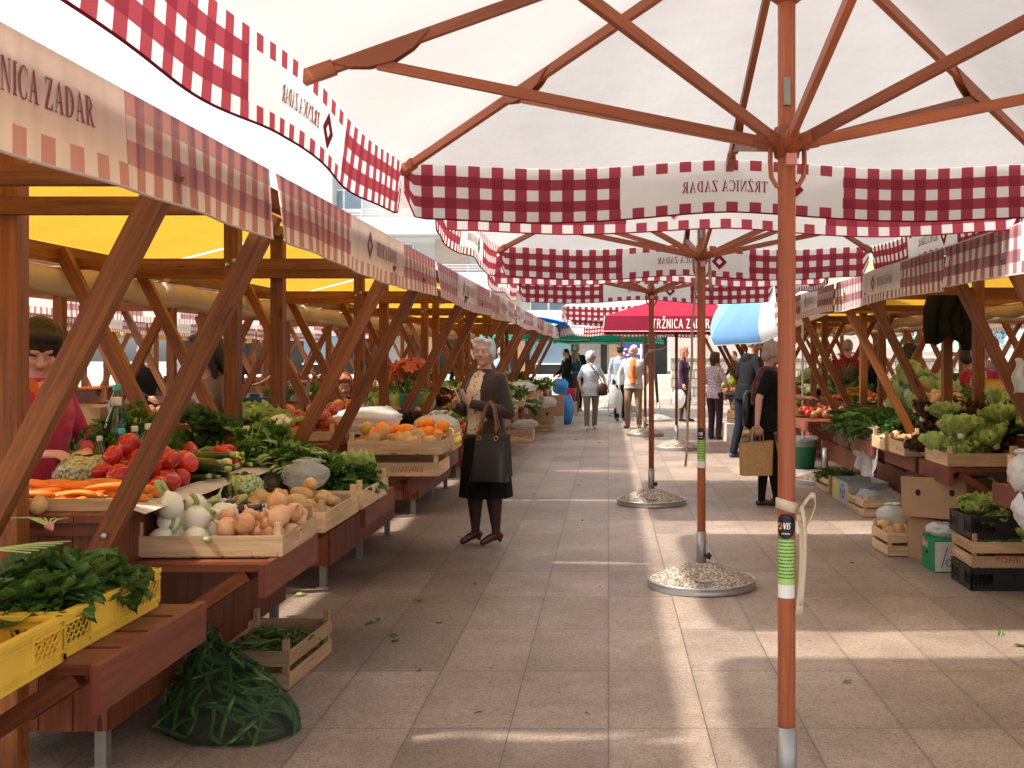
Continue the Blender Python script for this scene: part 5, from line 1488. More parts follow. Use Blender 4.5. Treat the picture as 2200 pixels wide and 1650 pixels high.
# stall with turnips: three wooden crates on the tray
def cw(label, x, y, sx, sy, h=.078, rz=0, z=TRZ, **k): return wooden_crate(label, (x, y, z), (sx, sy, h), rz, **k)
cw("shallow pale wooden crate holding white onions and brown onions on the tray", -1.548, 4.42, .575, .50, .078, .02)
cw("shallow wooden crate with potatoes and bean pods on the tray", -1.535, 5.06, .59, .62, .085)
cw("shallow wooden crate with chard at the far end of the tray", -1.535, 5.78, .59, .62, .09)
h = Heap(TRZ + .018, 5)
h.drop('turnip', 16, (-1.77, -1.55, 4.22, 4.52), "big white onion with green neck in the near wooden crate", "white onions in the near crate", (.78, 1.0), tries=9)
h.drop('onion', 36, (-1.53, -1.29, 4.21, 4.60), "brown onion in the near wooden crate beside the white onions", "brown onions in the near crate", (.8, 1.12), tries=7)
h.drop('redonion', 9, (-1.78, -1.66, 4.50, 4.66), "dark red onion behind the white onions", "red onions behind the white onions", (.8, 1.1))
h.drop('aubergine', 5, (-1.62, -1.50, 4.45, 4.62), "small dark aubergine between garlic and onions", "aubergines by the garlic", (.75, .9))
h.drop('garlic', 26, (-1.70, -1.50, 4.58, 4.80), "garlic bulb heaped behind the white onions", "garlic bulbs in the near crate", (.85, 1.15))
h2 = Heap(TRZ + .02, 6)
h2.drop('potato', 52, (-1.64, -1.29, 4.80, 5.12), "brown potato heaped behind the onions", "potatoes in the second crate", (.72, 1.12), tries=7)
h2.drop('pod', 120, (-1.66, -1.30, 5.12, 5.42), "green bean pod in the crate behind the potatoes", "bean pods on the tray", (.9, 1.2), spread=1.5, tries=4)
crumpled_bag("plastic_bag", "tied clear bag of shelled peas beside the potatoes", (-1.68, 4.98, .83), (.20, .20, .14), B_GREEN, 8, neck=False, wr=.1)
crumpled_bag("plastic_bag", "tied clear bag of bean pods on top of the pods", (-1.48, 5.30, .86), (.26, .22, .13), PL_CLEAR, 9, wr=.2)
h2.drop('pod', 18, (-1.55, -1.42, 5.24, 5.36), "green bean pod in the crate behind the potatoes", "bean pods on the tray", (.9, 1.1), spread=1.5)
h3 = Heap(TRZ + .03, 7)
h3.drop('chard', 12, (-1.68, -1.36, 5.58, 5.98), "chard bunch with white stalks in the far tray crate", "chard bunches on the tray", (.8, 1.05), ang=-.9, spread=.6)
h3.drop('lettuce', 2, (-1.46, -1.30, 5.86, 6.04), "curly light green lettuce at the far end of the tray", "lettuces at the end of the tray", (.85, 1.0))
h3b = Heap(.86, 17)
h3b.drop('basil', 16, (-1.78, -1.46, 5.50, 5.95), "leafy green bunch heaped behind the bean pods", "leafy bunches behind the pods", (1.1, 1.5), spread=2.5, zmax=.99)
h4 = Heap(.944, 19)
h4.drop('lettuce', 5, (-2.1, -1.84, 6.22, 6.45), "pale lettuce at the very end of the tomato stall's counter", "lettuces at the counter end", (.8, 1.0)); h4.drop('basil', 9, (-1.84, -1.83, 5.6, 5.95), "leafy green bunch heaped behind the bean pods", "leafy bunches behind the pods", (1.0, 1.3), spread=2.5)
h4.drop('lzucchini', 12, (-2.1, -1.84, 5.50, 5.62), "green courgette in the second heap beyond the peppers", "courgettes beyond the peppers", (.95, 1.2), ang=1.1, spread=.3)
# newspaper on the counter edge
np_ = MB(); np_.grid(lambda i, j: (-1.83 + .13 * i, lerp(3.98, 6.0, j), .948 + .003 * sin(20 * j + 5 * i) - .05 * max(0, i - .55) ** 1.5), 5, 30)
tag(np_.build("newspaper", simple("newsprint", (0.52, 0.47, 0.40), .9, .1, .2, 30)), "crumpled newsprint lining the counter edge under the tomatoes", "paper")
# carrots box end board and counter heaps
bx = thing("produce_box", "shallow wooden box with carrots at the near end of the counter", "box", (-2.12, 4.20, .941))
mb = MB(); mb.box((0, -.21, .022), (.62, .016, .045)); mb.box((0, .21, .022), (.62, .016, .045)); mb.build("end_board", W_CRATE, bx)
mb = MB(); mb.box((-.31, 0, .022), (.016, .40, .045)); mb.box((.305, 0, .012), (.012, .40, .022)); mb.build("side_board", W_CRATE, bx)
h = Heap(.944, 8)
h.drop('carrot', 74, (-2.36, -1.86, 4.06, 4.34), "orange carrot in the shallow box at the near counter end", "carrots on the counter", (.85, 1.15), ang=1.35, spread=.30, tries=7)
crumpled_bag("plastic_bag", "tied clear bag of pale shelled beans behind the carrots", (-2.16, 4.50, .945), (.26, .24, .155), B_PALE, 4, neck=False, wr=.12)
h.drop('tomato', 22, (-2.08, -1.83, 4.40, 4.78), "glossy red tomato heaped between carrots and courgettes", "tomatoes on the counter", (1.0, 1.3), tries=7)
h.drop('zucchini', 26, (-2.20, -1.83, 4.84, 5.14), "dark green courgette heaped beside the tomatoes", "courgettes by the tomatoes", (1.0, 1.3), ang=1.2, spread=.25, tries=7)
h.drop('ypepper', 14, (-2.18, -1.86, 5.22, 5.48), "pale yellow pepper behind the courgettes", "yellow peppers", (.9, 1.15))
h.drop('rpepper', 5, (-2.05, -1.84, 5.18, 5.44), "dark red pepper among the yellow peppers", "red peppers", (.9, 1.15))
h2.drop('artichoke', 17, (-1.80, -1.62, 5.06, 5.46), "dark artichoke heaped between pods and peppers", "artichokes", (.9, 1.15))
h.drop('lzucchini', 20, (-2.14, -1.80, 5.66, 5.92), "green courgette in the second heap beyond the peppers", "courgettes beyond the peppers", (.95, 1.25), ang=1.0, spread=.3)
h.drop('parsnip', 5, (-2.42, -2.22, 5.5, 5.9), "parsnip bunch with thin pale roots at the back of the counter", "parsnip bunches", (1.0, 1.3), ang=3.6, spread=.5)
h.drop('herbs', 9, (-2.50, -2.28, 5.0, 5.75), "bushy parsley bunch at the back of the counter", "parsley bunches", (.9, 1.3))
h.drop('broccoli', 4, (-2.42, -2.1, 5.98, 6.12), "dark green broccoli head beyond the second courgettes", "broccoli heads", (1.0, 1.25))
h.drop('cauliflower', 3, (-2.0, -1.84, 6.0, 6.14), "cauliflower wrapped in its leaves at the far counter end", "cauliflowers", (.85, 1.05))
h.drop('potato', 6, (-2.44, -2.30, 4.86, 5.0), "loose potato beside the bottles", "loose potatoes by the bottles", (.8, 1.0))
h.drop('kiwi', 10, (-2.42, -2.05, 3.90, 3.98), "pale new potato behind the near post", "new potatoes at the counter end", (.8, 1.0))
# oil bottles
OIL = simple("olive_oil", (0.055, 0.045, 0.006), .12, .5, .15, 6, Coat_Weight=.6)
OILG = simple("green_bottle", (0.010, 0.05, 0.018), .1, .5, .15, 6, Coat_Weight=.6)
CAPW = simple("white_cap", (0.62, 0.60, 0.55), .5); CAPT = simple("turquoise_cap", (0.05, 0.42, 0.42), .45); CAPG = simple("green_cap", (0.03, 0.42, 0.09), .4)
BLUEL = simple("cyan_label", (0.02, 0.28, 0.42), .5)
def bottle(label, loc, s_, body, cap, lab=None, group=None):
    o = thing("oil_bottle", label, "bottle", loc, R.random(), group)
    mb = MB(); mb.lathe([(.036 * s_, 0), (.041 * s_, .006), (.041 * s_, .05), (.0385 * s_, .085), (.041 * s_, .12), (.041 * s_, .155), (.034 * s_, .185), (.018 * s_, .222), (.0135 * s_, .235), (.0135 * s_, .25)] if s_ == 1 else
                        [(r_ * s_, z * s_) for r_, z in ((.036, 0), (.041, .006), (.041, .05), (.0385, .085), (.041, .12), (.041, .155), (.034, .185), (.018, .222), (.0135, .235), (.0135, .25))], 18)
    mb.build("bottle_body", body, o)
    mb = MB(); mb.lathe([(.0165 * s_, .235 * s_), (.017 * s_, .24 * s_), (.0165 * s_, .262 * s_), (.012 * s_, .264 * s_)], 14); mb.build("cap", cap, o)
    if lab:
        mb = MB(); mb.lathe([(.0418 * s_, .055 * s_), (.0418 * s_, .115 * s_)], 18); mb.build("paper_label", lab, o)
bottle("small oil bottle with white cap, leftmost behind the bean bag", (-2.28, 4.86, .941), .80, OIL, CAPW)
bottle("oil bottle with turquoise cap and cyan label", (-2.20, 4.90, .941), .92, OIL, CAPT, BLUEL)
bottle("oil bottle with white cap behind the cyan labelled one", (-2.21, 5.06, .941), .92, OIL, CAPW)
bottle("oil bottle with white cap beside the slanted brace", (-2.12, 5.00, .941), .98, OIL, CAPW)
bottle("tall dark green bottle standing highest at the back", (-2.34, 5.16, .941), 1.42, OILG, CAPW)
bottle("oil bottle with turquoise cap on the box behind the brace", (-2.52, 5.56, 1.06), 1.15, OIL, CAPT, BLUEL)
carton("open cardboard box on the back counter behind the bottles", (-2.86, 5.75, .941), (.46, .40, .30), .1, None, (('-y', -.08, .21, (.05, .016)),))
bs = MB(); bs.grid(lambda i, j: (lerp(-2.66, -2.34, i), 5.24 + .05 * sin(pi * i) + .04 * j, .945 + j * (.10 + .13 * sin(pi * i ** .8))), 14, 6)
bso = bs.build("scale_pan", simple("dark_brass", (0.10, 0.065, 0.03), .4, .5, .2, 6, Metallic=.6)); tag(bso, "dark brass scale pan tilted behind the oil bottles", "scale"); bso.modifiers.new("s", 'SOLIDIFY').thickness = .006
# stall with oranges
w1 = "two stacked crates, the upper one holding oranges and potatoes"
cw("lower wooden crate of the stack under the oranges", -1.38, 7.20, .58, .46, .085, 0, TRZ, text=("OČARAVANJE".replace("Č", "C"), -.02, .035, .035, 0, LETTER_FADE))
cw("upper wooden crate with potatoes in front of the oranges", -1.37, 7.17, .60, .42, .085, 0, TRZ + .14)
cw("wooden crate holding oranges behind the potatoes", -1.37, 7.66, .60, .42, .10, 0, TRZ + .12)
h = Heap(TRZ + .16, 9)
h.drop('kiwi', 34, (-1.62, -1.12, 7.00, 7.22), "small brown potato in the crate before the oranges", "potatoes in front of the oranges", (.9, 1.2))
h.drop('orange', 40, (-1.60, -1.12, 7.28, 7.62), "bright orange in the stacked crate by the woman in the cardigan", "oranges in the crate", (1.0, 1.2), tries=7)
h.drop('yapple', 2, (-1.62, -1.55, 7.15, 7.25), "reddish yellow apple left of the oranges", "apples left of the oranges", (1.1, 1.2))
h.drop('lemon', 8, (-1.20, -1.06, 7.5, 7.8), "yellow lemon right of the oranges", "lemons by the oranges", (.9, 1.1))
crumpled_bag("plastic_bag", "white translucent bag lying behind the oranges by the brace", (-1.72, 7.78, .95), (.50, .34, .20), PL_WHITE, 11, neck=False, wr=.22)
crumpled_bag("plastic_bag", "white translucent bag standing between oranges and the woman", (-1.26, 8.02, .86), (.36, .32, .22), plastic("milky_plastic", (0.72, 0.76, 0.68), .72), 12, wr=.2)
cw("wooden crate of apples on the counter, near end", -2.06, 7.35, .50, .36, .06, 0, .941); cw("wooden crate of apples on the counter behind the slanted braces", -2.02, 7.95, .56, .44, .06, 0, .941)
h = Heap(.96, 10)
h.drop('apple', 46, (-2.26, -1.86, 7.22, 7.52), "red apple in the near counter crate", "red apples near the post", (.95, 1.2))
h.drop('yapple', 28, (-2.24, -1.80, 7.78, 8.12), "yellow red apple in the second counter crate", "yellow red apples", (.95, 1.2))
h.drop('apple', 18, (-2.0, -1.76, 7.74, 8.0), "red apple among the yellow ones in the second crate", "red apples in the second crate", (.95, 1.2))
h.drop('tomato', 6, (-2.1, -1.9, 8.2, 8.4), "big red pomegranate coloured fruit behind the apples", "big red fruits behind the apples", (1.2, 1.5), cat="fruit")
yt = thing("plastic_tub", "lime green plastic tub behind the apples", "tub", (-2.30, 8.28, .952))
mb = MB(); mb.lathe([(.13, 0), (.15, .09), (.165, .10), (.165, .108), (.145, .105), (.125, .012)], 28); mb.build("tub_body", simple("lime_plastic", (0.45, 0.58, 0.05), .4), yt)
for o_ in yt.children: o_.scale = (1.2, .8, 1)

# ------------------------------------------------------------------ floor goods on the left
cw("wooden crate of broad bean pods standing on the paving", -1.62, 5.20, .40, .60, .17, -.06, 0, rows=2, gap=.03, mat=W_CRATE2)
h = Heap(.112, 11)
h.drop('dpod', 82, (-1.77, -1.47, 4.97, 5.43), "broad bean pod in the crate on the paving", "broad bean pods in the floor crate", (1.0, 1.35), spread=1.5, tries=3, zmax=.24)
# net sack of pods
def net_mat():
    m, n, l = new_mat("green_net"); t = NT(m)
    u, v, _ = t.sep(t.coord('UV'))
    a, b = t.math('ADD', t.math('MULTIPLY', u, 120.0), t.math('MULTIPLY', v, 75.0)), t.math('SUBTRACT', t.math('MULTIPLY', u, 120.0), t.math('MULTIPLY', v, 75.0))
    g = t.math('MAXIMUM', t.math('LESS_THAN', t.math('FRACT', a), .15), t.math('LESS_THAN', t.math('FRACT', b), .15))
    p = t.principled((0.010, 0.034, 0.022), .5, .4)
    tr = t.n.new("ShaderNodeBsdfTransparent"); tr.inputs[0].default_value = (.80, .88, .82, 1)
    mx = t.n.new("ShaderNodeMixShader"); l.new(g, mx.inputs[0]); l.new(tr.outputs[0], mx.inputs[1]); l.new(p, mx.inputs[2]); t.out(mx.outputs[0])
    return m
sk = MB()
def sack(i, j):     # slumped sack: body to the right front, gathered neck up at the left back
    a = 2 * pi * i; t_ = j
    cx = lerp(.02, -.13, min(1, t_ * 1.15) ** 1.3); cy = lerp(0, .13, t_)
    body = min(1, (t_ / .07) ** .5 * .9 + .1) * (sin(pi * min(.98, .36 + t_ * .50)) ** .7)
    body = float(np.interp(t_, [0, .03, .10, .25, .45, .62, .78, .90, 1.0], [.66, .96, 1.0, .97, .84, .62, .37, .18, .40]))
    q = mnoise.noise(Vector((cos(a) * 1.3, sin(a) * 1.3, t_ * 3))) * .14 + mnoise.noise(Vector((cos(a) * 4, sin(a) * 4, t_ * 9))) * .06
    rx, ry = lerp(.285, .17, t_), lerp(.25, .16, t_)
    k = body * (1 + q)
    low = max(0, cos(a - .1 + pi / 4)) * .07 * (1 - t_) ** 2
    return (cx + cos(a) * (rx * k + low), cy + sin(a) * ry * k - low * .9, max(.004, .37 * t_ + .02 * sin(3 * a + 1) * t_))
sk.grid(sack, 44, 34, lambda i, j: (i, j))
ns = sk.build("net_sack", net_mat(), None, (-1.56, 4.44, 0)); tag(ns, "dark green net sack full of bean pods slumped on the paving", "sack")
rs = random.Random(77); sv = variants('dpod')
for q in range(215):        # pods packed behind the net
    i, j = rs.random(), (q + rs.random()) / 215 * .86 + .01
    j = j ** .85
    p = Vector(sack(i, j)); pa = Vector(sack(i + .012, j)); pb_ = Vector(sack(i, min(1, j + .02)))
    ta = (pa - p).normalized(); tb = (pb_ - p).normalized(); nn = ta.cross(tb).normalized()
    an = rs.uniform(0, pi); d = ta * cos(an) + tb * sin(an); n3 = nn
    c = Vector((lerp(.02, -.13, min(1, j * 1.15) ** 1.3), lerp(0, .13, j), p.z))
    p = p + (c - p).normalized() * .024; p.z = max(p.z, .014)
    M = Matrix((n3.cross(d), n3, d)).transposed()
    o = put('broad_bean_pod', sv[rs.randrange(4)], None, Vector((-1.56, 4.44, 0)) + p, 0, M.to_euler(), rs.uniform(1.05, 1.45) * (1.0 if j < .6 else .8))
    tag(o, "broad bean pod inside the dark green net sack", "bean pod", "broad bean pods inside the net sack")
# scattered leaves
LT = [MB(), MB(), MB()]
for q, mb in enumerate(LT): leaf(mb, (-.04, 0, .003), (1, .1, .02), (0, .1, 1), .09, .04, .3, .3, .004, 4, 6, 0, random.Random(q), .9, .03, .002)
LTM = [mb.mesh("fallen_leaf", [L_CHARD if q else L_LIGHT, M_STEMG]) for q, mb in enumerate(LT)]
rl = random.Random(33)
spots = [(840, 1365), (800, 1338), (855, 1378), (815, 1335), (650, 1278), (905, 1290), (1115, 964), (1105, 958), (2150, 1362), (2185, 1390), (1815, 1468), (1240, 945), (1290, 952), (330, 1560), (520, 1420)]
for px, py in spots:
    Y = EYE * 2330 / (py - 765); p = P(px, py, Y)
    tag(put("fallen_leaf", LTM[rl.randrange(3)], None, (p.x, p.y, .004), 0, (rl.gauss(0, .1), rl.gauss(0, .1), rl.uniform(0, 6.28)), rl.uniform(.5, 1.1)), "small green leaf dropped on the paving", "leaf", "dropped leaves on the paving")
SCR = MB(); SCR.tube([(-.025, 0, .003), (0, .006, .004), (.02, -.004, .003)], [.002, .003, .001], 5)
SCRM = SCR.mesh("plant_scrap", simple("dry_scrap", (0.06, 0.045, 0.03), .9))
for k in range(28):
    x, y = rl.uniform(-1.3, 2.4), rl.uniform(3.2, 14)
    tag(put("plant_scrap", SCRM, None, (x, y, .002), 0, (0, 0, rl.uniform(0, 6.28)), rl.uniform(.5, 1.3)), "tiny dry scrap lying on the paving", "scrap", "dry scraps on the paving")
# ------------------------------------------------------------------ people: one skin per body, grown from a posed skeleton
SKIN = {k: simple("skin_" + k, c, .5, .35, .10, 22, 0.03, Subsurface_Weight=.08) for k, c in
        dict(fair=(0.56, 0.34, 0.26), tan=(0.44, 0.24, 0.165), rosy=(0.58, 0.325, 0.255)).items()}
LIPS = simple("lips", (0.42, 0.17, 0.15), .45); EYEW = simple("eye_white", (0.62, 0.58, 0.55), .3); IRIS = simple("iris", (0.03, 0.022, 0.018), .2, .6)
def hairmat(name, dark, light):
    if name in MATS: return MATS[name]
    m, n, l = new_mat(name); t = NT(m); v = t.coord('Object')
    g = t.noise(t.mapping(v, (85, 85, 9)), 1.0, 4, .6, .8)
    t.out(t.principled(t.ramp(g, [(.3, dark), (.7, light)]), .5, .35, t.bump(g, .5, .008)))
    MATS[name] = m
    return m
H_WHITE = hairmat("white_hair", (0.42, 0.40, 0.36), (0.74, 0.72, 0.68)); H_DARK = hairmat("dark_hair", (0.010, 0.008, 0.007), (0.035, 0.026, 0.02)); H_BROWN = hairmat("brown_hair", (0.045, 0.02, 0.010), (0.11, 0.055, 0.03))
H_GREY = hairmat("grey_hair", (0.16, 0.14, 0.12), (0.36, 0.33, 0.29)); H_BLOND = hairmat("blond_hair", (0.34, 0.23, 0.11), (0.60, 0.46, 0.27)); H_RED = hairmat("reddish_hair", (0.26, 0.08, 0.04), (0.44, 0.19, 0.11))
H_ASH = hairmat("ash_hair", (0.26, 0.21, 0.15), (0.50, 0.43, 0.34))
def fabric(name, col, var=.10, scale=9, weave=True, rough=.9, sheen=.2):
    if max(col) < .03: sheen = 0.0
    if name in MATS: return MATS[name]
    m, n, l = new_mat(name); t = NT(m); v = t.coord('Object')
    c = t.mix(1.0, col, t.ramp(t.noise(v, scale, 4), [(.3, (1 - var,) * 3), (.7, (1 + var,) * 3)]), 'MULTIPLY')
    h = t.math('ADD', t.noise(v, 7, 3, .5, .6), t.math('MULTIPLY', t.noise(v, 160, 2), .25))
    t.out(t.principled(c, rough, .15, t.bump(h, .5, .03), Sheen_Weight=sheen))
    MATS[name] = m
    return m
def printed(name, base, spots, scale=26, thr=.30):
    """cloth printed with scattered blotches of colour"""
    if name in MATS: return MATS[name]
    m, n, l = new_mat(name); t = NT(m); v = t.coord('Object')
    c = base
    for k, sc in enumerate(spots):
        vv = t.mapping(v, (1, 1, 1), (k * 3.3, k * 1.7, k))
        msk = t.math('LESS_THAN', t.math('ADD', t.vor(vv, scale * (1 + .25 * k)), t.math('MULTIPLY', t.noise(vv, scale * 2.2, 2), .35)), thr + .12)
        c = t.mix(msk, c, sc)
    t.out(t.principled(c, .9, .15, t.bump(t.noise(v, 7, 3), .45, .03), Sheen_Weight=.2)); MATS[name] = m
    return m
class Body:
    def __init__(s, S=1.0): s.mb = MB(); s.pr = []; s.mats = []; s.S = S
    def mi(s, m):
        if m not in s.mats: s.mats.append(m)
        return s.mats.index(m)
    def cap(s, p0, p1, r0, r1, m, bias=0.0):
        p0, p1 = Vector(p0), Vector(p1); d = (p1 - p0)
        if d.length < 1e-5: d = Vector((0, 0, 1e-4))
        u = d.normalized(); pts = []; rs = []
        for q in (-1, -.8, -.45): pts.append(p0 + u * r0 * q); rs.append(max(.001, r0 * sqrt(max(0, 1 - q * q))))
        for q in (0, .5, 1): pts.append(p0.lerp(p1, q)); rs.append(lerp(r0, r1, q))
        for q in (.45, .8, 1): pts.append(p1 + u * r1 * q); rs.append(max(.001, r1 * sqrt(max(0, 1 - q * q))))
        s.mb.tube(pts, rs, 14); s.pr.append(('c', p0, p1, r0, r1, s.mi(m), bias)); return s
    def chain(s, pts, rs, m, bias=0.0):
        for i in range(len(pts) - 1): s.cap(pts[i], pts[i + 1], rs[i], rs[i + 1], m, bias)
        return s
    def ell(s, c, rad, m, bias=0.0, rot=None):
        M = (rot or Matrix.Identity(3)); c = Vector(c); m0 = MB()
        ball(m0, lambda a, t: (sin(pi * t), -cos(pi * t)), 16, 10)
        s.mb.merge(m0, Matrix.Translation(c) @ (M @ Matrix.Diagonal(Vector(rad))).to_4x4()); s.pr.append(('e', c, Vector(rad), M, s.mi(m), bias)); return s
    def loft(s, rings, m, bias=0.0, wob=None):
        """rings: (x, y, z, rx, ry)"""
        n = 28; vs_ = []; N = len(rings)
        for (x, y, z, rx, ry) in rings:
            for k in range(n):
                a = 2 * pi * k / n; w = wob(a, z) if wob else 1
                vs_.append((x + cos(a) * rx * w, y + sin(a) * ry * w, z))
        fs = [[i * n + k, i * n + (k + 1) % n, (i + 1) * n + (k + 1) % n, (i + 1) * n + k] for i in range(N - 1) for k in range(n)]
        fs += [list(range(n))[::-1], [(N - 1) * n + k for k in range(n)]]
        if rings[-1][2] < rings[0][2]: fs = [f[::-1] for f in fs]
        s.mb.add(vs_, fs, None, 0, True); s.pr.append(('l', sorted(rings, key=lambda q: q[2]), s.mi(m), bias)); return s
    def dist(s, Pn):
        out = []
        for p in s.pr:
            if p[0] == 'c':
                a, b = np.array(p[1]), np.array(p[2]); ab = b - a; t = np.clip(((Pn - a) @ ab) / max(1e-9, ab @ ab), 0, 1)
                d = np.linalg.norm(Pn - (a + t[:, None] * ab), axis=1) - (p[3] + (p[4] - p[3]) * t); out.append((d - p[6], p[5]))
            elif p[0] == 'e':
                q = (Pn - np.array(p[1])) @ np.array(p[3]); r_ = np.array(p[2]); k = np.linalg.norm(q / r_, axis=1); out.append(((k - 1) * r_.min() - p[5], p[4]))
            else:
                rg = p[1]; z = np.array([q[2] for q in rg]); zz = np.clip(Pn[:, 2], z[0], z[-1])
                g = [np.interp(zz, z, [q[i] for q in rg]) for i in (0, 1, 3, 4)]
                k = np.sqrt(((Pn[:, 0] - g[0]) / g[2]) ** 2 + ((Pn[:, 1] - g[1]) / g[3]) ** 2)
                d = np.maximum((k - 1) * np.minimum(g[2], g[3]), np.maximum(Pn[:, 2] - z[-1], z[0] - Pn[:, 2])); out.append((d - p[3], p[2]))
        return out
    def finish(s, name, voxel, smooth=3, fold=0.0, seed=0):
        me = s.mb.mesh("tmp", []); o = bpy.data.objects.new("tmp", me); COL.objects.link(o)
        rm = o.modifiers.new("r", 'REMESH'); rm.mode = 'VOXEL'; rm.voxel_size = voxel; rm.adaptivity = 0
        sm = o.modifiers.new("s", 'SMOOTH'); sm.iterations = smooth; sm.factor = .5
        dg = bpy.context.evaluated_depsgraph_get(); dg.update()
        res = bpy.data.meshes.new_from_object(o.evaluated_get(dg)); bpy.data.objects.remove(o); bpy.data.meshes.remove(me)
        n = len(res.polygons); cs = np.empty(n * 3); res.polygons.foreach_get("center", cs); cs = cs.reshape(-1, 3)
        ds = s.dist(cs); D = np.stack([d for d, _ in ds]); idx = np.array([m for _, m in ds])[np.argmin(D, axis=0)]
        res.materials.clear()
        for m in s.mats: res.materials.append(m)
        res.polygons.foreach_set("material_index", idx.astype(np.int32)); res.polygons.foreach_set("use_smooth", np.ones(n, dtype=bool))
        if fold:
            vn = len(res.vertices); co = np.empty(vn * 3); res.vertices.foreach_get("co", co); co = co.reshape(-1, 3)
            no = np.empty(vn * 3); res.vertices.foreach_get("normal", no); no = no.reshape(-1, 3)
            w = np.array([mnoise.noise(Vector((c[0] * 60 + seed, c[1] * 60, c[2] * 13))) for c in co]); co = co + no * (w * fold)[:, None]
            res.vertices.foreach_set("co", co.reshape(-1))
        res.name = name; res.update()
        return res
def hand(b, w, d, nrm, side, m, curl=.8, k=1.0):
    w, d, nrm = Vector(w), Vector(d).normalized(), Vector(nrm); nrm = (nrm - d * nrm.dot(d)).normalized(); lat = d.cross(nrm) * side
    for q in (-1, 0, 1): b.cap(w + d * .015 * k + lat * .014 * q * k, w + d * .080 * k + lat * .019 * q * k, .015 * k, .0135 * k, m)
    for q, L in enumerate((.070, .080, .075, .058)):
        p = w + d * .086 * k + lat * (.027 - .018 * q) * k; a1, a2 = curl * .55, curl * 1.25
        d1 = d * cos(a1) + nrm * sin(a1) + lat * (.10 - .07 * q); d2 = d * cos(a2) + nrm * sin(a2)
        p1 = p + d1 * L * .52 * k; b.cap(p, p1, .0088 * k, .0082 * k, m); b.cap(p1, p1 + d2 * L * .48 * k, .0080 * k, .0066 * k, m)
    t0 = w + d * .025 * k + lat * .024 * k; t1 = t0 + (d * .035 + lat * .026 + nrm * .012) * k; t2 = t1 + (d * .030 + nrm * .016) * k
    b.cap(t0, t1, .0115 * k, .0098 * k, m); b.cap(t1, t2, .0095 * k, .0075 * k, m)
def person(label, loc, rz, H=1.68, sex='f', skin='fair', top=None, sleeve=1.0, bottom=None, legs='trousers', shoe=None, hair=None, style='short', arms=None, feet=None, head=(0, 0, 0), lean=(0, 0),
           coat=None, shirt=None, skirt=None, group=None, vox=.0105, stout=1.0, seat=0.0, legmat=None, extra=None, eyes=True, heel=0.0, hem=.86, coat_hem=.70):
    k = H / 1.68; b = Body(); sk = SKIN[skin]; m_ = sex == 'm'
    sh = .185 if m_ else .160; hp = .095 if m_ else .098; st = stout
    lx, ly = lean; zs = 1.385
    zo = -seat
    def T(x, y, z): f = max(0, (z - .9) / .49); return Vector((x + lx * f, y + ly * f, z + zo))
    # head
    hc = T(0, -.015, 1.555); yaw, pit, rol = head
    HM = (Matrix.Rotation(yaw, 3, 'Z') @ Matrix.Rotation(pit, 3, 'X') @ Matrix.Rotation(rol, 3, 'Y'))
    def Hh(x, y, z): return hc + HM @ Vector((x, y, z))
    b.ell(Hh(0, .006, .030), (.073, .090, .094), sk, 0, HM); b.ell(Hh(0, -.020, -.030), (.060, .068, .078), sk, 0, HM); b.ell(Hh(0, -.058, -.082), (.028, .024, .022), sk, 0, HM)
    b.cap(Hh(0, -.086, .016), Hh(0, -.105, -.018), .0085, .0135, sk); b.cap(Hh(-.036, -.076, .036), Hh(.036, -.076, .036), .013, .013, sk)
    for q in (-1, 1): b.ell(Hh(q * .036, -.060, -.022), (.027, .026, .026), sk, 0, HM); b.ell(Hh(q * .073, .008, .0), (.009, .018, .030), sk, 0, HM); b.ell(Hh(q * .012, -.099, -.022), (.009, .010, .008), sk, 0, HM)
    b.ell(Hh(0, -.082, -.052), (.018, .010, .0055), LIPS, .002, HM)
    b.cap(Hh(0, .018, -.05), T(0, .012, 1.37), .050 if m_ else .044, .058 if m_ else .052, sk)
    # torso
    tm = coat or top; wmul = st * (1.06 if coat else 1)
    rings = [(T(0, .0, .80), hp * 1.62, .112), (T(0, .0, .90), hp * 1.75, .122), (T(0, .0, 1.02), (.148 if m_ else .136), .108), (T(0, -.006, 1.16), (.165 if m_ else .150), .118), (T(0, -.004, 1.26), (.178 if m_ else .160), .118),
             (T(0, .004, 1.345), sh * .95, .090), (T(0, .008, 1.395), sh * .62, .068), (T(0, .01, 1.425), .066, .055)]
    b.loft([(p.x, p.y, p.z, rx * wmul, ry * wmul * (1.08 if st > 1.05 else 1)) for p, rx, ry in rings], tm)
    if not m_:
        for q in (-1, 1): b.ell(T(q * .066, -.085, 1.20), (.066, .058, .062), tm)
    if st > 1.08: b.ell(T(0, -.055, 1.03), (.125, .095, .13), (shirt or top) if coat else tm)
    if coat:      # open front
        c2 = shirt or top
        b.loft([(p.x, p.y - .030, p.z, (w_ if not m_ else rx * .46), ry * wmul + .006) for (p, rx, ry), w_ in zip(rings[1:7], (.10, .105, .108, .105, .085, .06))], c2, .004)
        b.loft([(0, 0 + ly * 0, coat_hem + zo, hp * 1.95 * st, .135 * st), (0, 0, .84 + zo, hp * 1.86 * st, .130 * st), (T(0, 0, .98).x, T(0, 0, .98).y, .98 + zo, .158 * st, .122 * st)], coat)
    else:
        b.loft([(0, 0, hem - .06 + zo, hp * 1.80 * st, .130 * st), (0, 0, hem + .04 + zo, hp * 1.76 * st, .128 * st), (0, 0, 1.0 + zo, .142 * st, .115 * st)], tm, .002)
    # collar of skin at the neckline
    b.ell(T(0, -.048, 1.375), (.050, .040, .042), sk, .004)
    # legs
    feet = feet or [(-.085, .0, .0), (.085, .0, .0)]
    lm = legmat or bottom
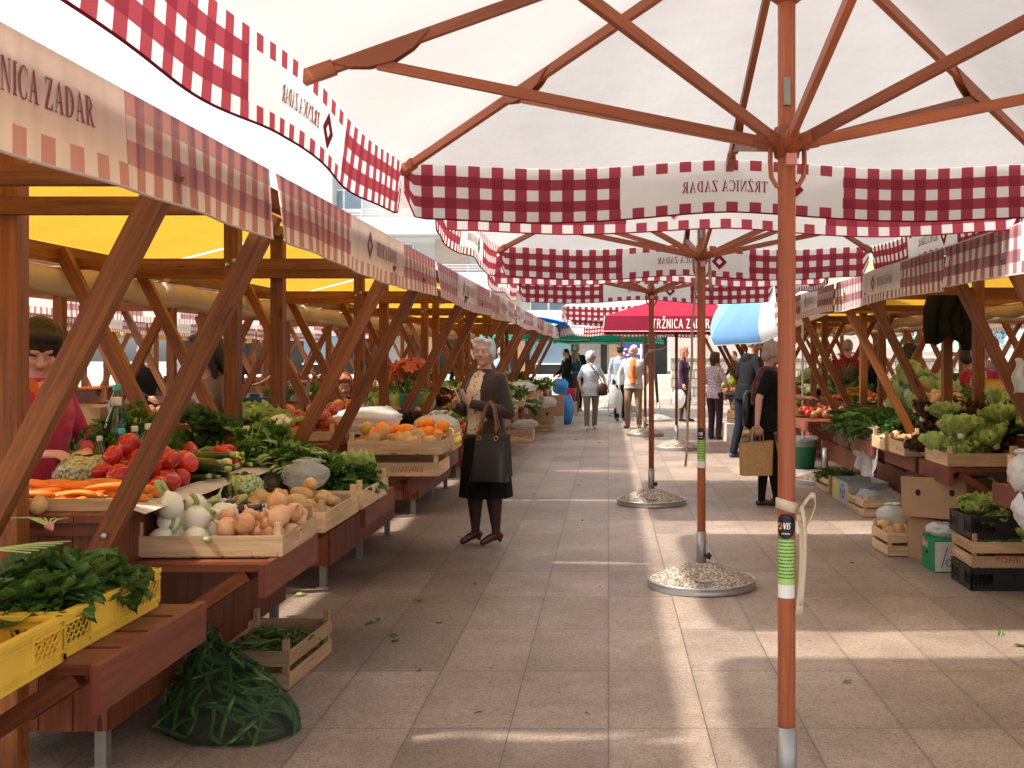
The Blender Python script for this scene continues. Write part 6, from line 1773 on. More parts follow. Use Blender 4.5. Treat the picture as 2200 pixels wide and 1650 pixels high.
    for q, (fx, fy, fa) in zip((-1, 1), feet):
        hip = Vector((q * hp * .95, 0, .86 + zo)); fd = Vector((sin(fa), -cos(fa), 0)); ank = Vector((fx, fy, .085 + heel))
        if seat: kn = Vector((q * .11, -.42, .50)); ank = Vector((q * .11, -.40, .085))
        else: kn = hip.lerp(ank, .52) + fd * (.028 + .10 * max(0, .86 - (hip - ank).length)); kn.z = max(kn.z, .42)
        if legs == 'trousers': b.chain([hip, kn, ank + Vector((0, 0, .0))], [.098 * st ** .5, .068, .056], bottom)
        elif legs == 'slim': b.chain([hip, kn, kn.lerp(ank, .35) + Vector((0, .014, 0)), ank], [.092, .056, .054, .038], bottom)
        else:
            b.chain([hip, kn, kn.lerp(ank, .34) - fd * .018, ank], [.088, .060, .066, .035], lm or sk)
        hl = ank - fd * .035; hl.z = .034 + heel; toe = ank + fd * (.135 if m_ else .118); toe.z = .026
        mid = ank + fd * .05; mid.z = .040 + heel * .5
        b.cap(ank, Vector((ank.x, ank.y, .05 + heel)), .036, .036, lm if legs != 'bare' else (lm or sk)); b.chain([hl, mid, toe], [.034, .036, .029] if m_ else [.031, .033, .026], shoe, .004)
        if heel: b.cap(Vector((hl.x, hl.y, .03)), hl, .016, .020, shoe)
    if skirt: b.loft([(0, 0, z + zo, rx, ry) for z, rx, ry in skirt[1]], skirt[0], .003, lambda a, z: 1 + .03 * cos(9 * a) * max(0, (.9 - z)) * 1.6)
    # arms
    arms = arms or [((-.235, .02, 1.10), (-.245, -.05, .86)), ((.235, .02, 1.10), (.245, -.05, .86))]
    for q, A in zip((-1, 1), arms):
        el, wr = Vector(A[0]), Vector(A[1]); el.z += zo; wr.z += zo
        hd = Vector(A[2]) if len(A) > 2 else (wr - el); nrm = Vector(A[3]) if len(A) > 3 else Vector((-q, -.2, 0)); cu = A[4] if len(A) > 4 else .7
        s0 = T(q * sh * .92, .008, 1.345); up = tm; r1, r2, r3 = (.060, .050, .040) if coat else ((.054, .044, .034) if m_ else (.050, .041, .032))
        if sleeve >= 1: b.chain([s0, el, el.lerp(wr, .93)], [r1, r2 * (1.05 if coat else 1), r3], up); b.cap(el.lerp(wr, .9), wr, .026, .024, sk)
        else:
            cut = s0.lerp(el, min(1, sleeve * 2)); b.chain([s0, cut], [r1 * 1.06, r2 * 1.25], up, .003); b.chain([s0.lerp(el, .3), el, el.lerp(wr, .35), wr], [.043, .037, .036, .024], sk)
        hand(b, wr, hd, nrm, -q, sk, cu, 1.0)
    if extra: extra(b, T, Hh)
    me = b.finish("person", vox)
    for v in me.vertices: v.co *= k
    o = put("person", me, None, loc, rz); tag(o, label, "person", group)
    # eyes, brows
    if eyes:
        for q in (-1, 1):
            m0 = MB(); e = Hh(q * .030, -.0785, .008)
            ball(m0, lambda a, t: (sin(pi * t) * .0108, -.0042 * cos(pi * t)), 10, 7); mm = MB(); mm.merge(m0, Matrix.Translation(e * k) @ HM.to_4x4())
            m1 = MB(); ball(m1, lambda a, t: (sin(pi * t) * .0056, -.0043 * cos(pi * t)), 8, 6, 1); mm.merge(m1, Matrix.Translation(Hh(q * .030, -.0872, .0075) * k) @ HM.to_4x4(), 1)
            mm.build("eye", [EYEW, IRIS], o)
            mb = MB(); mb.tube([Hh(q * .015, -.0885, .031) * k, Hh(q * .030, -.0890, .035) * k, Hh(q * .047, -.079, .030) * k], [.0014, .0019, .0010], 5); mb.build("eyebrow", hair if hair else H_GREY, o)
    elif vox < .009:
        for q in (-1, 1): mb = MB(); mb.tube([Hh(q * .018, -.0845, .006) * k, Hh(q * .030, -.0875, .0025) * k, Hh(q * .042, -.080, .006) * k], .0013, 5); mb.build("eyelid", hair, o)
    # hair
    if hair:
        h = Body(); I = HM
        if style == 'balding':
            for q in (-1, 1): h.ell(Hh(q * .066, .030, .010), (.016, .050, .042), hair, 0, I)
            h.ell(Hh(0, .082, .0), (.055, .022, .050), hair, 0, I)
        elif style == 'crop': h.ell(Hh(0, .016, .040), (.0775, .0905, .092), hair, 0, I); h.ell(Hh(0, .050, -.01), (.066, .055, .055), hair, 0, I)
        elif style == 'thin': h.ell(Hh(0, .022, .044), (.077, .088, .088), hair, 0, I); h.ell(Hh(0, .055, -.01), (.068, .050, .055), hair, 0, I)
        else:
            vol = 1.12 if style == 'full' else 1.0
            h.ell(Hh(0, .020, .048), (.087 * vol, .098 * vol, .094 * vol), hair, 0, I); h.ell(Hh(-.012, -.052, .106), (.064, .038, .026), hair, 0, I)
            h.ell(Hh(.046, -.048, .092), (.032, .032, .030), hair, 0, I); h.ell(Hh(-.058, -.040, .066), (.026, .034, .036), hair, 0, I)
            for q in (-1, 1): h.ell(Hh(q * .074, .004, .010), (.021 * vol, .046, .052), hair, 0, I)
            h.ell(Hh(0, .066, -.020), (.074, .050, .068), hair, 0, I)
            if style in ('long', 'longwavy'):
                L = .36 if style == 'long' else .26
                for q in (-1, -.4, .4, 1): h.chain([Hh(q * .058, .04, .01), Hh(q * .078, .050, -.12), Hh(q * .085, .045, -.12 - L * .5), Hh(q * .07, .03, -.12 - L)], [.042, .040, .036, .014], hair)
                for q in (-1, 1): h.chain([Hh(q * .072, -.02, .02), Hh(q * .085, -.03, -.10), Hh(q * .092, -.05, -.12 - L * .45)], [.026, .026, .012], hair)
            if style == 'bob':
                for q in (-1, 1): h.chain([Hh(q * .072, 0, .02), Hh(q * .082, -.006, -.07)], [.034, .026], hair)
                h.chain([Hh(0, .07, 0), Hh(0, .07, -.09)], [.07, .055], hair)
            if style == 'bun': h.ell(Hh(0, .112, .05), (.04, .035, .04), hair, 0, I)
        hm = h.finish("hair", .009, 2, .0045 if style != 'crop' else .0015, hash_str(label) % 50)
        for v in hm.vertices: v.co *= k
        put("hair", hm, o)
    o['_k'] = k
    return o, (lambda x, y, z: Hh(x, y, z) * k), (lambda x, y, z: T(x, y, z) * k), HM
C_BLK = fabric("black_cloth", (0.010, 0.010, 0.011)); C_CARD = fabric("dark_brown_knit", (0.055, 0.038, 0.029), .12, 14); C_BLUEP = printed("blue_white_print", (0.55, 0.62, 0.68), [(0.12, 0.20, 0.34), (0.30, 0.40, 0.52), (0.72, 0.74, 0.74)], 55, .42)
C_FLOR = printed("cream_floral", (0.66, 0.54, 0.38), [(0.26, 0.05, 0.05), (0.20, 0.22, 0.08), (0.44, 0.18, 0.12)], 17, .26); C_GREY = fabric("grey_cloth", (0.20, 0.18, 0.165)); C_KHAKI = fabric("khaki_cloth", (0.30, 0.21, 0.13)); C_BEIGE = fabric("light_jacket", (0.50, 0.47, 0.42))
C_ORAN = fabric("orange_polo", (0.80, 0.19, 0.035)); C_PINK = fabric("raspberry_fleece", (0.42, 0.030, 0.075)); C_MAG = fabric("magenta_jacket", (0.33, 0.018, 0.060)); C_BRN = fabric("taupe_jersey", (0.15, 0.10, 0.075)); C_NAVY = fabric("navy_denim", (0.010, 0.015, 0.024)); C_DENIM = fabric("blue_denim", (0.07, 0.14, 0.22))
C_RED = fabric("dark_red_polo", (0.22, 0.012, 0.022)); C_GRN = fabric("green_jersey", (0.018, 0.10, 0.018)); C_DFLOR = printed("dark_floral", (0.030, 0.012, 0.030), [(0.16, 0.02, 0.05), (0.05, 0.03, 0.10)], 20, .32); C_PFLOR = printed("purple_floral", (0.62, 0.58, 0.60), [(0.12, 0.03, 0.14), (0.25, 0.10, 0.28)], 38, .36)
C_CHECK = printed("blue_check", (0.30, 0.38, 0.46), [(0.03, 0.05, 0.10), (0.55, 0.58, 0.60)], 60, .38); C_TIGHT = simple("dark_tights", (0.060, 0.036, 0.030), .6, .2, .08, 20); C_BURG = simple("burgundy_leather", (0.085, 0.013, 0.014), .25, .5); C_SHOEB = simple("black_leather", (0.012, 0.012, 0.013), .3, .5); C_SHOEW = simple("white_trainer", (0.60, 0.58, 0.54), .6); C_SHOET = simple("tan_leather", (0.26, 0.15, 0.075), .5); C_SHOEN = simple("blue_trainer", (0.03, 0.07, 0.18), .6)
C_STRIPE = None
def striped():
    m, n, l = new_mat("striped_top"); t = NT(m); z = t.sep(t.coord('Object'))[2]
    t.out(t.principled(t.mix(t.math('LESS_THAN', t.math('FRACT', t.math('MULTIPLY', z, 42.0)), .5), (0.55, 0.48, 0.38), (0.20, 0.15, 0.11)), .9, .15)); return m
C_STRIPE = striped()

# --- the woman in the dark cardigan
def cardi(b, T, Hh):
    b.cap(T(-.07, -.075, 1.36), T(-.03, -.115, 1.20), .020, .016, C_CARD, .002); b.cap(T(.07, -.075, 1.36), T(.05, -.115, 1.20), .020, .016, C_CARD, .002)
    b.loft([(0, .01, .62, .190, .150), (0, .008, .74, .186, .148), (0, .004, .90, .178, .140), (0, 0, 1.02, .16, .125)], C_CARD, .0)
W, WH, WT, WM = person("white haired woman in dark brown cardigan and black skirt holding a notebook", (-.99, 8.74, 0), radians(-38), 1.655, 'f', 'rosy', C_FLOR, 1.0, C_BLK, 'bare', C_BURG, H_WHITE, 'short',
    [((-.225, -.02, 1.08), (-.10, -.255, 1.125), (.45, -.35, .62), (.7, .2, .0), .9), ((.235, .03, 1.07), (.075, -.245, 1.155), (-.55, -.45, .62), (-.5, .5, .3), 1.0)],
    [(-.085, -.03, -.25), (.10, .02, -.35)], (radians(24), radians(-2), 0), (0, 0), C_CARD, C_FLOR, (C_BLK, [(.93, .150, .128), (.84, .190, .158), (.60, .218, .185), (.40, .235, .205), (.385, .233, .203)]), None, .0068, 1.10, 0, C_TIGHT, cardi, True, .035, coat_hem=.64)
def sunglasses(o, Hh, M, mat, up=False):
    mb = MB(); zz, yy, tl = (.100, -.062, -.9) if up else (.010, -.093, 0)
    for q in (-1, 1):
        mb.add([Hh(q * .032 + .024 * cos(a), yy - .002 + (.012 * sin(a) if up else 0), zz + .019 * sin(a)) for a in [2 * pi * i / 14 for i in range(14)]], [list(range(14))])
        mb.tube([Hh(q * .056, yy, zz), Hh(q * .080, yy + .05, zz + .0), Hh(q * .084, .02, zz - (.02 if up else 0))], .0022, 5)
    mb.tube([Hh(-.010, yy - .002, zz + .006), Hh(.010, yy - .002, zz + .006)], .002, 5)
    g = mb.build("sunglasses", mat, o); g.modifiers.new("s", 'SOLIDIFY').thickness = .002
SG = simple("dark_lens", (0.010, 0.012, 0.016), .08, .6)
sunglasses(W, lambda x, y, z: WH(x, y, z + .018), WM, SG, True)
Mw = Matrix.Translation(W.location) @ Matrix.Rotation(radians(-38), 4, 'Z')
nb = MB(); q = Mw @ Vector((-.055, -.335, 1.215)) + Vector((.085, -.02, .0))
for s_ in (-1, 1): nb.beam(q + Vector((.0, 0, -.055)) + Vector((.012 * s_, 0, 0)), q + Vector((-.035 + .020 * s_, -.02, .055)), .075, .006, (1, .3, 0), 0 if s_ < 0 else 1)
nbo = nb.build("notebook", [simple("cream_paper", (0.62, 0.58, 0.48), .8), simple("grey_cover", (0.25, 0.27, 0.25), .6)]); tag(nbo, "small folded notebook held in the elderly woman's hands", "notebook")
# shoulder bag on her forearm
LEATH = simple("dark_olive_leather", (0.030, 0.027, 0.022), .38, .5, .15, 14, .12); STRAPL = simple("brown_strap_leather", (0.20, 0.065, 0.035), .4, .5); BRASS = simple("brass", (0.62, 0.42, 0.14), .25, .5, Metallic=1.0)
bg = thing("handbag", "large dark leather handbag with brown straps hanging from the elderly woman's arm", "handbag", (-.93, 8.46, .545), radians(-14))
mb = MB()
def bagf(i, j):
    a = 2 * pi * i; w = lerp(.150, .112, j); d = lerp(.085, .030, j) * (1 + .10 * sin(5 * j)); ca, sa = cos(a), sin(a)
    return (math.copysign(abs(ca) ** .35, ca) * w + .010 * sin(3 * j), math.copysign(abs(sa) ** .5, sa) * d + .006 * sin(9 * i * 2 * pi / 6) * (1 - j), .36 * j + (.012 * ca if j > .9 else 0) - .015 * abs(ca) * (1 - j))
mb.grid(bagf, 40, 14); mb.add([bagf(i / 40, 0) for i in range(40)], [list(range(40))[::-1]]); mb.build("bag_body", LEATH, bg)
mb = MB(); mb.grid(lambda i, j: (.105 + .05 * i + .02 * j, -.05 + .1 * i, .34 - .33 * j + .02 * i), 2, 6); mb.build("side_gusset", LEATH, bg)
for y in (-.032, .030):
    for x in (-.070, .070):
        mb = MB(); mb.tube([(x + .016 * cos(a), y - .006, .325 + .016 * sin(a)) for a in [2 * pi * i_ / 14 for i_ in range(15)]], .004, 6, caps=False); mb.build("ring", BRASS, bg)
    mb = MB(); pts = [(-.070, y, .33), (-.068, y, .42), (-.036, y * .6 + .02, .56), (.0, y * .5 + .03, .61), (.036, y * .6 + .02, .56), (.068, y, .42), (.070, y, .33)]
    mb.tube(pts, .010, 7, flat=(1, .45)); mb.build("strap", STRAPL, bg)
    for x in (-.069, .069): mb = MB(); mb.box((x, y, .40), (.026, .012, .022)); mb.build("buckle", BRASS, bg)

# --- strolling couple
BL, BH, BT, BM = person("woman in a blue patterned shirt and grey trousers walking with sunglasses", (-.36, 22.5, 0), radians(8), 1.60, 'f', 'tan', C_BLUEP, .42, C_GREY, 'trousers', C_SHOEW, H_WHITE, 'full',
    [((-.265, .02, 1.10), (-.24, -.10, .90), (.2, -.3, -.8), (.6, .4, .2), .5), ((.275, .0, 1.12), (.33, -.13, .92), (.2, -.5, -.6), (-.3, .6, .4), .4)], [(-.10, -.10, -.1), (.09, .12, .15)], (radians(55), 0, 0), (0, 0), None, None, None, "couple strolling up the aisle", .0105, 1.22, hem=.78)
sunglasses(BL, BH, BM, SG)
sb = thing("shoulder_bag", "brown leather shoulder bag worn across the body of the woman in blue", "bag", (-.12, 22.37, .82), .1)
mb = MB(); mb.lathe([(.03, -.13), (.10, -.11), (.115, 0), (.09, .10), (.05, .13)], 18); [mb.v.__setitem__(i, (v[0], v[1] * .45, v[2])) for i, v in enumerate(mb.v)]; mb.build("bag_body", simple("dark_brown_leather", (0.055, 0.028, 0.022), .4), sb)
mb = MB(); mb.tube([(.0, .02, .12), (-.10, -.10, .30), (-.24, -.06, .50), (-.30, .06, .56)], .010, 6, flat=(1, .5)); mb.build("strap", simple("dark_brown_leather", (0.055, 0.028, 0.022), .4), sb)
MN, MH, MT_, MM = person("elderly man in a light jacket, orange polo shirt and khaki trousers", (.53, 22.8, 0), radians(-8), 1.74, 'm', 'rosy', C_ORAN, 1.0, C_KHAKI, 'trousers', C_SHOET, H_WHITE, 'thin',
    [((-.29, .02, 1.10), (-.285, -.05, .86)), ((.29, .02, 1.12), (.25, .10, .90))], [(-.12, .0, -.35), (.11, .06, .2)], (radians(-48), radians(12), 0), (0, 0), C_BEIGE, C_ORAN, None, "couple strolling up the aisle", .0105, 1.10, coat_hem=.80)
crumpled_bag("plastic_bag", "white carrier bag hanging from the hand of the man in the light jacket", (.22, 22.66, .30), (.16, .12, .50), PL_WHITE, 21, neck=False, wr=.2)
crumpled_bag("plastic_bag", "white carrier bag carried by the man in the checked shirt", (.10, 24.9, .30), (.24, .16, .55), PL_WHITE, 22, neck=False, wr=.2)
person("dark haired man in a blue checked shirt walking behind the light jacket", (.28, 25.3, 0), radians(10), 1.78, 'm', 'tan', C_CHECK, 1.0, C_NAVY, 'trousers', C_SHOEB, H_DARK, 'crop', None, None, (radians(150), 0, 0), vox=.013)
# --- right hand shoppers
person("tall man in a black hooded top facing the right hand stalls", (2.03, 16.1, 0), radians(115), 1.82, 'm', 'tan', C_BLK, 1.0, C_NAVY, 'trousers', C_SHOEN, H_GREY, 'crop',
    [((-.26, -.06, 1.13), (-.20, -.27, 1.05)), ((.25, -.04, 1.12), (.16, -.28, 1.02))], [(-.11, -.08, 0), (.11, .12, 0)], (radians(-10), radians(14), 0), (0, -.10),
    extra=lambda b, T, Hh: (b.ell(T(0, .075, 1.37), (.10, .055, .07), C_BLK), b.ell(T(-.205, -.01, 1.235), (.030, .038, .026), C_SHOEW, .006)), vox=.011)
def scarf(b, T, Hh):
    m = printed("dark_scarf", (0.10, 0.028, 0.035), [(0.22, 0.07, 0.03), (0.05, 0.03, 0.05)], 18, .36)
    for q in range(9):
        a = q * 2 * pi / 9; a2 = (q + 1) * 2 * pi / 9
        b.cap(T(.085 * cos(a), .005 + .075 * sin(a), 1.385 + .012 * cos(2 * a)), T(.085 * cos(a2), .005 + .075 * sin(a2), 1.385), .034, .034, m, .004)
    b.chain([T(.06, -.085, 1.36), T(.09, -.13, 1.2), T(.07, -.13, 1.02)], [.04, .045, .035], m, .004); b.chain([T(-.07, .06, 1.38), T(-.13, .115, 1.22), T(-.14, .12, 1.06)], [.045, .05, .035], m, .004)
SCW, _, _, _ = person("woman in black with a dark red scarf reaching towards the right hand stall", (1.57, 11.0, 0), radians(84), 1.655, 'f', 'rosy', C_BLK, .36, C_BLK, 'slim', C_SHOEB, H_ASH, 'short',
    [((-.235, .05, 1.10), (-.27, .07, .84), (0, -.1, -1), (1, 0, 0), 1.5), ((.22, -.17, 1.12), (.13, -.42, 1.10), (-.1, -1, .05), (0, .3, -1), .6)], [(-.10, .02, 0), (.10, -.14, 0)], (radians(22), radians(8), 0), (0, -.06), extra=scarf, vox=.0085, stout=1.12, hem=.82)
# tan tote hanging from her hand
JUTE = simple("jute_cloth", (0.42, 0.26, 0.12), .9, .1, .14, 40, .3)
tb = thing("tote_bag", "tan jute tote bag held by the woman with the scarf", "bag", (1.46, 10.72, .335), radians(12))
mb = MB()
mb.grid(lambda i, j: ((lambda a: (math.copysign(abs(cos(a)) ** .3, cos(a)) * lerp(.155, .172, j), math.copysign(abs(sin(a)) ** .4, sin(a)) * lerp(.075, .055, j), .33 * j + .012 * cos(a) * (j > .9)))(2 * pi * i)), 44, 8)
mb.add([(x, y, .003) for x, y in ((-.155, -.075), (.155, -.075), (.155, .075), (-.155, .075))], [[0, 1, 2, 3]]); mb.build("bag_body", JUTE, tb)
for y in (-.055, .055):
    mb = MB(); mb.tube([(-.06, y, .30), (-.058, y * .8, .40), (-.02, y * .3, .475), (.02, y * .3, .475), (.058, y * .8, .40), (.06, y, .30)], .011, 7, flat=(1, .4)); mb.build("handle", JUTE, tb)
hb = MB(); hb.lathe([(.03, -.20), (.105, -.16), (.12, 0), (.09, .15), (.03, .19)], 18); hb.v = [(v[0], v[1] * .5, v[2]) for v in hb.v]
tag(hb.build("handbag", C_SHOEB, None, (1.42, 11.02, .97), 1.3), "black leather bag on the back of the woman with the scarf", "bag")
person("woman with long reddish hair in a dark floral dress", (1.74, 25.0, 0), radians(70), 1.72, 'f', 'fair', C_DFLOR, 1.0, C_TIGHT, 'bare', C_SHOEB, H_RED, 'longwavy', None, [(-.09, .04, 0), (.09, -.08, .2)], (radians(20), 0, 0), skirt=(C_DFLOR, [(.95, .14, .12), (.80, .18, .15), (.50, .20, .17), (.48, .20, .17)]), legmat=C_TIGHT, vox=.012)
crumpled_bag("plastic_bag", "pale carrier bag hanging beside the dark floral dress", (1.60, 24.7, .32), (.32, .18, .42), PL_WHITE, 23, neck=False, wr=.16)
person("woman in a white and purple floral top seen from behind by the striped umbrella", (1.92, 19.6, 0), radians(140), 1.58, 'f', 'fair', C_PFLOR, 1.0, fabric("plum_cloth", (0.05, 0.025, 0.035)), 'trousers', C_SHOEB, H_BROWN, 'bob', [((-.23, -.05, 1.10), (-.15, -.25, 1.0)), ((.23, -.05, 1.10), (.15, -.25, 1.0))], vox=.012)
# --- vendors
person("vendor with short brown hair in a raspberry fleece looking down behind the carrots", (-2.62, 4.90, 0), radians(62), 1.66, 'f', 'rosy', C_PINK, 1.0, C_GREY, 'trousers', C_SHOEB, H_DARK, 'full',
    [((-.245, -.06, 1.12), (-.12, -.26, 1.10), (.3, -.6, .0), (.3, 0, -1), .9), ((.245, -.06, 1.12), (.10, -.27, 1.09), (-.4, -.5, .0), (-.3, 0, -1), .9)], None, (radians(-30), radians(30), 0), (0, -.05),
    extra=lambda b, T, Hh: (b.cap(T(-.055, -.05, 1.40), T(-.03, -.11, 1.31), .022, .014, fabric("orange_collar", (.55, .14, .02)), .004), b.cap(T(.055, -.05, 1.40), T(.03, -.11, 1.31), .022, .014, fabric("orange_collar", (.55, .14, .02)), .004)), vox=.0075, stout=1.12, eyes=False)
person("young woman with long black hair in a taupe top looking at her hands", (-2.74, 7.45, 0), radians(-20), 1.68, 'f', 'tan', C_BRN, 1.0, C_KHAKI, 'trousers', C_SHOEB, H_DARK, 'long',
    [((-.22, -.05, 1.08), (-.06, -.22, 1.08), (.6, -.4, .1), (.2, .2, -1), .8), ((.22, -.05, 1.08), (.07, -.23, 1.08), (-.6, -.4, .1), (-.2, .2, -1), .8)], None, (radians(-40), radians(22), 0), vox=.0085)
person("elderly vendor with reddish grey hair sitting low behind the apples", (-2.72, 11.2, 0), radians(10), 1.62, 'f', 'rosy', C_BLK, 1.0, C_GREY, 'trousers', C_SHOEB, H_RED, 'short', None, None, (0, radians(26), 0), (0, -.04), seat=.30, vox=.010)
person("vendor in a magenta jacket and striped top behind the lettuces", (3.74, 10.9, 0), radians(-28), 1.64, 'f', 'fair', C_STRIPE, 1.0, C_GREY, 'trousers', C_SHOEB, H_BLOND, 'full', [((-.25, -.04, 1.10), (-.18, -.24, 1.0)), ((.25, -.04, 1.10), (.18, -.24, 1.0))], None, (radians(-12), radians(20), 0), coat=C_MAG, shirt=C_STRIPE, vox=.009)
far = [("man in a dark red polo shirt seen from behind among the right stalls", (3.62, 16.4), 170, 1.76, 'm', C_RED, H_GREY, 'crop', 0), ("woman with brown hair beside the man in the dark red polo", (3.80, 15.9), -50, 1.70, 'f', C_BLK, H_BROWN, 'short', 0),
       ("dark haired woman in a bright blue jacket turned to the right", (3.72, 13.4), 60, 1.66, 'f', fabric("bright_blue_jacket", (.02, .06, .30)), H_DARK, 'bob', 0), ("blond seated person in dark clothes behind the potatoes", (3.95, 12.7), 160, 1.66, 'f', C_BLK, H_BLOND, 'short', .22),
       ("person in a green jersey with dark hair behind a post on the right", (3.98, 12.0), 150, 1.66, 'f', C_GRN, H_DARK, 'short', .05), ("person with dark brown hair in a brown jacket behind the green jersey", (4.55, 12.9), 175, 1.72, 'f', fabric("brown_jacket", (.06, .035, .02)), H_BROWN, 'full', 0),
       ("dark haired vendor in black under the striped umbrella", (3.30, 28.4), -60, 1.64, 'f', C_BLK, H_DARK, 'crop', 0), ("dark haired vendor with glasses far behind the cardigan woman", (-2.72, 20.2), 30, 1.66, 'f', C_BLK, H_DARK, 'bun', 0),
       ("person in a pale blue shirt between the far left stalls", (-2.62, 26.4), 150, 1.72, 'm', fabric("pale_blue_shirt", (.25, .38, .52)), H_GREY, 'crop', 0), ("grey haired man in black bending over a stall in the second left aisle", (-5.65, 13.2), 70, 1.70, 'm', C_BLK, H_GREY, 'crop', 0),
       ("shopper in a white shirt in the second left aisle", (-6.6, 16.5), 100, 1.74, 'm', fabric("white_shirt", (.6, .6, .58)), H_DARK, 'crop', 0), ("shopper in navy in the second left aisle", (-7.2, 21.0), 40, 1.70, 'f', C_NAVY, H_BROWN, 'bob', 0), ("shopper in red in the second left aisle", (-6.9, 18.6), 200, 1.66, 'f', C_RED, H_BLOND, 'short', 0),
       ("bald man in a dark jacket at the end of the left row", (-.88, 29.9), 20, 1.86, 'm', C_NAVY, H_GREY, 'balding', 0), ("man with a dark cap of hair leaning in by the last left stall", (-1.12, 29.0), -60, 1.70, 'm', C_BLK, H_DARK, 'crop', 0)]
for lab, (x, y), a, hh, sx, c, hr, stl, seat in far:
    person(lab, (x, y, 0), radians(a), hh, sx, 'rosy' if 'man' in lab[:8] else 'tan', c, 1.0, C_NAVY if sx == 'm' else C_BLK, 'trousers', C_SHOEB, hr, stl, [((-.24, -.04, 1.10), (-.18, -.22, 1.0)), ((.24, -.04, 1.10), (.18, -.22, 1.0))], None, (0, radians(14), 0), seat=seat, vox=.014)
person("blonde girl with long wavy hair in a denim jacket and shorts", (-.90, 29.2, 0), radians(-35), 1.66, 'f', 'rosy', C_DENIM, 1.0, fabric("olive_shorts", (.09, .075, .04)), 'bare', C_SHOEB, H_BLOND, 'longwavy', [((-.2, -.12, 1.16), (-.06, -.20, 1.30)), ((.22, -.05, 1.1), (.1, -.22, 1.08))], None, (radians(-30), radians(10), 0), skirt=(fabric("olive_shorts", (.09, .075, .04)), [(.95, .14, .12), (.85, .17, .14), (.62, .18, .15)]), vox=.012)
# ------------------------------------------------------------------ goods on the right row
def cr(label, x, y, sx, sy, h=.085, rz=0.0, z=TRZ, **k): return wooden_crate(label, (x, y, z), (sx, sy, h), rz, **k)
cr("shallow wooden crate of curly lettuces on the right hand tray", 2.62, 7.84, .50, .54, .09)
h = Heap(TRZ + .03, 41)
h.drop('lettuce', 12, (2.42, 2.84, 7.62, 8.12), "curly light green lettuce in the right hand tray crate", "lettuces in the right tray crate", (1.0, 1.25), tries=8)
h.drop('redlettuce', 6, (2.36, 2.90, 7.66, 8.25), "dark red lettuce beside the light green lettuces", "red lettuces on the right", (.8, 1.05), tries=8)
cr("shallow wooden crate of green beans beyond the lettuces", 2.50, 8.58, .44, .46, .10); cr("small wooden crate of pale onions beyond the green beans", 2.46, 9.08, .40, .42, .10)
h = Heap(TRZ + .05, 42)
h.drop('pod', 85, (2.34, 2.64, 8.40, 8.76), "green bean in the crate beyond the lettuces", "green beans on the right", (.9, 1.2), spread=1.5, tries=4)
h.drop('whiteonion', 9, (2.62, 2.84, 8.36, 8.66), "round white onion beside the spring onions", "white onions on the right", (1.1, 1.4)); h.drop('onion', 20, (2.30, 2.62, 8.92, 9.24), "pale onion in the small crate beyond the beans", "pale onions on the right", (.8, 1.0))
h.drop('leek', 6, (2.70, 2.90, 8.2, 8.5), "leek bunch standing behind the lettuces", "leeks on the right", (1.0, 1.3), ang=2.1, spread=.4)
h = Heap(.944, 43)
h.drop('zucchini', 22, (2.92, 3.22, 6.85, 7.15), "dark courgette at the right picture edge", "courgettes on the right", (1.1, 1.4), ang=1.4, spread=.3)
h.drop('tomato', 9, (2.90, 3.12, 6.52, 6.74), "red tomato at the right picture edge", "tomatoes on the right", (1.0, 1.2)); h.drop('aubergine', 5, (2.92, 3.0, 7.25, 7.4), "small aubergine beside the beans on the right", "aubergines on the right", (.8, 1.0))
h.drop('pod', 40, (2.90, 3.15, 7.36, 7.62), "green bean on the right hand counter", "beans on the right counter", (.9, 1.2), spread=1.4); h.drop('broccoli', 4, (2.92, 3.15, 7.70, 7.95), "dark broccoli behind the lettuces", "broccoli on the right", (1.1, 1.3))
h.drop('cauliflower', 6, (2.94, 3.32, 7.95, 8.6), "cauliflower in pale leaves on the right hand counter", "cauliflowers on the right", (.9, 1.15)); h.drop('chard', 12, (3.0, 3.45, 7.0, 8.4), "big dark green leaf bunch at the back of the right counter", "leaf bunches at the back on the right", (1.2, 1.6), spread=2)
h.drop('herbs', 6, (3.2, 3.45, 6.8, 7.8), "bushy herb bunch at the right counter's back", "herb bunches on the right", (1.1, 1.5)); h.drop('lettuce', 7, (2.95, 3.3, 7.4, 8.3), "pale lettuce on the counter above the lettuce crate", "lettuces on the right counter", (.9, 1.2))
h.drop('cabbage', 5, (2.95, 3.3, 8.2, 8.65), "pale pointed cabbage on the right hand counter", "cabbages behind the lettuces", (.95, 1.15))
# next stall: cabbages, leafy heap with clear sheet
h = Heap(.80, 44)
h.drop('spinach', 16, (2.40, 2.82, 9.7, 11.2), "spinach bunch heaped over the clear plastic sheet", "spinach bunches on the right", (1.1, 1.4), spread=2); h.drop('springonion', 12, (2.36, 2.78, 9.9, 11.6), "spring onion bunch with white bulbs on the right tray", "spring onions on the right", (1.1, 1.4), spread=2)
h.drop('chard', 8, (2.40, 2.80, 9.6, 11.0), "leaf bunch heaped over the clear plastic sheet", "leaf bunches on the right tray", (1.0, 1.2), spread=2)
cr("wooden crate of potatoes behind the cabbages on the right", 3.02, 9.72, .46, .40, .09, 0, .99); h = Heap(1.03, 45); h.drop('potato', 26, (2.86, 3.18, 9.58, 9.86), "potato in the crate behind the cabbages", "potatoes on the right", (1.0, 1.25))
h = Heap(.944, 46); h.drop('cabbage', 15, (2.93, 3.22, 10.1, 11.0), "round pale green cabbage stacked on the right counter", "cabbages on the right", (1.05, 1.3), tries=7); h.drop('tomato', 5, (2.84, 2.94, 10.0, 10.25), "red tomato in front of the cabbages", "tomatoes before the cabbages", (1.0, 1.2))
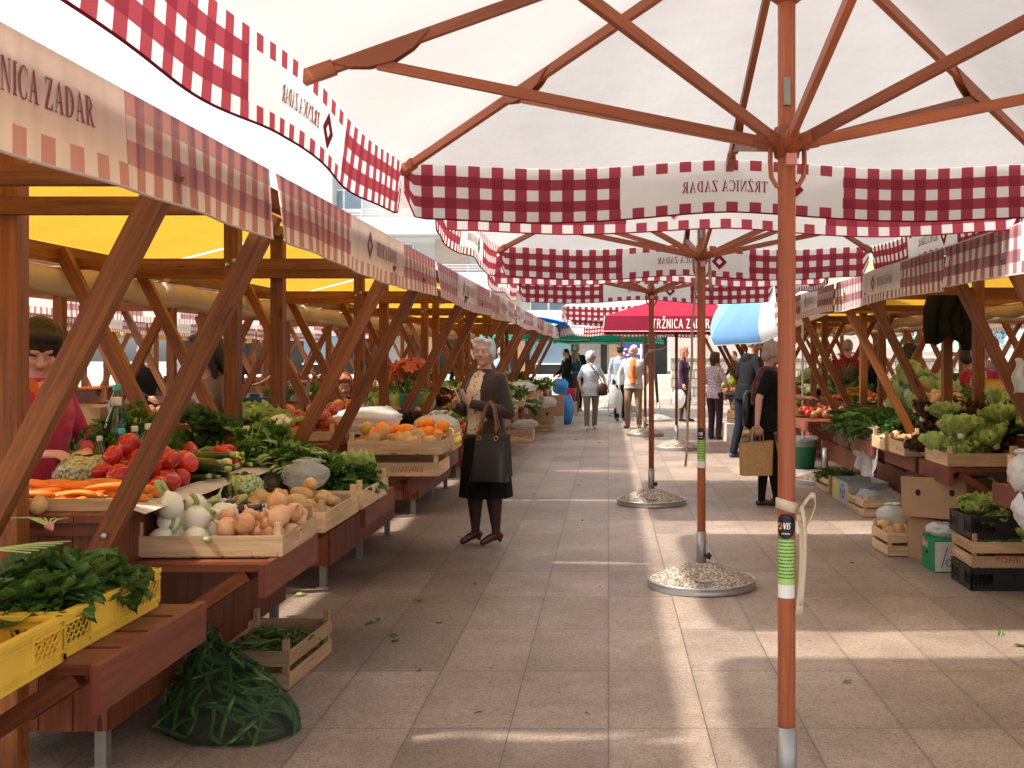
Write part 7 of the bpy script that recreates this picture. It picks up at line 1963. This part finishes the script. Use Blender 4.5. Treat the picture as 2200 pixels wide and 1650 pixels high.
h.drop('garlic', 18, (2.9, 3.2, 11.1, 11.5), "white garlic bulb on the right counter beyond the cabbages", "garlic on the right", (1.2, 1.5)); h.drop('herbs', 6, (3.15, 3.45, 9.6, 11.4), "dark herb bunch behind the cabbages", "herbs behind the cabbages", (1.1, 1.4))
sh_ = MB(); sh_.grid(lambda i, j: (2.42 - .07 * j + .035 * sin(9 * i) * j - .02 * sin(23 * i + 6 * j) * j, lerp(9.62, 10.55, i), .80 - .30 * j * (1 + .25 * sin(5 * i)) + .02 * cos(4 * j)), 40, 10)
tag(sh_.build("plastic_sheet", PL_CLEAR), "clear plastic sheet hanging over the tray edge below the leafy heap", "plastic sheet")
# right edge: crate and carrier bags
cr("tall wooden crate at the right picture edge on the nearest tray", 2.72, 6.34, .56, .56, .17, 0, TRZ, rows=2)
h = Heap(TRZ + .12, 47); h.drop('spinach', 6, (2.55, 2.9, 6.15, 6.5), "green bunch in the tall crate at the right edge", "greens in the tall crate", (1.0, 1.2))
crumpled_bag("plastic_bag", "white carrier bag hanging at the right picture edge, upper one", (2.42, 6.30, .70), (.20, .20, .24), PL_WHITE, 31, wr=.2); crumpled_bag("plastic_bag", "white carrier bag hanging at the right picture edge, lower one", (2.43, 6.22, .50), (.22, .2, .24), PL_WHITE, 32, neck=False, wr=.25)
# boxes and crates on the paving
carton("big brown cardboard box with two round hand holes, tilted on top of another", (2.50, 7.98, .332), (.34, .56, .29), .66, None, (('-x', -.16, .19, (.024, .024)), ('-x', .13, .18, (.024, .024)), ('-y', .0, .19, (.03, .02))), True, -.05)
carton("lower brown cardboard box standing on the paving under the tilted one", (2.52, 8.02, .0), (.30, .52, .30), .60, None, (('-x', -.05, .08, (.03, .018)),), False)
cr("small slatted crate of potatoes beside the cardboard boxes", 2.24, 8.36, .30, .40, .17, .05, .0, rows=2, gap=.025); h = Heap(.10, 48); h.drop('potato', 22, (2.14, 2.34, 8.2, 8.52), "potato in the small floor crate", "potatoes in the floor crate", (.9, 1.1))
crumpled_bag("plastic_bag", "clear bag with greens on the small potato crate", (2.24, 8.58, .17), (.26, .24, .16), plastic("milky_plastic", (0.72, 0.76, 0.68), .72), 33, wr=.18)
GRB = simple("green_carton", (0.010, 0.22, 0.085), .6); WHB = simple("white_carton", (0.55, 0.52, 0.47), .7); WP = MATS["white_print"]
gb = carton("small green cardboard box with white and red lettering on the paving", (2.38, 7.70, 0), (.22, .30, .22), 0, GRB, (('-x', .02, .12, (.035, .012)),), False)
mb = MB(); mb.box((0, -.1525, .113), (.212, .003, .205)); mb.build("white_face", WHB, gb)
mb = MB()
for ps, uu in sans_line("Doni", .060):
    for n_, p in enumerate(ps): mb.add([(-.1122 - .0001 * n_, .125 - uu - x, .150 + y) for x, y in p], [list(range(len(p)))])
mb.build("lettering", WP, gb)
mb = MB(); mb.add([(-.1115, .135, .142), (-.1115, .07, .142), (-.1115, .07, .205), (-.1115, .135, .205)], [[0, 1, 2, 3]]); mb.add([(.03, -.1545, .13), (.055, -.1545, .13), (.055, -.1545, .19), (.03, -.1545, .19)], [[0, 1, 2, 3]]); mb.build("red_patch", MATS["red_print"], gb)
mb = MB(); mb.tube([(-.06, -.1545, .04), (-.02, -.1545, .18)], .003, 4); mb.tube([(-.01 + .02 * cos(a), -.1545, .07 + .025 * sin(a)) for a in [i * .5 for i in range(13)]], .003, 4); mb.build("marker_scrawl", simple("marker_ink", (.05, .05, .055), .6), gb)
crumpled_bag("plastic_bag", "crumpled white bag with blue print on the green box", (2.37, 7.72, .225), (.22, .24, .10), PL_WHITE, 34, neck=False, wr=.3)
plastic_crate("black plastic crate at the bottom of the stack on the right", (2.62, 7.17, 0), (.58, .40, .15), 0, BLACK, "plastic_crate")
cr("wooden crate with red stencilled lettering in the middle of the stack", 2.64, 7.14, .62, .44, .16, -.03, .152, rows=2, gap=.02, mat=W_CRATE2, text=("PISANI", -.16, .040, .052, 0, simple("red_stencil", (.34, .045, .03), .8)))
plastic_crate("black plastic crate of lettuce leaves on top of the stack", (2.58, 7.20, .335), (.50, .38, .14), .05, BLACK, "plastic_crate")
h = Heap(.37, 49); h.drop('lettuce', 6, (2.42, 2.74, 7.08, 7.32), "loose lettuce in the top black crate", "lettuces in the black crate", (.8, 1.0))
h = Heap(.22, 50); h.drop('lettuce', 6, (2.42, 2.86, 7.0, 7.12), "lettuce leaves poking out of the stencilled crate", "lettuces in the stencilled crate", (.6, .7))
pb = MB()
for s_ in (-1, 1): pb.grid(lambda i, j: (2.52 + .32 * i + .06 * j, 7.16 + .10 * s_ * (1 - i) * .3 + .16 * j, .50 + .19 * (1 - i) - .02 * j + .02 * s_ * (1 - i)), 8, 4)
pbo = pb.build("paper_bag", simple("white_paper", (.55, .52, .48), .7, .2, .06, 6)); tag(pbo, "folded pale paper bag leaning in the top black crate", "paper bag"); pbo.modifiers.new("s", 'SOLIDIFY').thickness = .002
# crates further along the right row
cr("low slatted crate with greens on the paving beyond the printed cartons", 2.62, 12.2, .44, .62, .14, .04, 0, rows=2, gap=.03); h = Heap(.06, 51); h.drop('spinach', 5, (2.5, 2.75, 12.0, 12.4), "green bunch in the low slatted crate", "greens in the low crate", (.9, 1.1))
pc = carton("white fruit carton with blue and yellow print on the paving", (2.62, 11.30, 0), (.42, .62, .22), .04, simple("grey_white_carton", (.42, .43, .42), .7))
mb = MB(); o_ = arc(0, .12, .085, .075, 0, 360, 24); i_ = arc(0, .12, .066, .057, 0, 360, 24)
for p in ring(o_, i_): mb.add([(-.2115, x - .12, z) for x, z in p], [[0, 1, 2, 3]]); mb.add([(x + .04, -.3115, z - .01) for x, z in p], [[0, 1, 2, 3]])
for ps, uu in sans_line("Agran", .05):
    for n_, p in enumerate(ps):
        mb.add([(-.2117 - .0001 * n_, -.06 - uu - x, .10 + y) for x, y in p], [list(range(len(p)))]); mb.add([(-.03 + uu + x, -.3117 - .0001 * n_, .095 + y) for x, y in p], [list(range(len(p)))])
mb.build("blue_print", simple("blue_ink", (.02, .10, .30), .6), pc)
mb = MB(); mb.add([(-.2113, .29, .02), (-.2113, .06, .02), (-.2113, .06, .20), (-.2113, .29, .20)], [[0, 1, 2, 3]]); mb.build("yellow_print", simple("yellow_ink", (.60, .50, .10), .6), pc)
cr("slatted crate lined with clear plastic in front of the printed carton", 2.60, 10.45, .46, .60, .15, .05, 0, rows=2, gap=.02); crumpled_bag("plastic_bag", "crumpled clear liner in the slatted crate by the printed carton", (2.60, 10.45, .05), (.48, .60, .18), PL_CLEAR, 35, neck=False, wr=.3)
gbn = thing("waste_bin", "green plastic bin with a clear liner under the right stalls", "bin", (2.62, 14.6, 0))
mb = MB(); mb.lathe([(.15, 0), (.19, .36), (.205, .37), (.205, .39), (.185, .385), (.145, .02)], 20); mb.build("bin_body", simple("bin_green", (.015, .13, .075), .5), gbn)
mb = MB(); mb.lathe([(.195, .30), (.212, .36), (.214, .41), (.20, .43), (.17, .36)], 24, wob=lambda a, z: 1 + .04 * sin(11 * a)); mb.build("liner", PL_CLEAR, gbn)
for q in range(5): cr("empty slatted crate in the untidy stack by the man in the hooded top", 2.20 + .06 * (q % 3), 17.4 + .25 * (q % 2), .40, .56, .15, .15 * (q - 2), .175 * q * .8, rows=2, gap=.02, group="empty crates by the hooded man")
carton("white carton with blue print under the table beyond the hooded man", (2.30, 19.4, 0), (.46, .40, .30), .1, WHB, (), False)
crumpled_bag("plastic_bag", "blue grey crate liner on the table beyond the hooded man", (2.28, 18.9, .76), (.5, .4, .12), simple("navy_plastic", (.02, .03, .09), .4), 36, neck=False)
# hanging cloths
jk = MB(); jk.grid(lambda i, j: (2.78 + .22 * i + .05 * (i - .5) * j + .02 * sin(7 * j), 9.30 - .05 * sin(pi * i) - .035 * sin(14 * i + 3 * j) * (.3 + j), 2.085 - .10 * (i - .5) ** 2 - j * (.42 + .05 * sin(9 * i))), 24, 14); jk.tube([(2.78, 9.27, 2.04), (2.74, 9.24, 1.9), (2.735, 9.24, 1.72), (2.75, 9.25, 1.62)], [.05, .06, .055, .045], 8); jk.tube([(3.0, 9.27, 2.04), (3.06, 9.25, 1.88), (3.065, 9.25, 1.7), (3.05, 9.25, 1.56)], [.05, .06, .05, .045], 8)
jko = jk.build("jacket", fabric("dark_green_jacket", (.012, .013, .010))); tag(jko, "dark jacket hung over the cross beam of the right stall", "jacket"); jko.modifiers.new("s", 'SOLIDIFY').thickness = .03
for q, (lab, c, x, z, L) in enumerate((("white cloth tied to the slanted brace at the right edge", (.62, .62, .58), 2.36, 1.50, .20), ("pale mint cloth hanging from the brace at the right edge", (.42, .56, .52), 2.46, 1.46, .40))):
    mb = MB(); mb.grid(lambda i, j: (x + .09 * (i - .5) * (.5 + j) + .03 * j + .012 * sin(9 * j), 6.24 + .03 * sin(9 * i) * j - .02 * q, z - L * j - .03 * (i - .5) ** 2), 10, 10)
    o = mb.build("cloth", cloth("hung_cloth%d" % q, c, .3)); tag(o, lab, "cloth"); o.modifiers.new("s", 'SOLIDIFY').thickness = .004

# ------------------------------------------------------------------ flowers
def flowers(label, loc, petal, n, rad, hgt, lily, seed, pot=None, leafm=None):
    r = random.Random(seed); root = thing("flower_pot" if pot else "flower_bunch", label, "flowers", loc)
    if pot: mb = MB(); mb.lathe([(.075, 0), (.10, .19), (.108, .195), (.108, .21), (.095, .20), (.08, .02)], 20); mb.build("pot", pot, root)
    st, fl = MB(), MB()
    for k in range(n):
        a = r.uniform(0, 6.28); rr = rad * sqrt(r.random()); z = hgt * r.uniform(.75, 1.1) - rr * .35 + (.19 if pot else 0)
        p = Vector((cos(a) * rr, sin(a) * rr, z)); st.tube([(p.x * .2, p.y * .2, .12 if pot else 0), (p.x * .7, p.y * .7, z * .6), p], .004 if lily else .002, 4)
        d = (Vector((p.x, p.y, rad * .5))).normalized()
        m = 6 if lily else 5; L = .105 if lily else .035
        for w in range(m):
            t_ = d.orthogonal().normalized(); t_.rotate(Matrix.Rotation(w * 2 * pi / m + r.random() * .3, 3, d))
            leaf(fl, p, d * .8 + t_ * .75, d, L, L * .52, 1.1 if lily else .3, .4, .002, 2, 4, 0, r, .95)
        if not lily or k % 2 == 0:
            for w in range(2): leaf(st, (p.x * .5, p.y * .5, z * .45), (r.gauss(0, 1), r.gauss(0, 1), r.uniform(.2, 1.2)), (0, 0, 1), .12 if lily else .06, .028, .6, .3, .003, 2, 5, 0, r, .95)
    st.build("stems", leafm or L_PARS, root); fl.build("petals", petal, root)
P_SAL = leafmat("salmon_petal", (0.62, 0.12, 0.085), (0.78, 0.26, 0.18), (.70, .35, .28), .5, .3); P_RED = leafmat("red_petal", (0.32, 0.008, 0.012), (0.50, 0.02, 0.03), (.5, .03, .04), .5, .3)
flowers("salmon red lilies in a turquoise pot on the left counter behind the cardigan woman", (-1.93, 10.5, .941), P_SAL, 22, .24, .32, True, 3, simple("turquoise_pot", (.10, .36, .38), .5))
flowers("bright red flowers on the back row counter, behind the brass scale", (-3.98, 13.1, .95), P_RED, 70, .36, .38, False, 4); flowers("bright red flowers on the back row counter, behind the white bucket", (-3.9, 14.4, .95), P_RED, 55, .30, .35, False, 5)
flowers("red flowering bush on the right counter in front of the man in dark red", (3.05, 14.1, .941), P_RED, 70, .30, .42, False, 6, simple("white_pot", (.5, .5, .48), .5), L_CHARD); flowers("orange marigolds on the right counter beyond the cabbages", (2.95, 12.9, .941), leafmat("orange_petal", (.7, .2, .01), (.8, .3, .02), (.8, .3, .02)), 30, .18, .2, False, 7)
# scales
def scale_(label, loc, rz):
    s = thing("market_scale", label, "scale", loc, rz)
    mb = MB(); mb.box((0, 0, .055), (.34, .20, .11)); mb.box((0, 0, .13), (.10, .14, .05)); mb.build("scale_body", simple("blue_enamel", (.02, .09, .20), .35, .5), s)
    mb = MB(); mb.grid(lambda i, j: ((i - .5) * .42, (j - .5) * .26 * (.5 + .5 * sin(pi * (.15 + i * .75))), .19 + .32 * ((i - .5) ** 2) + .9 * ((j - .5) * .26) ** 2 + .10 * i), 12, 8); pn = mb.build("pan", simple("brass_pan", (.30, .20, .07), .35, .5, .15, 8, Metallic=.9), s); pn.modifiers.new("s", 'SOLIDIFY').thickness = .005
    for q in range(3):
        mb = MB(); mb.lathe([(.022, 0), (.024, .05), (.010, .06), (.010, .07), (.016, .075), (.014, .09)], 10, (-.12 + .07 * q, -.16, 0)); mb.build("weight", BLACK, s)
scale_("blue market scale with a brass pan on the back row counter", (-3.95, 12.1, .941), .4); scale_("market scale with a brass pan among the right stalls", (3.30, 9.3, .941), 1.2)
bk = thing("bucket", "white plastic bucket on the back row counter", "bucket", (-3.9, 13.7, .941)); mb = MB(); mb.lathe([(.11, 0), (.135, .24), (.14, .245), (.14, .26), (.12, .25), (.10, .02)], 22); mb.build("bucket_body", simple("white_bucket", (.55, .50, .46), .5), bk); mb = MB(); mb.tube([(.135, 0, .24), (.10, -.09, .16), (0, -.135, .13), (-.10, -.09, .16), (-.135, 0, .24)], .004, 5); mb.build("handle", STEEL, bk)

# ------------------------------------------------------------------ the rest of the stalls, filled more loosely
KINDS = [('lettuce', 'curly lettuce', 7, (.9, 1.2)), ('cabbage', 'pale cabbage', 6, (.9, 1.2)), ('chard', 'leafy chard bunch', 7, (1.0, 1.4)), ('springonion', 'spring onion bunch', 7, (1.0, 1.4)), ('potato', 'potato', 16, (1.0, 1.4)), ('carrot', 'carrot', 16, (1.0, 1.3)),
         ('spinach', 'spinach bunch', 7, (1.0, 1.4)), ('tomato', 'tomato', 12, (.9, 1.2)), ('cauliflower', 'cauliflower', 4, (.9, 1.1)), ('redlettuce', 'red lettuce', 5, (.9, 1.2)), ('herbs', 'herb bunch', 5, (1.0, 1.4)), ('onion', 'onion', 14, (1.0, 1.3)), ('artichoke', 'artichoke', 9, (1.0, 1.2)), ('apple', 'apple', 14, (1.0, 1.2)), ('zucchini', 'courgette', 10, (1.0, 1.3))]
def fill(where, x0, x1, y0, y1, z, seed, m, first=None):
    r = random.Random(seed); h = Heap(z, seed); step = (y1 - y0) / m; used = [first] if first else []
    for k in range(m):
        kd = first if (first and k == 0) else r.choice([q for q in KINDS if q not in used[-4:]]); used.append(kd)
        ya, yb = y0 + step * k, y0 + step * (k + .92)
        h.drop(kd[0], kd[2], (x0, x1, ya, yb), "%s %s" % (kd[1], where), "%s %s" % (kd[1], where), kd[3], spread=1.5, tries=4)
ORD = ["first", "second", "third", "fourth", "fifth", "sixth", "seventh"]
ordn = ["third", "fourth", "fifth", "sixth", "seventh", "eighth"]
fill("on the counter of the orange stall", -2.34, -1.86, 8.45, 9.05, .944, 61, 2); fill("on the tray just past the oranges", -1.74, -1.34, 8.2, 9.1, .77, 62, 2)
for k in range(3, 8):
    y = left_y[k]; w = "on the %s stall of the left row" % ordn[k - 2]
    fill(w + ", counter", -2.36, -1.84, y + .1, y + 2.2, .944, 70 + k, 5); fill(w + ", tray", -1.76, -1.32, y + .2, y + 2.1, .77, 80 + k, 4)
    cr("shallow crate at the near tray end, %s stall of the left row" % ordn[k - 2], -1.55, y + .58, .54, .66, .09); cr("shallow crate at the far tray end, %s stall of the left row" % ordn[k - 2], -1.55, y + 1.7, .54, .72, .09)
for k in range(3, 7):
    y = right_y[k]; w = "on the %s stall of the right row" % ordn[k - 2]
    fill(w + ", counter", 2.92, 3.3, y + .1, y + 2.2, .944, 90 + k, 5); fill(w + ", tray", 2.42, 2.84, y + .3, y + 2.1, .77, 100 + k, 4)
    cr("shallow crate on the tray, %s stall of the right row" % ordn[k - 2], 2.63, y + 1.7, .48, .62, .09)
for k in range(2, 8): fill("on a counter of the row behind the left stalls, %s one along" % ORD[k - 2], -4.75, -4.15, 2.7 + 3.1 * k, 4.8 + 3.1 * k, .944, 110 + k, 3)
for k in range(1, 6): fill("on a counter of the row behind the right stalls, %s one along" % ORD[k - 1], 5.05, 5.6, 4.1 + 3.1 * k, 6.1 + 3.1 * k, .944, 120 + k, 3)
for k in range(0, 5): fill("on a stall across the second left aisle, %s one along" % ORD[k], -9.2, -8.7, 8.0 + 3.1 * k, 10.0 + 3.1 * k, .944, 130 + k, 2)
# boxes, crates and bags on the paving along the far left row
cr("wooden crate under a clear bag on the paving, far left row", -1.58, 19.3, .50, .60, .20, 0, 0, rows=2); crumpled_bag("plastic_bag", "crumpled clear bag on the floor crate of the far left row", (-1.5, 19.3, .21), (.5, .5, .18), PL_CLEAR, 41, neck=False, wr=.25)
carton("brown cardboard box under a clear bag by the far left row", (-1.38, 21.9, .16), (.56, .5, .34), .05, None, (('-y', -.1, .2, (.03, .03)), ('-y', .15, .2, (.03, .03)))); cr("slatted crate carrying a cardboard box by the far left row", -1.38, 21.9, .52, .5, .14, 0, 0, rows=2)
crumpled_bag("plastic_bag", "clear bag stuffed in the cardboard box by the far left row", (-1.30, 21.8, .44), (.55, .5, .26), PL_CLEAR, 42, neck=False, wr=.25)
carton("taller cardboard box beside the bright blue bag", (-1.22, 23.8, .22), (.50, .5, .42), 0); carton("white and blue carton under the taller cardboard box", (-1.22, 23.8, 0), (.48, .48, .21), 0, WHB, (), False)
crumpled_bag("plastic_bag", "bright blue plastic bag standing on the paving by the far left row", (-.93, 24.0, 0), (.36, .4, .66), PL_BLUE, 43, neck=False, wr=.2); crumpled_bag("plastic_bag", "blue plastic bag hanging from the tray near the blonde girl", (-1.12, 25.3, .62), (.4, .4, .36), PL_BLUE, 44, neck=False, wr=.22)
rb = thing("bucket", "red bucket on the paving by the end of the left row", "bucket", (-1.05, 27.6, .35)); mb = MB(); mb.lathe([(.2, 0), (.24, .32), (.24, .34), (.2, .33)], 20); mb.build("bucket_body", simple("red_bucket", (.42, .012, .025), .45), rb); mb = MB(); mb.tube([(.235, 0, .32), (0, -.235, .25), (-.235, 0, .32)], .008, 5); mb.build("handle", STEEL, rb)
carton("cardboard box carrying the red bucket by the end of the left row", (-1.05, 27.6, 0), (.5, .5, .34), 0, None, (), False)
crumpled_bag("plastic_bag", "milky plastic sheet spread over produce beyond the cardigan woman", (-1.50, 13.6, .84), (.6, .8, .16), PL_CLEAR, 45, neck=False, wr=.25); crumpled_bag("plastic_bag", "white bag among the greens of the far left row", (-1.45, 18.0, .86), (.5, .6, .22), PL_WHITE, 46, neck=False, wr=.25)
cg = MB()
for k, (x, y) in enumerate(((-1.30, 12.0), (-1.30, 12.9), (-1.28, 17.2), (-1.28, 18.4))):
    mb = MB(); mb.box((x, y, .66), (.004, .15, .13)); tag(mb.build("price_card", WHB), ["pale card hung on the tray edge just behind the cardigan woman", "second pale card on the tray edge behind the cardigan woman", "pale card on a tray edge of the far left row", "farther pale card on a tray edge of the far left row"][k], "card")
